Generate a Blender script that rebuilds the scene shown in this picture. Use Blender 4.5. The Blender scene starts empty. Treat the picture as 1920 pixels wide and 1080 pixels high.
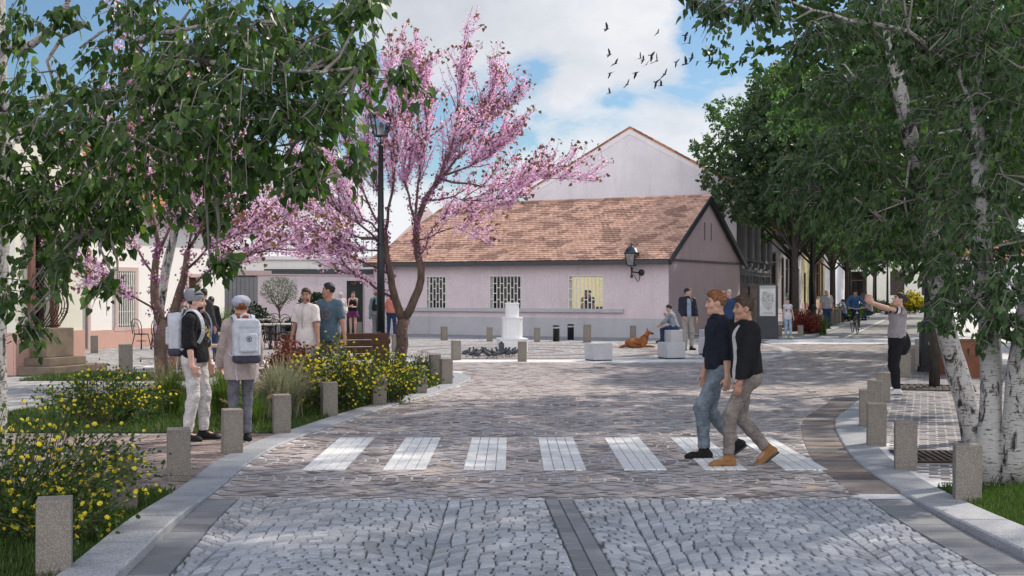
import bpy, bmesh, math, random
import numpy as np
from mathutils import Vector, Matrix, Quaternion, noise as mnoise
random.seed(7); RNG = np.random.default_rng(7)
SC = bpy.context.scene; COL = SC.collection
F, H0, HOR = 2400.0, 1.75, 545.0
def G(px, py, z=0.0):
    Y = (H0 - z) * F / (py - HOR); return Vector(((px - 960) * Y / F, Y, z))
def XA(px, Y): return (px - 960) * Y / F
def ZA(py, Y): return H0 - (py - HOR) * Y / F
def PT(px, py, Y): return Vector((XA(px, Y), Y, ZA(py, Y)))
def R(d): return math.radians(d)

# ---------------------------------------------------------------- tagging
def tag(o, label=None, cat=None, group=None, kind=None):
    if label: o['label'] = label
    if cat: o['category'] = cat
    if group: o['group'] = group
    if kind: o['kind'] = kind
    return o
def empty(name, loc=(0, 0, 0), rz=0.0, label=None, cat=None, group=None):
    o = bpy.data.objects.new(name, None); COL.objects.link(o)
    o.location = loc; o.rotation_euler = (0, 0, rz); o.empty_display_size = .2
    return tag(o, label, cat, group)
def children(o): return [c for c in bpy.data.objects if c.parent == o]
def copy_tree(o, parent=None, kids=None):
    if kids is None:
        kids = {}
        for c in bpy.data.objects:
            if c.parent: kids.setdefault(c.parent.name, []).append(c)
    c = o.copy(); COL.objects.link(c)
    if parent: c.parent = parent
    for ch in kids.get(o.name, []): copy_tree(ch, c, kids)
    return c
def link_mesh(name, me, mat, parent=None, smooth=False):
    o = bpy.data.objects.new(name, me); COL.objects.link(o)
    if mat is not None: me.materials.append(mat)
    if parent: o.parent = parent
    if len(me.polygons): me.polygons.foreach_set('use_smooth', [bool(smooth)] * len(me.polygons))
    return o
def np_mesh(name, V, Fc, mat, parent=None, smooth=False):
    V = np.asarray(V, dtype=np.float32).reshape(-1, 3); Fc = np.asarray(Fc, dtype=np.int32)
    me = bpy.data.meshes.new(name); n, k = Fc.shape
    me.vertices.add(len(V)); me.vertices.foreach_set('co', V.ravel())
    me.loops.add(n * k); me.loops.foreach_set('vertex_index', Fc.ravel())
    me.polygons.add(n); me.polygons.foreach_set('loop_start', np.arange(0, n * k, k, dtype=np.int32))
    me.polygons.foreach_set('loop_total', np.full(n, k, dtype=np.int32))
    me.update(calc_edges=True)
    return link_mesh(name, me, mat, parent, smooth)

class MB:
    def __init__(s): s.v = []; s.f = []
    def add(s, vs, fs):
        b = len(s.v); s.v += [tuple(x) for x in vs]; s.f += [tuple(i + b for i in q) for q in fs]; return s
    def box(s, c, d, rz=0.0, M=None, top=1.0):
        x, y, z = d[0] / 2, d[1] / 2, d[2] / 2
        vs = [Vector((sx * x * (top if sz > 0 else 1), sy * y * (top if sz > 0 else 1), sz * z)) for sz in (-1, 1) for sx, sy in ((-1, -1), (1, -1), (1, 1), (-1, 1))]
        m = M if M is not None else Matrix.Rotation(rz, 3, 'Z')
        vs = [m @ v + Vector(c) for v in vs]
        return s.add(vs, [(3, 2, 1, 0), (4, 5, 6, 7), (0, 1, 5, 4), (1, 2, 6, 5), (2, 3, 7, 6), (3, 0, 4, 7)])
    def bar(s, a, b, w, h, up=(0, 0, 1)):
        a, b = Vector(a), Vector(b); d = b - a; L = d.length
        if L < 1e-6: return s
        y = d / L; u = Vector(up)
        if abs(y.dot(u)) > .99: u = Vector((1, 0, 0))
        x = y.cross(u).normalized(); z = x.cross(y)
        return s.box((a + b) / 2, (w, L, h), M=Matrix((x, y, z)).transposed())
    def prism(s, poly, z0, z1):
        n = len(poly); vs = [(p[0], p[1], z0) for p in poly] + [(p[0], p[1], z1) for p in poly]
        a = sum(poly[i][0] * poly[(i + 1) % n][1] - poly[(i + 1) % n][0] * poly[i][1] for i in range(n))
        fs = [tuple(range(n - 1, -1, -1)), tuple(range(n, 2 * n))] + [(i, (i + 1) % n, n + (i + 1) % n, n + i) for i in range(n)]
        if a < 0: fs = [q[::-1] for q in fs]
        return s.add(vs, fs)
    def lathe(s, prof, n=12, c=(0, 0, 0), M=None, rot=0.0, cap=True):
        vs = []; m = M or Matrix.Identity(3)
        for r, z in prof:
            for i in range(n):
                a = 2 * math.pi * i / n + rot; vs.append(m @ Vector((r * math.cos(a), r * math.sin(a), z)) + Vector(c))
        fs = [(k * n + i, k * n + (i + 1) % n, (k + 1) * n + (i + 1) % n, (k + 1) * n + i) for k in range(len(prof) - 1) for i in range(n)]
        if cap: fs += [tuple(range(n - 1, -1, -1)), tuple(range((len(prof) - 1) * n, len(prof) * n))]
        return s.add(vs, fs)
    def tube(s, pts, rad, n=6, cap=True):
        pts = [Vector(p) for p in pts]; m = len(pts)
        if not hasattr(rad, '__len__'): rad = [rad] * m
        t0 = (pts[1] - pts[0]).normalized()
        u = t0.orthogonal().normalized(); vs = []
        for i, p in enumerate(pts):
            t = (pts[min(i + 1, m - 1)] - pts[max(i - 1, 0)])
            t = t.normalized() if t.length > 1e-9 else t0
            u = u - t * u.dot(t)
            u = u.normalized() if u.length > 1e-6 else t.orthogonal().normalized()
            w = t.cross(u)
            for k in range(n):
                a = 2 * math.pi * k / n; vs.append(p + (u * math.cos(a) + w * math.sin(a)) * rad[i])
        fs = [(k * n + i, k * n + (i + 1) % n, (k + 1) * n + (i + 1) % n, (k + 1) * n + i) for k in range(m - 1) for i in range(n)]
        if cap: fs += [tuple(range(n - 1, -1, -1)), tuple(range((m - 1) * n, m * n))]
        return s.add(vs, fs)
    def ball(s, c, r, n=8, m=6, M=None):
        r = r if hasattr(r, '__len__') else (r, r, r); Mm = M or Matrix.Identity(3)
        vs = []; 
        for j in range(m + 1):
            t = math.pi * j / m
            for i in range(n):
                a = 2 * math.pi * i / n
                vs.append(Mm @ Vector((r[0] * math.sin(t) * math.cos(a), r[1] * math.sin(t) * math.sin(a), r[2] * math.cos(t))) + Vector(c))
        fs = [(j * n + i, (j + 1) * n + i, (j + 1) * n + (i + 1) % n, j * n + (i + 1) % n) for j in range(m) for i in range(n)]
        return s.add(vs, fs)
    def quad(s, *p): return s.add(p, [tuple(range(len(p)))])
    def build(s, name, mat, parent=None, smooth=False, bevel=0.0, seg=2):
        me = bpy.data.meshes.new(name); me.from_pydata(s.v, [], s.f); me.update()
        if bevel > 0:
            bm = bmesh.new(); bm.from_mesh(me)
            bmesh.ops.remove_doubles(bm, verts=bm.verts, dist=1e-5)
            bmesh.ops.bevel(bm, geom=[e for e in bm.edges if len(e.link_faces) == 2 and e.calc_face_angle(0) > .5], offset=bevel, segments=seg, affect='EDGES', profile=.6, clamp_overlap=True)
            bm.to_mesh(me); bm.free()
        return link_mesh(name, me, mat, parent, smooth)

def catmull(pts, step=.25):
    P = [np.array(p, float) for p in pts]; P = [2 * P[0] - P[1]] + P + [2 * P[-1] - P[-2]]; out = []
    for i in range(1, len(P) - 2):
        n = max(1, int(np.linalg.norm(P[i + 1] - P[i]) / step))
        for k in range(n):
            t = k / n
            out.append(.5 * (2 * P[i] + (P[i + 1] - P[i - 1]) * t + (2 * P[i - 1] - 5 * P[i] + 4 * P[i + 1] - P[i + 2]) * t * t + (3 * P[i] - P[i - 1] - 3 * P[i + 1] + P[i + 2]) * t ** 3))
    out.append(P[-2]); return out

# ---------------------------------------------------------------- materials
def lin(r, g=None, b=None):
    if g is None: r, g, b = r
    return tuple((c / 12.92 if c <= .04045 else ((c + .055) / 1.055) ** 2.4) for c in (r / 255, g / 255, b / 255))
class NT:
    def __init__(s, name):
        s.m = bpy.data.materials.new(name); s.m.use_nodes = True; s.t = s.m.node_tree
        s.n = s.t.nodes; s.n.clear(); s.out = s.n.new('ShaderNodeOutputMaterial')
    def new(s, t, **kw):
        n = s.n.new('ShaderNode' + t)
        for k, v in kw.items():
            if k in n.inputs: n.inputs[k].default_value = v
            else: setattr(n, k, v)
        return n
    def l(s, a, b): s.t.links.new(a, b)
    def coord(s, scale=(1, 1, 1), kind='Object', rot=(0, 0, 0)):
        tc = s.new('TexCoord'); mp = s.new('Mapping')
        mp.inputs['Scale'].default_value = scale; mp.inputs['Rotation'].default_value = rot
        s.l(tc.outputs[kind], mp.inputs[0]); return mp.outputs[0]
    def noise(s, scale, detail=4, rough=.55, co=None, dist=0):
        n = s.new('TexNoise'); n.inputs['Scale'].default_value = scale; n.inputs['Detail'].default_value = detail
        n.inputs['Roughness'].default_value = rough; n.inputs['Distortion'].default_value = dist
        if co is not None: s.l(co, n.inputs['Vector'])
        return n.outputs['Fac']
    def ramp(s, fac, stops):
        r = s.new('ValToRGB'); e = r.color_ramp.elements
        while len(e) < len(stops): e.new(.5)
        for el, (p, c) in zip(e, stops): el.position = p; el.color = (*c, 1) if len(c) == 3 else c
        s.l(fac, r.inputs[0]); return r.outputs[0]
    def mix(s, fac, a, b, mode='MIX'):
        m = s.new('Mix'); m.data_type = 'RGBA'; m.blend_type = mode
        for i, x in ((0, fac), (6, a), (7, b)):
            if hasattr(x, 'node'): s.l(x, m.inputs[i])
            else: m.inputs[i].default_value = x if not hasattr(x, '__len__') else (*x[:3], 1)
        return m.outputs[2]
    def math(s, op, a, b=0.0):
        m = s.new('Math'); m.operation = op
        for i, x in enumerate((a, b)):
            if hasattr(x, 'node'): s.l(x, m.inputs[i])
            else: m.inputs[i].default_value = x
        return m.outputs[0]
    def bump(s, h, strength=.3, dist=.01):
        b = s.new('Bump'); b.inputs['Strength'].default_value = strength; b.inputs['Distance'].default_value = dist
        s.l(h, b.inputs['Height']); return b.outputs[0]
    def fin(s, col, rough=.7, normal=None, metal=0.0, spec=.5, sheen=0):
        p = s.new('BsdfPrincipled')
        for k, x in (('Base Color', col), ('Roughness', rough), ('Metallic', metal)):
            if hasattr(x, 'node'): s.l(x, p.inputs[k])
            else: p.inputs[k].default_value = x if not hasattr(x, '__len__') else (*x[:3], 1)
        p.inputs['Specular IOR Level'].default_value = spec
        if sheen: p.inputs['Sheen Weight'].default_value = sheen
        if normal is not None: s.l(normal, p.inputs['Normal'])
        s.l(p.outputs[0], s.out.inputs[0]); s.p = p
        return s.m
def sc(c, k): return tuple(min(1, x * k) for x in c)
def pmat(name, c, c2=None, scale=6.0, rough=.75, bump=.15, bscale=60.0, bdist=.004, metal=0.0, spec=.4, speck=None, sscale=250.0, stretch=(1, 1, 1), sheen=0):
    """a plain material with broad colour variation, fine speckle and bump"""
    t = NT(name); co = t.coord(stretch); c2 = c2 or sc(c, .78)
    col = t.mix(t.ramp(t.noise(scale, 5, .6, co), [(.35, (0, 0, 0)), (.65, (1, 1, 1))]), c, c2)
    if speck: col = t.mix(t.ramp(t.noise(sscale, 2, .5, co), [(.5, (0, 0, 0)), (.62, (1, 1, 1))]), col, speck)
    n = t.bump(t.noise(bscale, 4, .6, co), bump, bdist) if bump else None
    return t.fin(col, rough, n, metal, spec, sheen)
def stone_mat(name, stops, rough=.7, grain=.25, gscale=160, bump=.4, bdist=.003, patch=None):
    """paving units: one colour of the range per unit, with mineral grain"""
    t = NT(name); g = t.new('NewGeometry'); co = t.coord()
    col = t.ramp(g.outputs['Random Per Island'], stops)
    gr = t.noise(gscale, 3, .7, co)
    col = t.mix(grain, col, t.mix(1.0, col, t.ramp(gr, [(.3, (.35, .35, .35)), (.7, (1.6, 1.6, 1.6))]), 'MULTIPLY'))
    if True:
        col = t.mix(t.ramp(t.noise(.8, 6, .7, co), [(.42, (0, 0, 0)), (.66, (1, 1, 1))]), col, t.mix(1.0, col, (.78, .77, .76), 'MULTIPLY'))
    return t.fin(col, rough, t.bump(t.noise(gscale * .6, 5, .6, co), bump, bdist), 0, .35)
def leaf_mat(name, stops, trans=.35, rough=.45, tcol=None):
    t = NT(name); g = t.new('NewGeometry')
    col = t.ramp(g.outputs['Random Per Island'], stops)
    p = t.new('BsdfPrincipled'); t.l(col, p.inputs['Base Color']); p.inputs['Roughness'].default_value = rough
    p.inputs['Specular IOR Level'].default_value = .35
    tr = t.new('BsdfTranslucent'); t.l(t.mix(1.0, col, tcol or (1.5, 1.9, .6), 'MULTIPLY'), tr.inputs[0])
    ms = t.new('MixShader'); ms.inputs[0].default_value = trans
    t.l(p.outputs[0], ms.inputs[1]); t.l(tr.outputs[0], ms.inputs[2]); t.l(ms.outputs[0], t.out.inputs[0])
    return t.m
def glass_mat(name, tint=(.9, .95, 1), rough=.03, alpha=.25):
    t = NT(name); g = t.new('BsdfGlossy'); g.inputs[0].default_value = (.9, .9, .92, 1); g.inputs[1].default_value = rough
    tr = t.new('BsdfTransparent'); tr.inputs[0].default_value = (*tint, 1)
    fr = t.new('LayerWeight'); fr.inputs[0].default_value = .35
    ms = t.new('MixShader'); m = t.math('MAXIMUM', fr.outputs['Fresnel'], alpha)
    t.l(m, ms.inputs[0]); t.l(tr.outputs[0], ms.inputs[1]); t.l(g.outputs[0], ms.inputs[2]); t.l(ms.outputs[0], t.out.inputs[0])
    return t.m
M = {}
M['granite'] = pmat('granite', (.40, .41, .44), (.33, .34, .37), 3, .7, .3, 120, .003, speck=(.14, .14, .16), sscale=130)
M['bollard'] = pmat('bollard_stone', (.20, .175, .15), (.15, .135, .12), 4, .8, .4, 90, .004, speck=(.32, .28, .24), sscale=150)
M['cube'] = pmat('pale_granite', (.52, .52, .55), (.45, .45, .48), 4, .7, .2, 120, .003, speck=(.33, .33, .36), sscale=120)
M['white_stone'] = pmat('white_stone', (.78, .78, .8), (.72, .72, .74), 2, .7, .1, 60)
M['setts'] = stone_mat('granite_setts', [(0, (.27, .28, .31)), (.4, (.36, .37, .405)), (1, (.45, .46, .50))], .65, .5, 120, .5, .004)
M['joint_dark'] = pmat('dark_joint', (.07, .07, .075), (.10, .10, .10), 8, .95, .4, 200)
M['porphyry'] = stone_mat('porphyry_setts', [(0, (.14, .11, .105)), (.06, (.25, .205, .195)), (.3, (.37, .325, .32)), (.6, (.46, .41, .40)), (.88, (.42, .39, .40)), (1, (.48, .37, .29))], .6, .35, 90, .4, .004)
M['joint_light'] = pmat('light_joint', (.70, .69, .70), (.60, .59, .60), 5, .95, .4, 200)
M['gutter'] = stone_mat('gutter_slabs', [(0, (.17, .175, .19)), (1, (.25, .255, .275))], .7, .4, 140)
M['slabs'] = stone_mat('porphyry_slabs', [(0, (.10, .085, .085)), (.35, (.22, .19, .185)), (.7, (.29, .25, .235)), (.9, (.26, .17, .12)), (1, (.15, .13, .13))], .65, .35, 60)
M['brick'] = stone_mat('pavers', [(0, (.16, .12, .12)), (.3, (.27, .20, .18)), (.6, (.36, .28, .25)), (.85, (.25, .21, .21)), (1, (.42, .33, .29))], .75, .3, 100)
M['grey_brick'] = stone_mat('grey_pavers', [(0, (.15, .14, .15)), (.3, (.25, .235, .25)), (.7, (.34, .32, .335)), (1, (.40, .37, .37))], .75, .3, 100)
M['marking'] = pmat('white_marking_stone', (.78, .78, .79), (.62, .62, .63), 3, .7, .3, 160, .003, speck=(.45, .45, .46), sscale=90)
M['black_metal'] = pmat('black_metal', (.018, .02, .023), (.026, .028, .03), 5, .42, .05, 80, metal=.2)
M['dark_grey'] = pmat('dark_grey_metal', (.055, .057, .065), (.045, .047, .054), 5, .5, .05, 80)
M['corten'] = pmat('corten', (.22, .085, .045), (.16, .06, .035), 5, .8, .2, 80)
M['wood'] = pmat('pale_wood', (.48, .34, .22), (.36, .25, .16), 8, .6, .2, 60, stretch=(1, 12, 1))
M['dark_wood'] = pmat('brown_wood', (.11, .05, .03), (.075, .036, .022), 6, .55, .2, 40, stretch=(1, 1, 8))
M['iron_rust'] = pmat('brown_iron', (.055, .035, .028), (.04, .028, .024), 8, .55, .1, 80, metal=.3)
# ================================================================ SETTING
LK = catmull([(-2.30, 5.5), (-2.32, 7.0), (-2.36, 7.85), (-2.50, 9.6), (-2.55, 10.7), (-2.60, 11.8), (-2.65, 12.9), (-2.60, 14.5), (-2.30, 16.5), (-1.97, 18.5), (-1.54, 20.5), (-1.08, 22.9), (-.86, 24.6), (-.82, 25.4), (-.95, 26.4), (-1.4, 27.2), (-2.4, 27.8), (-4.5, 28.3), (-7.5, 28.8)], .3)
RK = catmull([(3.42, 5.5), (3.34, 7.0), (3.30, 8.3), (3.28, 9.1), (3.29, 10.0), (3.34, 11.0), (3.50, 13.0), (3.86, 15.1), (4.16, 16.5), (4.48, 17.6), (4.94, 18.8), (5.6, 20.6), (6.9, 24.4), (8.8, 30.0), (11.5, 38), (14.3, 46), (20, 62.7), (25.9, 80), (39.5, 120)], .3)
FK = catmull([(6.2, 50.5), (7.6, 47.9), (8.65, 46.8), (9.9, 46.0), (10.7, 46.6), (11.3, 48.0), (11.82, 49.5), (12.5, 51.5), (13.52, 54.5), (15.2, 59.5), (18.7, 69.7), (23.8, 84.6), (28.9, 99.6), (35.7, 120), (42.6, 140)], .5)
def lx(Y, line, d):
    ys = [p[1] for p in line]; xs = [p[0] for p in line]; return float(np.interp(Y, ys, xs))
LKm = [p for p in LK if p[1] <= 25.41]; LKm = LKm[:int(np.argmax([p[1] for p in LKm])) + 1]
def left_x(Y): return lx(Y, LKm, 0) if Y < 25.4 else -9.0
def right_x(Y): return lx(Y, RK, 0)
def offset(line, d):
    out = []
    for i, p in enumerate(line):
        t = np.array(line[min(i + 1, len(line) - 1)]) - np.array(line[max(i - 1, 0)]); t = t / (np.linalg.norm(t) + 1e-9)
        out.append(np.array(p) + d * np.array((-t[1], t[0])))
    return out
def sheet(name, poly, z, mat):
    mb = MB(); a = sum(poly[i][0] * poly[(i + 1) % len(poly)][1] - poly[(i + 1) % len(poly)][0] * poly[i][1] for i in range(len(poly)))
    if a < 0: poly = poly[::-1]
    mb.quad(*[(p[0], p[1], z) for p in poly]); o = mb.build(name, mat); return tag(o, kind='structure')
def cobble_mat(name, stops, joint, scale=9.0, squash=1.0):
    t = NT(name); co = t.coord((1, squash, 1))
    v = t.new('TexVoronoi'); v.inputs['Scale'].default_value = scale; v.inputs['Randomness'].default_value = .55; t.l(co, v.inputs['Vector'])
    v2 = t.new('TexVoronoi'); v2.feature = 'DISTANCE_TO_EDGE'; v2.inputs['Scale'].default_value = scale; v2.inputs['Randomness'].default_value = .55; t.l(co, v2.inputs['Vector'])
    sep = t.new('SeparateColor'); t.l(v.outputs['Color'], sep.inputs[0])
    col = t.ramp(sep.outputs[0], stops)
    m = t.ramp(v2.outputs['Distance'], [(.03, (0, 0, 0)), (.09, (1, 1, 1))])
    col = t.mix(m, joint, col)
    big = t.noise(.5, 4, .6, t.coord())
    col = t.mix(.35, col, t.mix(1.0, col, t.ramp(big, [(.3, (.7, .7, .72)), (.7, (1.2, 1.2, 1.2))]), 'MULTIPLY'))
    return t.fin(col, .7, t.bump(m, .5, .008), 0, .3)
M['ground_paving'] = cobble_mat('ground_paving', [(0, (.24, .225, .225)), (.5, (.34, .32, .32)), (1, (.44, .42, .41))], (.2, .19, .19), 8)
M['street_cobble'] = cobble_mat('street_cobble', [(0, (.24, .235, .235)), (.5, (.33, .32, .315)), (1, (.42, .41, .40))], (.18, .18, .18), 8)
M['square_paving'] = cobble_mat('square_paving', [(0, (.26, .25, .255)), (.5, (.34, .33, .335)), (1, (.43, .42, .42))], (.22, .21, .215), 6, .6)
M['front_paving'] = cobble_mat('front_paving', [(0, (.20, .21, .24)), (.5, (.26, .27, .31)), (1, (.32, .33, .37))], (.16, .17, .19), 7)
sheet('ground', [(-320, -40), (340, -40), (340, 420), (-320, 420)], -.012, M['ground_paving'])
# granite setts of the near carriageway, segmental arcs between two gutters
YB = 10.69
near_poly = [p for p in LK if p[1] <= YB and p[0] > -3] + [(left_x(YB), YB), (right_x(YB), YB)] + [p for p in RK if p[1] <= YB][::-1]
sheet('roadway_bed', near_poly, 0.0, M['joint_dark'])
mid_poly = [(left_x(YB), YB)] + [p for p in LKm if p[1] > YB] + [(-1.0, 26.6), (-2.4, 28.0), (-8.5, 29.2), (-8.5, 32.5), (5, 32.5), (7.2, 34.5), (8.5, 40), (8.6, 46.6), (9.9, 45.9), (10.9, 46.7)] + [(14.5, 46.7)] + [p for p in RK if YB < p[1] < 46][::-1] + [(right_x(YB), YB)]
sheet('roadway', mid_poly, 0.0, M['joint_light'])
def strip_x(Y): return .27 + (10.69 - Y) * .045, .50 + (10.69 - Y) * .048
V = []; Fc = []
def frustum(poly, z0, z1, inset):
    c = np.mean(poly, axis=0); b = len(V); k = len(poly)
    for p in poly: V.append((p[0], p[1], z0))
    for p in poly:
        d = c - p; L = np.linalg.norm(d) + 1e-9; q = p + d * min(.45, inset / L); V.append((q[0], q[1], z1))
    Fc.append([b + k + i for i in range(4)])
    for i in range(4): Fc.append([b + i, b + (i + 1) % 4, b + 4 + (i + 1) % 4, b + 4 + i])
rowh, cw = .100, 1.45
for ci in range(-3, 4):
    xc = ci * cw + .2
    for r in range(-8, 58):
        base = 5.4 + r * rowh; xx = xc - cw / 2
        while xx < xc + cw / 2 - .03:
            w = random.uniform(.09, .118)
            if xx + w > xc + cw / 2 - .05: w = xc + cw / 2 - xx
            def arc(x): u = (x - xc) / (cw / 2); return base + .46 * (1 - u * u)
            x0, x1 = xx + .005, xx + w - .005; g = .004
            sl = -2 * .46 * ((x0 + x1) / 2 - xc) / (cw / 2) ** 2; k = rowh / math.sqrt(1 + sl * sl) * .9
            j = lambda: random.uniform(-.004, .004)
            t = np.array([-sl, 1]) / math.sqrt(1 + sl * sl)
            a = np.array([x0 + j(), arc(x0) + j()]); b = np.array([x1 + j(), arc(x1) + j()])
            d = rowh * .95
            sh = np.array([random.uniform(-.006, .006), d]); poly = [a, b, b + sh, a + sh]
            c = np.mean(poly, axis=0); s0, s1 = strip_x(c[1])
            L = left_x(c[1]) + .27 ; Rr = right_x(c[1]) - .36
            lo_, hi_ = (L, s0 - .004) if c[0] < (s0 + s1) / 2 else (s1 + .004, Rr); poly = [np.array((min(max(p[0], lo_), hi_), min(p[1], YB - .006))) for p in poly]
            ys = [p[1] for p in poly]; xs_ = [p[0] for p in poly]
            if max(xs_) - min(xs_) < .03 or max(ys) - min(ys) < .04: xx += w; continue
            if min(ys) > 5.6 and max(ys) < YB:
                frustum(poly, 0.0, .014 + random.uniform(-.0025, .0025), .009)
            xx += w
tag(np_mesh('granite_setts', V, Fc, M['setts']), kind='structure')
# gutters and the dark central strip
V = []; Fc = []
def slab(a, b, c, d, z1=.012):
    frustum([np.array(p) for p in (a, b, c, d)], 0.0, z1, .006)
Y = 5.6
while Y < YB - .05:
    n = min(Y + .28, YB)
    slab((left_x(Y) + .005, Y + .004), (left_x(Y) + .26, Y + .004), (left_x(n) + .26, n - .004), (left_x(n) + .005, n - .004))
    slab((right_x(Y) - .35, Y + .004), (right_x(Y) - .005, Y + .004), (right_x(n) - .005, n - .004), (right_x(n) - .35, n - .004))
    Y = n
Y = 5.6
while Y < YB - .02:
    n = min(Y + .20, YB); a0, a1 = strip_x(Y); b0, b1 = strip_x(n); am, bm_ = (a0 + a1) / 2, (b0 + b1) / 2
    slab((a0 + .004, Y + .003), (am - .003, Y + .003), (bm_ - .003, n - .003), (b0 + .004, n - .003))
    slab((am + .003, Y + .003), (a1 - .004, Y + .003), (b1 - .004, n - .003), (bm_ + .003, n - .003))
    Y = n
tag(np_mesh('gutter', V, Fc, M['gutter']), kind='structure')
# porphyry in scale pattern (fans bulging across the road)
V = []; Fc = []
stripes = []
for k in range(7):
    stripes.append((G(566 + k * 151.0, 883).x, G(566 + k * 151.0, 883).x + .42))
ZY0, ZY1 = 12.43, 15.16
def in_road(x, y):
    if y < YB + .02: return False
    if y < 25.4 and x < left_x(y) + .02: return False
    if x > right_x(y) - (.42 if y < 20 else .04): return False
    if y > 25.4 and x < -1.0 and y < 27.9: return False
    if y > 31.2 and x < 5.0: return False
    if y > 31.2 and (x - .2) ** 2 + (y - 37) ** 2 < 56: return False
    return y < 42 and x < 13 and x > -4
cwy, sag = 1.28, .42
for ci in range(8, 34):
    yc = ci * cwy + .35; rw = .128 if yc < 22 else .17
    for k in range(int(-6 / rw), int(14.5 / rw)):
        x0 = k * rw + (ci % 2) * rw * .5
        n = 9 if yc < 22 else 7; cuts = [-1 + 2 * (i + (0 if i in (0, n) else random.uniform(-.16, .16) + .5 * (k % 2) - .25)) / n for i in range(n + 1)]
        for i in range(n):
            u0, u1 = cuts[i], cuts[i + 1]
            arc = lambda u: x0 + sag * (1 - u * u) * (1 if True else 0)
            g = .012 / cwy * 2; u0 += g; u1 -= g; dn = lambda u: (1.0, 2 * sag * u / (cwy / 2))
            q = []
            for u, o in ((u0, .009), (u0, rw - .009), (u1, rw - .009), (u1, .009)):
                q.append((arc(u) + o + random.uniform(-.004, .004), yc + u * cwy / 2 + random.uniform(-.004, .004) + o * .35 * u))
            cxm, cym = sum(p[0] for p in q) / 4, sum(p[1] for p in q) / 4
            if not in_road(cxm, cym): continue
            q = [(p[0], max(p[1], YB + .012)) for p in q]; xs_ = [p[0] for p in q]; ys = [p[1] for p in q]
            if max(ys) - min(ys) < .03: continue
            b = len(V); zt = random.uniform(.005, .009)
            V += [(p[0], p[1], zt + random.uniform(-.0015, .0015)) for p in q]; Fc.append([b + 3, b + 2, b + 1, b])
tag(np_mesh('porphyry_setts', V, Fc, M['porphyry']), kind='structure')
# slab strip along the right kerb beyond the crossing line
V = []; Fc = []
pts = [p for p in RK if YB - .01 <= p[1] <= 21]
RKo = offset(RK, .42); 
acc = 0
for i in range(len(RK) - 1):
    a, b = RK[i], RK[i + 1]
    if a[1] < YB or a[1] > 20.6: continue
    c, d = RKo[i + 1], RKo[i]
    for k in range(2):
        t0, t1 = k / 2 + .02, (k + 1) / 2 - .02
        L = lambda p, q, t: np.array(p) * (1 - t) + np.array(q) * t
        frustum([L(a, b, t0), L(a, b, t1), L(d, c, t1), L(d, c, t0)], .0, .010, .005)
tag(np_mesh('slab_strip', V, Fc, M['slabs']), kind='structure')
# zebra crossing: long white stone slabs
V = []; Fc = []
for a, b in stripes:
    w = (b - a) / 4
    for k in range(4):
        y = ZY0
        while y < ZY1 - .01:
            n = min(ZY1, y + .684); frustum([np.array(p) for p in ((a + k * w + .004, y + .003), (a + (k + 1) * w - .004, y + .003), (a + (k + 1) * w - .004, n - .003), (a + k * w + .004, n - .003))], .001, .0135, .003); y = n
tag(np_mesh('zebra_crossing', V, Fc, M['marking']), kind='structure')
# kerbs (granite blocks following the curves)
def kerb(name, line, side, width, hfun, block=.9, mat=None):
    inner = offset(line, side * width); V0 = []; F0 = []; acc = 0.0; start = 0
    segs = []; i0 = 0
    for i in range(1, len(line)):
        acc += np.linalg.norm(np.array(line[i]) - np.array(line[i - 1]))
        if acc > block or i == len(line) - 1: segs.append((i0, i)); i0 = i; acc = 0
    for (a, b) in segs:
        base = len(V0); n = b - a + 1
        for k in range(a, b + 1):
            t = np.array(line[min(k + 1, len(line) - 1)]) - np.array(line[max(k - 1, 0)]); t = t / np.linalg.norm(t)
            sh = .004 if k == a else (-.004 if k == b else 0)
            o = np.array(line[k]) + t * sh; q = inner[k] + t * sh; h = hfun(line[k][1]); e = (q - o) / np.linalg.norm(q - o)
            V0 += [(o[0], o[1], -.01), (o[0], o[1], h - .012), (o[0] + e[0] * .014, o[1] + e[1] * .014, h), (q[0], q[1], h), (q[0], q[1], -.01)]
        for k in range(n - 1):
            for m in range(4):
                q = [base + k * 5 + m, base + (k + 1) * 5 + m, base + (k + 1) * 5 + m + 1, base + k * 5 + m + 1]
                F0.append(q if side < 0 else q[::-1])
        F0.append([base, base + 1, base + 3, base + 4]); e = base + (n - 1) * 5; F0.append([e, e + 1, e + 3, e + 4])
    return tag(np_mesh(name, V0, F0, mat or M['granite']), kind='structure')
def khl(Y): return float(np.interp(Y, [0, 9, 11.2, 30], [.085, .08, .03, .03]))
kerb('kerb', LK, 1, .33, khl)
kerb('kerb', RK, -1, .36, khl)
kerb('kerb', FK, 1, .4, lambda y: .08)
# flush granite edge of the square and its rings
def ring(name, c, r0, r1, z, mat, a0=0, a1=360, n=96):
    mb = MB()
    for k in range(n):
        t0, t1 = R(a0 + (a1 - a0) * k / n), R(a0 + (a1 - a0) * (k + 1) / n)
        mb.quad((c[0] + r0 * math.cos(t0), c[1] + r0 * math.sin(t0), z), (c[0] + r1 * math.cos(t0), c[1] + r1 * math.sin(t0), z), (c[0] + r1 * math.cos(t1), c[1] + r1 * math.sin(t1), z), (c[0] + r0 * math.cos(t1), c[1] + r0 * math.sin(t1), z))
    return tag(mb.build(name, mat), kind='structure')
SQ = (0.0, 37.2)
sheet('square', [(-13, 29.4), (-1.5, 31.0), (3.6, 31.0), (5.6, 32.2), (7.4, 34.6), (8.3, 38), (8.4, 42), (7.5, 44.6), (-9, 48), (-14, 46)], -.004, M['square_paving'])
sheet('house_forecourt', [(8.4, 43.2), (9.2, 45.6), (7.6, 47.9), (6.2, 50.5), (9, 56), (-7, 56), (-10, 49.5)], .001, M['front_paving'])
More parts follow.
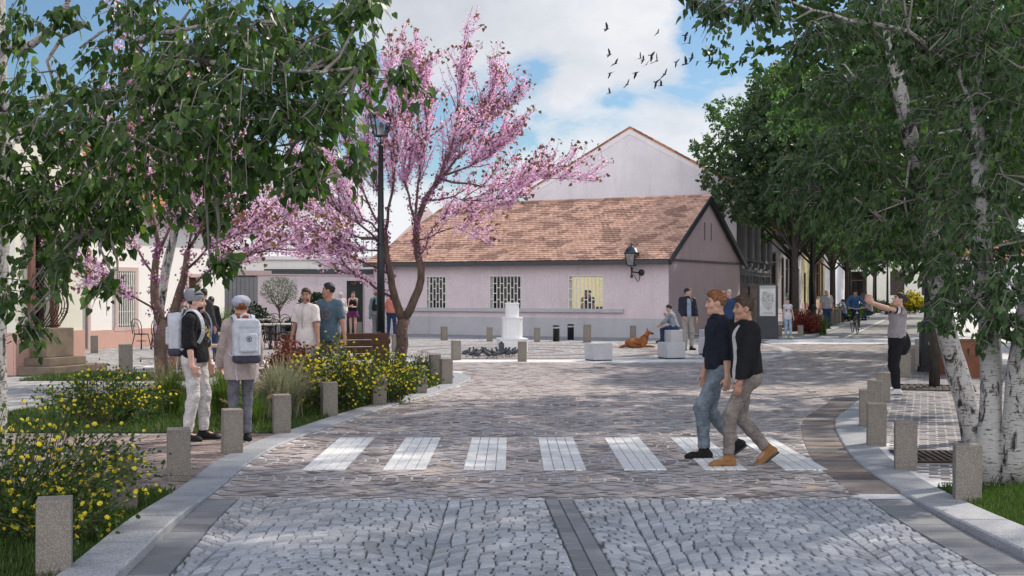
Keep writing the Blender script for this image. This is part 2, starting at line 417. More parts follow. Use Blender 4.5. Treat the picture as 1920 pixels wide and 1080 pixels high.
for r0, r1 in ((1.2, 1.5), (2.5, 2.75), (4.0, 4.5)): ring('square_ring', SQ, r0, r1, .002, pmat('ring_porphyry', (.20, .155, .155), (.26, .21, .21), 3, .7, .3, 60) if r0 < 2 else bpy.data.materials['ring_porphyry'])
edge = catmull([(-9, 29.6), (-3, 30.7), (-1.5, 31.0), (1, 31.05), (3.6, 31.0), (5.6, 32.2), (7.4, 34.6), (8.3, 38), (8.4, 42)], .5)
kerb('square_edging', edge, 1, .3, lambda y: .008, 1.1, pmat('pale_edging', (.5, .5, .52), (.44, .44, .46), 3, .7, .2, 90))
# far street carriageway, gutter band
st = [(9.9, 45.9), (10.7, 46.6), (11.3, 48.0), (18.7, 69.7), (28.9, 99.6), (42.6, 140), (39.5, 121), (39.5, 120), (25.9, 80), (14.6, 46.7)]
sheet('street', [(11.0, 46.75), (11.35, 48.0), (18.75, 69.7), (28.95, 99.6), (42.6, 139), (39.5, 120), (25.9, 80), (14.55, 46.75)], .001, M['street_cobble'])
def street_line(off, w, z, mat, name, y0=47.5, y1=110):
    p = [(11.15 + off + .341 * (y - 47.5), y) for y in (y0, y1)]
    mb = MB(); mb.quad((p[0][0], p[0][1], z), (p[0][0] + w, p[0][1], z), (p[1][0] + w, p[1][1], z), (p[1][0], p[1][1], z)); tag(mb.build(name, mat), kind='structure')
street_line(.25, .6, .005, M['front_paving'], 'street_gutter'); street_line(1.15, .12, .005, M['marking'], 'cycle_lane_line')
mb = MB(); c = G(1548, 632); 
mb.quad((c.x - .55, c.y - .9, .006), (c.x + .25, c.y - .9, .006), (c.x + .75, c.y + .9, .006), (c.x + .1, c.y + .9, .006)); tag(mb.build('road_marking', M['marking']), kind='structure')
# pavements
inL = offset(LK, .33); inR = offset(RK, -.36); inF = offset(FK, .4)
sheet('pavement', [tuple(p) for p in inR if p[1] < 125] + [(70, 122), (70, 5.5)], .018, M['joint_light'])
sheet('pavement', [tuple(p) for p in inF] + [(38, 145), (9.6, 56.5), (8.0, 52)], .03, M['ground_paving'])
isl = [tuple(p) for p in inL] + [(-9, 27), (-14, 20), (-14, 5.5)]
sheet('pavement', isl, .014, M['square_paving'])
# brick pavers, running bond: left footway patch and the right footway
V = []; Fc = []
def pavers(inside, x0, x1, y0, y1, ang, w=.205, h=.105, g=.012, z=.018):
    ca, sa = math.cos(ang), math.sin(ang); ox, oy = (x0 + x1) / 2, (y0 + y1) / 2; Rr = math.hypot(x1 - x0, y1 - y0) / 2
    n = int(Rr / h)
    for r in range(-n, n):
        m = int(Rr / w)
        for k in range(-m, m):
            u, v = (k + (r % 2) * .5) * w, r * h
            cx, cy = ox + u * ca - v * sa, oy + u * sa + v * ca
            if x0 < cx < x1 and y0 < cy < y1 and inside(cx, cy):
                b = len(V); zz = z + random.uniform(.003, .007)
                for du, dv in ((g / 2, g / 2), (w - g / 2, g / 2), (w - g / 2, h - g / 2), (g / 2, h - g / 2)):
                    uu, vv = u + du, v + dv; V.append((ox + uu * ca - vv * sa, oy + uu * sa + vv * ca, zz + random.uniform(-.0015, .0015)))
                Fc.append([b, b + 1, b + 2, b + 3])
pavers(lambda x, y: x < left_x(y) - .36, -8, -2, 10.6, 15.4, R(2), z=.014)
tag(np_mesh('pavers', V, Fc, M['brick']), kind='structure'); V = []; Fc = []
pavers(lambda x, y: x > right_x(y) + .40, 3, 12, 11.4, 30, R(-18), .21, .11, .02)
tag(np_mesh('pavers', V, Fc, M['grey_brick']), kind='structure')
# lawn
M['soil'] = pmat('lawn_soil', (.028, .04, .012), (.04, .045, .02), 5, 1, .6, 60, .02)
lawns = []
def lawn(poly, dens, hmax=.07):
    poly = [np.array(p) for p in poly]; sheet('lawn_soil', [tuple(p) for p in poly], .026, M['soil'])
    xs_ = [p[0] for p in poly]; ys = [p[1] for p in poly]; A = (max(xs_) - min(xs_)) * (max(ys) - min(ys))
    N = int(A * dens); P = np.column_stack((RNG.uniform(min(xs_), max(xs_), N), RNG.uniform(min(ys), max(ys), N)))
    ins = np.zeros(N, bool); n = len(poly)
    for i in range(n):
        a, b = poly[i], poly[(i + 1) % n]
        c = ((a[1] > P[:, 1]) != (b[1] > P[:, 1])) & (P[:, 0] < (b[0] - a[0]) * (P[:, 1] - a[1]) / (b[1] - a[1] + 1e-12) + a[0]); ins ^= c
    P = P[ins]; N = len(P); t = RNG.uniform(0, 2 * np.pi, N); w = RNG.uniform(.003, .006, N) * 1.4; h = RNG.uniform(.4, 1, N) * hmax
    d = np.column_stack((np.cos(t), np.sin(t))); e = np.column_stack((-d[:, 1], d[:, 0])); ln = RNG.uniform(.1, .7, N) * h
    z = np.full((N, 1), .024)
    A0 = np.hstack((P - d * w[:, None], z)); A1 = np.hstack((P + d * w[:, None], z)); A2 = np.hstack((P + e * ln[:, None], z + h[:, None]))
    lawns.append(np.stack((A0, A1, A2), 1).reshape(-1, 3))
iL = [tuple(p) for p in offset(LK, .34)]
lawn([p for p in iL if 6.0 < p[1] < 11.15] + [(-3.6, 11.1), (-5.5, 11.0), (-5.5, 6.0)], 2600)
lawn([p for p in iL[:70] if 15.45 < p[1] < 25.2 and p[0] > -3.2] + [(-1.9, 26.2), (-3, 26.3), (-4.2, 24), (-6.5, 22), (-7.5, 15.6)], 1300, .085)
iR = [tuple(p) for p in offset(RK, -.37)]
lawn([p for p in iR if 6.0 < p[1] < 11.3] + [(4.6, 11.35), (6.5, 11.3), (6.5, 6.0)], 2600)
lawn([(-9.5, 24.6), (-6.0, 24.6), (-6.0, 27), (-9.5, 27)], 900, .09)
M['grass'] = leaf_mat('grass_blades', [(0, (.030, .060, .010)), (.6, (.05, .095, .018)), (1, (.10, .13, .03))], .3, .5)
allv = np.concatenate(lawns); tag(np_mesh('grass', allv, np.arange(len(allv)).reshape(-1, 3), M['grass']), 'short green lawn grass growing beside the kerbs', 'grass', kind='stuff')
# ================================================================ BUILDINGS
def stucco(name, c, c2=None, bump=.5, spk=.25):
    t = NT(name); co = t.coord(); c2 = c2 or sc(c, .86)
    col = t.mix(t.ramp(t.noise(.7, 6, .65, co), [(.3, (0, 0, 0)), (.7, (1, 1, 1))]), c, c2)
    col = t.mix(spk, col, t.mix(1.0, col, t.ramp(t.noise(34, 3, .8, co), [(.25, (.35, .35, .35)), (.75, (1.65, 1.65, 1.65))]), 'MULTIPLY'))
    st = t.ramp(t.noise(1.0, 5, .7, t.coord((2.2, 2.2, .25))), [(.54, (1, 1, 1)), (.78, (.85, .84, .83))])
    col = t.mix(1.0, col, st, 'MULTIPLY')
    return t.fin(col, .9, t.bump(t.noise(45, 5, .7, co), bump, .012), 0, .2)
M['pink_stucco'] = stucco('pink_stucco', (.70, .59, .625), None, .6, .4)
M['gable_stucco'] = stucco('gable_stucco', (.40, .32, .33), None, .6, .55)  # front stucco made darker: the gable's shade is put into its colour
M['plinth_stucco'] = stucco('plinth_stucco', (.50, .49, .52), None, .6, .35)
M['lavender_stucco'] = stucco('lavender_stucco', (.72, .70, .75), None, .5, .3)
M['pale_trim'] = stucco('pale_trim', (.78, .74, .77), None, .2, .15)
M['white_stucco'] = stucco('white_stucco', (.80, .785, .755), (.76, .74, .71), .15, .08)
M['cream_stucco'] = stucco('cream_stucco', (.78, .755, .66), None, .15, .08)
M['salmon_plinth'] = stucco('salmon_plinth', (.58, .36, .30), None, .2, .15)
M['pink_trim'] = stucco('pink_trim', (.56, .42, .40), None, .2, .12)
M['grey_stucco'] = stucco('grey_stucco', (.33, .32, .33), None, .6, .5)
M['yellow_stucco'] = stucco('yellow_stucco', (.55, .49, .28), None, .3, .2)
M['ornate_stone'] = stucco('ornate_stone', (.24, .24, .25), (.15, .15, .16), .8, .5)
M['white_paint'] = pmat('white_paint', (.74, .73, .70), (.66, .65, .62), 6, .5, .05)
M['door_green'] = pmat('dark_green_door', (.018, .028, .024), (.024, .034, .03), 3, .5, .05)
M['gate_grey'] = pmat('grey_gate_metal', (.27, .27, .28), (.22, .22, .23), 2, .5, .08, 30)
M['glass'] = glass_mat('window_glass', (.75, .78, .8), .02, .05)
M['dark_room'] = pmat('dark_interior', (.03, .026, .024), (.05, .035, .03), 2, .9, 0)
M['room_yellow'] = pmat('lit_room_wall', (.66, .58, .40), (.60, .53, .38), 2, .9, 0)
_p = [n for n in M['room_yellow'].node_tree.nodes if n.type == 'BSDF_PRINCIPLED'][0]; _p.inputs['Emission Color'].default_value = (.95, .84, .56, 1); _p.inputs['Emission Strength'].default_value = .24  # the wall itself glows, in place of a lamp in the room
def tile_mat(name, base, dark, lite):
    t = NT(name); g = t.new('NewGeometry'); co = t.coord()
    col = t.ramp(g.outputs['Random Per Island'], [(0, sc(base, .72)), (.5, base), (1, lite)])
    pt = t.noise(1.0, 3, .6, t.coord((1, 1, 2.1)), .3)
    pt = t.math('ADD', pt, t.math('MULTIPLY', t.math('SUBTRACT', g.outputs['Random Per Island'], .5), .05))
    col = t.mix(t.ramp(pt, [(.53, (0, 0, 0)), (.55, (1, 1, 1))]), col, dark)
    return t.fin(col, .8, t.bump(t.noise(40, 4, .6, co), .3, .006), 0, .3)
M['roof_tile'] = tile_mat('clay_roof_tile', (.50, .305, .235), (.28, .165, .13), (.57, .365, .285))
M['old_tile'] = tile_mat('orange_roof_tile', (.42, .17, .08), (.25, .11, .06), (.50, .23, .11))
def frame_at(origin, xdir):
    """matrix of a facade frame: x along the wall, y into the building, z up"""
    x = Vector((xdir[0], xdir[1], 0)).normalized(); y = Vector((-x.y, x.x, 0))
    return Matrix(((x.x, y.x, 0, origin[0]), (x.y, y.y, 0, origin[1]), (0, 0, 1, origin[2] if len(origin) > 2 else 0), (0, 0, 0, 1)))
def wall_grid(mb, M4, x0, x1, z0, z1, holes, depth=.22, y=0.0):
    """wall face with rectangular openings and their reveals; holes = (x0,x1,z0,z1)"""
    xs = sorted({x0, x1, *[h[0] for h in holes], *[h[1] for h in holes]}); zs = sorted({z0, z1, *[h[2] for h in holes], *[h[3] for h in holes]})
    T = lambda x, yy, z: tuple(M4 @ Vector((x, yy, z)))
    for a, b in zip(xs, xs[1:]):
        for c, d in zip(zs, zs[1:]):
            mx, mz = (a + b) / 2, (c + d) / 2
            if any(h[0] < mx < h[1] and h[2] < mz < h[3] for h in holes): continue
            mb.quad(T(a, y, c), T(b, y, c), T(b, y, d), T(a, y, d))
    for a, b, c, d in holes:
        e = y + depth
        mb.quad(T(a, y, c), T(a, y, d), T(a, e, d), T(a, e, c)); mb.quad(T(b, y, c), T(b, e, c), T(b, e, d), T(b, y, d))
        mb.quad(T(a, y, c), T(a, e, c), T(b, e, c), T(b, y, c)); mb.quad(T(a, y, d), T(b, y, d), T(b, e, d), T(a, e, d))
def fbox(mb, M4, x0, x1, y0, y1, z0, z1):
    c = M4 @ Vector(((x0 + x1) / 2, (y0 + y1) / 2, (z0 + z1) / 2))
    return mb.box(c, (x1 - x0, y1 - y0, z1 - z0), M=M4.to_3x3())
def tiles_on(mb, M4, a, b, c, d, tw=.2, th=.17, thick=.018):
    """rows of overlapping tiles on the quad a(bottom left) b(bottom right) c(top right) d(top left) in frame M4"""
    a, b, c, d = map(Vector, (a, b, c, d)); rows = int((d - a).length / th); n = (b - a).cross(d - a).normalized()
    for r in range(rows):
        t0, t1 = r / rows, min(1, (r + 1.25) / rows); L0, R0 = a.lerp(d, t0), b.lerp(c, t0); L1, R1 = a.lerp(d, t1), b.lerp(c, t1)
        m = max(1, int((R0 - L0).length / tw)); sh = (r % 2) * .5
        for k in range(-1, m + 1):
            u0, u1 = (k + sh) / m, (k + sh + 1) / m
            u0, u1 = max(0, u0), min(1, u1)
            if u1 - u0 < .02 / m: continue
            e = .03 / m; lift = n * (thick + random.uniform(0, .009))
            p0, p1 = L0.lerp(R0, u0 + e) + lift, L0.lerp(R0, u1 - e) + lift; q0, q1 = L1.lerp(R1, u0 + e), L1.lerp(R1, u1 - e)
            dn = (a - d).normalized() * .022
            mid = (p0 + p1) / 2 + dn + n * random.uniform(0, .012); pb0, pb1, pbm = p0 - lift, p1 - lift, mid - lift
            T = lambda v: tuple(M4 @ v)
            mb.add([T(x) for x in (p0, mid, p1, q1, q0, pb0, pbm, pb1)], [(0, 1, 2, 3, 4), (5, 6, 1, 0), (6, 7, 2, 1), (5, 0, 4), (2, 7, 3)])
# ---------------------------------------------------------------- pink house
HX, HY = 5.73, 46.9
house = empty('pink_house', (0, 0, 0), 0, 'single storey pink stucco house with a brown tiled gable roof on the square', 'house')
FM = frame_at((-5.71, 52.78, 0), (.889, -.457))        # x 0..12.87 left to right along the front, y into the house
LW, DP, EH, RH = 12.87, 8.74, 2.98, 5.41
def hx_of(px):                                         # front-wall x under a picture column
    k = (px - 960) / F; o = FM.translation; ax = FM.to_3x3() @ Vector((1, 0, 0)); return (k * o.y - o.x) / (ax.x - k * ax.y)
wins = []
for p0, p1, q0, q1 in ((800, 836, 518, 582), (919, 977, 517, 583), (1067, 1131, 517, 584)):
    xa, xb = hx_of(p0), hx_of(p1); yw = (FM @ Vector(((xa + xb) / 2, 0, 0))).y
    wins.append((xa, xb, ZA(q1, yw), ZA(q0, yw)))
mb = MB(); PZ = .72
wall_grid(mb, FM, 0, LW, PZ, EH, wins, .25)
T = lambda x, y, z: tuple(FM @ Vector((x, y, z)))
mb.quad(T(0, DP, 0), T(0, 0, 0), T(0, 0, EH), T(0, DP / 2, RH), T(0, DP, EH)); mb.quad(T(0, DP, 0), T(LW, DP, 0), T(LW, DP, EH), T(0, DP, EH))
mb.build('wall', M['pink_stucco'], house)
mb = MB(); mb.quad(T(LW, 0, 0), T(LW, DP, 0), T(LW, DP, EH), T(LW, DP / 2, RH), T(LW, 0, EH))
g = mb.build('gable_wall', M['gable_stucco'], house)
mb = MB(); fbox(mb, FM, LW + .001, LW + .05, .0, DP, 2.86, 2.93); mb.build('string_course', M['dark_grey'], g)
for yy in (4.05, 4.85):
    mb = MB(); fbox(mb, FM, LW - .1, LW + .004, yy, yy + .09, 3.75, 4.45); mb.build('vent_slit', M['dark_room'], g)
mb = MB(); fbox(mb, FM, -.03, LW + .03, -.035, .0, 0, PZ); mb.build('plinth', M['plinth_stucco'], house)
mb = MB(); fbox(mb, FM, 0.3, hx_of(1170), -.10, 0, .93, 1.07); mb.build('sill_ledge', M['plinth_stucco'], house)
for wi, (xa, xb, za, zb) in enumerate(wins):
    w = empty('window', (0, 0, 0)); w.parent = house
    f = MB()
    for a, b, c, d in ((xa, xb, za, za + .05), (xa, xb, zb - .05, zb), (xa, xa + .05, za + .05, zb - .05), (xb - .05, xb, za + .05, zb - .05)): fbox(f, FM, a, b, .10, .16, c, d)
    f.build('frame', M['white_paint'], w)
    gr = MB(); n = 6 if wi == 0 else 9
    fbox(gr, FM, xa - .03, xb + .03, -.02, .015, za - .03, za + .01); fbox(gr, FM, xa - .03, xb + .03, -.02, .015, zb - .02, zb + .02)
    for k in range(n + 1):
        x = xa + (xb - xa) * k / n; fbox(gr, FM, x - .016, x + .016, -.018, .012, za, zb)
    for k in range(n):
        x = xa + (xb - xa) * k / n; x2 = xa + (xb - xa) * (k + 1) / n
        for t in ((.25, .5, .78) if k % 2 else (.33, .64, .90) if wi != 1 else (.33, .66)):
            z = za + (zb - za) * t; fbox(gr, FM, x + .016, x2 - .016, -.016, .01, z - .016, z + .016)
    gr.build('grille', M['white_paint'], w)
    gl = MB(); gl.quad(*[T(x, .14, z) for x, z in ((xa + .05, za + .05), (xb - .05, za + .05), (xb - .05, zb - .05), (xa + .05, zb - .05))]); gl.build('pane', M['glass'], w)
    rm = MB(); a, b = xa - .6, xb + .6; c, d, e = za - .9, zb + .2, 2.6
    rm.quad(T(a, e, c), T(b, e, c), T(b, e, d), T(a, e, d)); rm.quad(T(a, .26, c), T(a, e, c), T(a, e, d), T(a, .26, d)); rm.quad(T(b, .26, c), T(b, .26, d), T(b, e, d), T(b, e, c)); rm.quad(T(a, .26, d), T(a, e, d), T(b, e, d), T(b, .26, d)); rm.quad(T(a, .26, c), T(b, .26, c), T(b, e, c), T(a, e, c))
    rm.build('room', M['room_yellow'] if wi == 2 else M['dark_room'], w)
    if wi != 2:
        cu = MB()
        for k in range(5):
            x = xa + .05 + (xb - xa - .1) * (k + .25) / 5; fbox(cu, FM, x, x + (xb - xa) / 9, .35, .38, za, zb)
        cu.build('curtain', pmat('curtain_cloth', (.20, .13, .10), (.13, .10, .09), 6, .9, .1), w)
    else:
        mc = MB()
        for k in range(1, 4): x = xa + (xb - xa) * (k - .1) / 4 + .1; fbox(mc, FM, x, x + .05, 2.45, 2.55, za - .3, zb)
        fbox(mc, FM, xa, xb, 1.6, 2.2, za - .8, za + .16); mc.build('counter', M['dark_wood'], w)
# roof: tiled slopes, ridge, fascia with gutter, rake boards
ov, og = .32, .16; sl = (RH - EH) / (DP / 2); ze = EH - ov * sl + .10
rf = empty('roof'); rf.parent = house
def slope(y): return EH + .10 + min(y, DP - y) * sl
mb = MB(); XL = .9
T = lambda x, y, z: tuple(FM @ Vector((x, y, z)))
mb.quad(T(-.2, -ov, ze - .03), T(LW + og, -ov, ze - .03), T(LW + og, DP / 2, RH + .07), T(XL, DP / 2, RH + .07)); mb.quad(T(LW + og, DP + ov, ze - .03), T(-.2, DP + ov, ze - .03), T(XL, DP / 2, RH + .07), T(LW + og, DP / 2, RH + .07)); mb.quad(T(-.2, DP + ov, ze - .03), T(-.2, -ov, ze - .03), T(XL, DP / 2, RH + .07))
mb.build('roof_deck', M['dark_grey'], rf)
mb = MB(); tiles_on(mb, FM, (-.2, -ov - .03, ze), (LW + og, -ov - .03, ze), (LW + og, DP / 2, RH + .10), (XL, DP / 2, RH + .10)); mb.build('tiles', M['roof_tile'], rf)
mb = MB(); tiles_on(mb, FM, (LW + og, DP + ov + .03, ze), (-.2, DP + ov + .03, ze), (XL, DP / 2, RH + .10), (LW + og, DP / 2, RH + .10), .4, .35)
tiles_on(mb, FM, (-.2, DP + ov, ze), (-.2, -ov, ze), (XL, DP / 2, RH + .10), (XL, DP / 2, RH + .10), .3, .25); mb.build('tiles', M['roof_tile'], rf)
mb = MB(); 
for k in range(40):
    x0 = XL + (LW + og - XL) * k / 40; x1 = XL + (LW + og - XL) * (k + 1) / 40 + .03
    mb.tube([FM @ Vector((x0, DP / 2, RH + .08)), FM @ Vector((x1, DP / 2, RH + .09))], [.09, .075], 8)
mb.build('ridge_tiles', M['roof_tile'], rf)
mb = MB(); fbox(mb, FM, -.25, LW + og, -ov - .10, -ov - .035, ze - .19, ze - .025); fbox(mb, FM, -.22, LW + og - .01, -ov - .034, -.002, ze - .17, ze - .10); mb.build('gutter', M['dark_grey'], rf)
mb = MB()
for s in (1, -1):
    y0, y1 = (-ov - .1, DP / 2) if s > 0 else (DP + ov + .1, DP / 2)
    mb.bar(FM @ Vector((LW + og + .03, y0, ze - .08 - .05)), FM @ Vector((LW + og + .03, y1, RH + .0)), .06, .20)
mb.build('rake_board', M['black_metal'], rf)
# ---------------------------------------------------------------- tall gable building behind
GM = frame_at((.74, 59.4, 0), (.951, -.309)); GW = 9.63; GM[0][1], GM[1][1] = .11, .994
tall = empty('gable_building', (0, 0, 0), 0, 'tall pale lavender building with a blank gable wall rising behind the pink house', 'building')
T = lambda x, y, z: tuple(GM @ Vector((x, y, z)))
mb = MB(); E2, A2 = 6.15, 8.88
mb.quad(T(0, 0, 0), T(GW, 0, 0), T(GW, 0, E2), T(GW / 2, 0, A2), T(0, 0, E2)); mb.quad(T(0, 5, 0), T(0, 0, 0), T(0, 0, E2), T(0, 5, E2)); mb.quad(T(GW, 0, 0), T(GW, .9, 0), T(GW, .9, E2), T(GW, 0, E2)); mb.quad(T(GW, 5, 0), T(0, 5, 0), T(0, 5, E2), T(GW / 2, 5, A2), T(GW, 5, E2))
mb.build('wall', M['lavender_stucco'], tall)
s2 = (A2 - E2) / (GW / 2); mb = MB()
for s in (0, 1):
    x0, x1 = (-.0, GW / 2) if s == 0 else (GW, GW / 2)
    mb.quad(*[T(x, -.02, z) for x, z in ((x0, E2 - .05), (x1, A2 - .05), (x1, A2 + .28), (x0, E2 + .28))])
    mb.quad(*[T(x, y, z) for x, y, z in ((x0, -.02, E2 - .05), (x1, -.02, A2 - .05), (x1, 0, A2 - .05), (x0, 0, E2 - .05))])
mb.build('rake_band', M['pale_trim'], tall)
rf = empty('roof'); rf.parent = tall; mb = MB()
for s in (-1, 1):
    xe = GW / 2 + s * (GW / 2 + .08); zz = E2 - .08 * s2 + .3
    mb.quad(T(xe, -.06, zz), T(GW / 2, -.06, A2 + .3), T(GW / 2, 5, A2 + .3), T(xe, 5, zz)); mb.quad(T(xe, -.06, zz), T(GW / 2, -.06, A2 + .3), T(GW / 2, -.06, A2 + .21), T(xe, -.06, zz - .09))
mb.build('roof_deck', M['old_tile'], rf)
mb = MB(); tiles_on(mb, GM, (GW + .08, -.07, E2 - .08 * s2 + .31), (GW + .08, 5, E2 - .08 * s2 + .31), (GW / 2, 5, A2 + .31), (GW / 2, -.07, A2 + .31), .35, .3, .012); mb.build('tiles', M['old_tile'], rf)
mb = MB(); fbox(mb, GM, -.45, -.02, -.1, 5, E2 + .02, E2 + .16); mb.build('gutter', M['dark_grey'], rf)
# ---------------------------------------------------------------- street row on the left of the far street
SD = (.309, .951)
def street_house(name, label, px0, px1, eave, mat, openings, plinth=None, roof=True, y=0.0, wmat=None, depth=9, trim=None):
    o = Vector((10.0, 57.0, 0)); d = Vector((*SD, 0))
    def s_of(px): k = (px - 960) / F; return (k * o.y - o.x) / (d.x - k * d.y)
    a, b = s_of(px0), s_of(px1); M4 = frame_at(o + d * a, SD); L = b - a
    e = empty(name, (0, 0, 0), 0, label, 'building'); T = lambda x, yy, z: tuple(M4 @ Vector((x, yy, z)))
    hs = []
    for p0, p1, z0, z1 in openings: hs.append((s_of(p0) - a, s_of(p1) - a, z0, z1))
    w = MB(); wall_grid(w, M4, 0, L, 0, eave, hs, .2)
    rz_ = eave + (2.4 if roof else .001)
    w.quad(T(0, depth, 0), T(0, 0, 0), T(0, 0, eave), T(0, depth / 2, rz_), T(0, depth, eave)); w.quad(T(L, 0, 0), T(L, depth, 0), T(L, depth, eave), T(L, depth / 2, rz_), T(L, 0, eave)); w.quad(T(L, depth, 0), T(0, depth, 0), T(0, depth, eave), T(L, depth, eave))
    w.build('wall', mat, e)
    if plinth:
        p = MB(); cuts = sorted([(h[0], h[1]) for h in hs if h[2] < plinth[1]]); x = 0
        for c0, c1 in cuts + [(L, L)]:
            if c0 > x: fbox(p, M4, x, c0, -.04, 0, 0, plinth[1])
            x = c1
        p.build('plinth', plinth[0], e)
    for (x0, x1, z0, z1) in hs:
        isd = z0 < .3; f = empty('door' if isd else 'window'); f.parent = e; fr = MB()
        for q in ((x0, x0 + .09, z0, z1), (x1 - .09, x1, z0, z1), ((x0 + x1) / 2 - .04, (x0 + x1) / 2 + .04, z0, z1), (x0, x1, z1 - .1, z1), (x0, x1, z0 + (z1 - z0) * .68, z0 + (z1 - z0) * .68 + .08)): fbox(fr, M4, q[0], q[1], .06, .13 + .003 * random.random(), q[2], q[3])
        fr.build('frame', wmat or M['dark_wood'], f)
        gl = MB(); gl.quad(*[T(x, .15, z) for x, z in ((x0, z0), (x1, z0), (x1, z1), (x0, z1))]); gl.build('door_leaf' if isd else 'pane', M['dark_wood'] if isd else M['glass'], f)
        if not isd:
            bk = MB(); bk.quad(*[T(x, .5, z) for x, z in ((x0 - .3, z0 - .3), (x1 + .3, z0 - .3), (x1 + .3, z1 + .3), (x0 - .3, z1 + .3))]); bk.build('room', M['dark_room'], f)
            sI = MB(); fbox(sI, M4, x0 - .1, x1 + .1, -.09, .0, z0 - .1, z0 - .003)
            if trim:
                for q in ((x0 - .16, x0 - .003, z0, z1), (x1 + .003, x1 + .16, z0, z1), (x0 - .22, x1 + .22, z1 + .003, z1 + .22), (x0 - .3, x1 + .3, z1 + .22, z1 + .34)): fbox(sI, M4, q[0], q[1], -.07 - .02 * (q[3] > z1 + .3), 0, q[2], q[3])
            sI.build('surround', trim or mat, f)
    if roof:
        r = empty('roof'); r.parent = e; mb = MB(); sl = 2.4 / (depth / 2)
        mb.quad(T(-.1, -.4, eave - .4 * sl + .06), T(L + .1, -.4, eave - .4 * sl + .06), T(L + .1, depth / 2, eave + 2.46), T(-.1, depth / 2, eave + 2.46)); mb.quad(T(L + .1, depth + .3, eave - .1), T(-.1, depth + .3, eave - .1), T(-.1, depth / 2, eave + 2.46), T(L + .1, depth / 2, eave + 2.46)); mb.build('roof_deck', M['old_tile'], r)
        mb = MB(); tiles_on(mb, M4, (-.1, -.42, eave - .4 * sl + .09), (L + .1, -.42, eave - .4 * sl + .09), (L + .1, depth / 2, eave + 2.5), (-.1, depth / 2, eave + 2.5), .5, .4, .04); mb.build('tiles', M['old_tile'], r)
        mb = MB(); fbox(mb, M4, -.1, L + .1, -.50, -.41, eave - .4 * sl - .06, eave - .4 * sl + .08); fbox(mb, M4, 0, L, -.16, -.003, eave - .34, eave - .12); mb.build('cornice', M['dark_grey'], r)
    return e, M4, L
# ornate corner building: rusticated base, shop opening, pilasters with bases, tall windows, relief strips
orn, OM, OL = street_house('ornate_corner_building', 'dark ornate stone corner building with pilasters and relief panels beside the gable', 1384, 1436, 6.9, M['ornate_stone'], [(1389, 1393.5, 3.3, 6.0), (1401, 1407, 3.3, 6.2), (1417, 1425, 3.3, 6.2), (1388, 1427, .12, 2.05)], None, False, depth=1.6)
mb = MB()
for k in range(5):
    x = .25 + (OL - .5) * k / 4
    fbox(mb, OM, x - .22, x + .22, -.16, 0, 3.05, 6.4); fbox(mb, OM, x - .32, x + .32, -.26, 0, 2.85, 3.05); fbox(mb, OM, x - .30, x + .30, -.24, 0, 6.4, 6.6)
    mb.lathe([(.20, 0), (.26, .05), (.20, .12), (.17, .2), (.16, 3.0), (.2, 3.1)], 10, OM @ Vector((x, -.2, 3.06)))
fbox(mb, OM, -.1, OL, -.34, 0, 6.62, 6.9); fbox(mb, OM, -.1, OL, -.22, 0, 2.45, 2.62); fbox(mb, OM, -.1, OL, -.3, 0, 2.62, 2.74)
for k in range(9):
    x = .4 + (OL - .9) * k / 8; fbox(mb, OM, x - .07, x + .07, -.3, -.0, 2.1, 2.44)
mb.build('pilasters', M['ornate_stone'], orn)
for xx in (.05, OL - .35):
    mb = MB()
    for k in range(26):
        z = .2 + k * .25; mb.ball(OM @ Vector((xx + .15 + .05 * math.sin(k * 2.1), -.03, z)), (.13, .06, .10 + .03 * (k % 3)), 6, 5)
    mb.build('relief', M['ornate_stone'], orn)
mb = MB(); T = lambda x, yy, z: tuple(OM @ Vector((x, yy, z))); mb.quad(T(-.02, 1.6, 0), T(-.02, 0, 0), T(-.02, 0, 6.9), T(-.02, 1.6, 6.9)); mb.quad(T(0, 0, 6.903), T(OL, 0, 6.903), T(OL, 1.6, 6.903), T(0, 1.6, 6.903)); mb.build('side_wall', M['ornate_stone'], orn)
street_house('grey_street_house', 'grey rendered street house with narrow dark windows next to the ornate building', 1436.3, 1490, 5.0, M['grey_stucco'], [(1446, 1456, 2.0, 3.9), (1465, 1470, .1, 3.7), (1473, 1478, 1.6, 3.7)], (M['plinth_stucco'], .7))
street_house('pale_street_house', 'slim pale blue grey street house between the grey and the yellow ones', 1490.3, 1503, 4.9, M['lavender_stucco'], [(1493, 1499, .1, 3.2)], None)
street_house('yellow_street_house', 'yellow street house with tall brown framed windows behind the lamp post', 1503.3, 1546, 5.2, M['yellow_stucco'], [(1507, 1511, .1, 3.0), (1519, 1526, 1.3, 3.9), (1530, 1536, 1.3, 3.9), (1539, 1542, 1.3, 3.9)], (M['salmon_plinth'], .9), trim=pmat('brown_trim', (.16, .085, .06), (.12, .07, .05), 6, .7, .1))
street_house('white_street_house', 'blank pale rendered street house farther down beyond the yellow one', 1546.3, 1592, 6.0, M['lavender_stucco'], [(1588, 1590.5, 1.3, 3.5)], None)
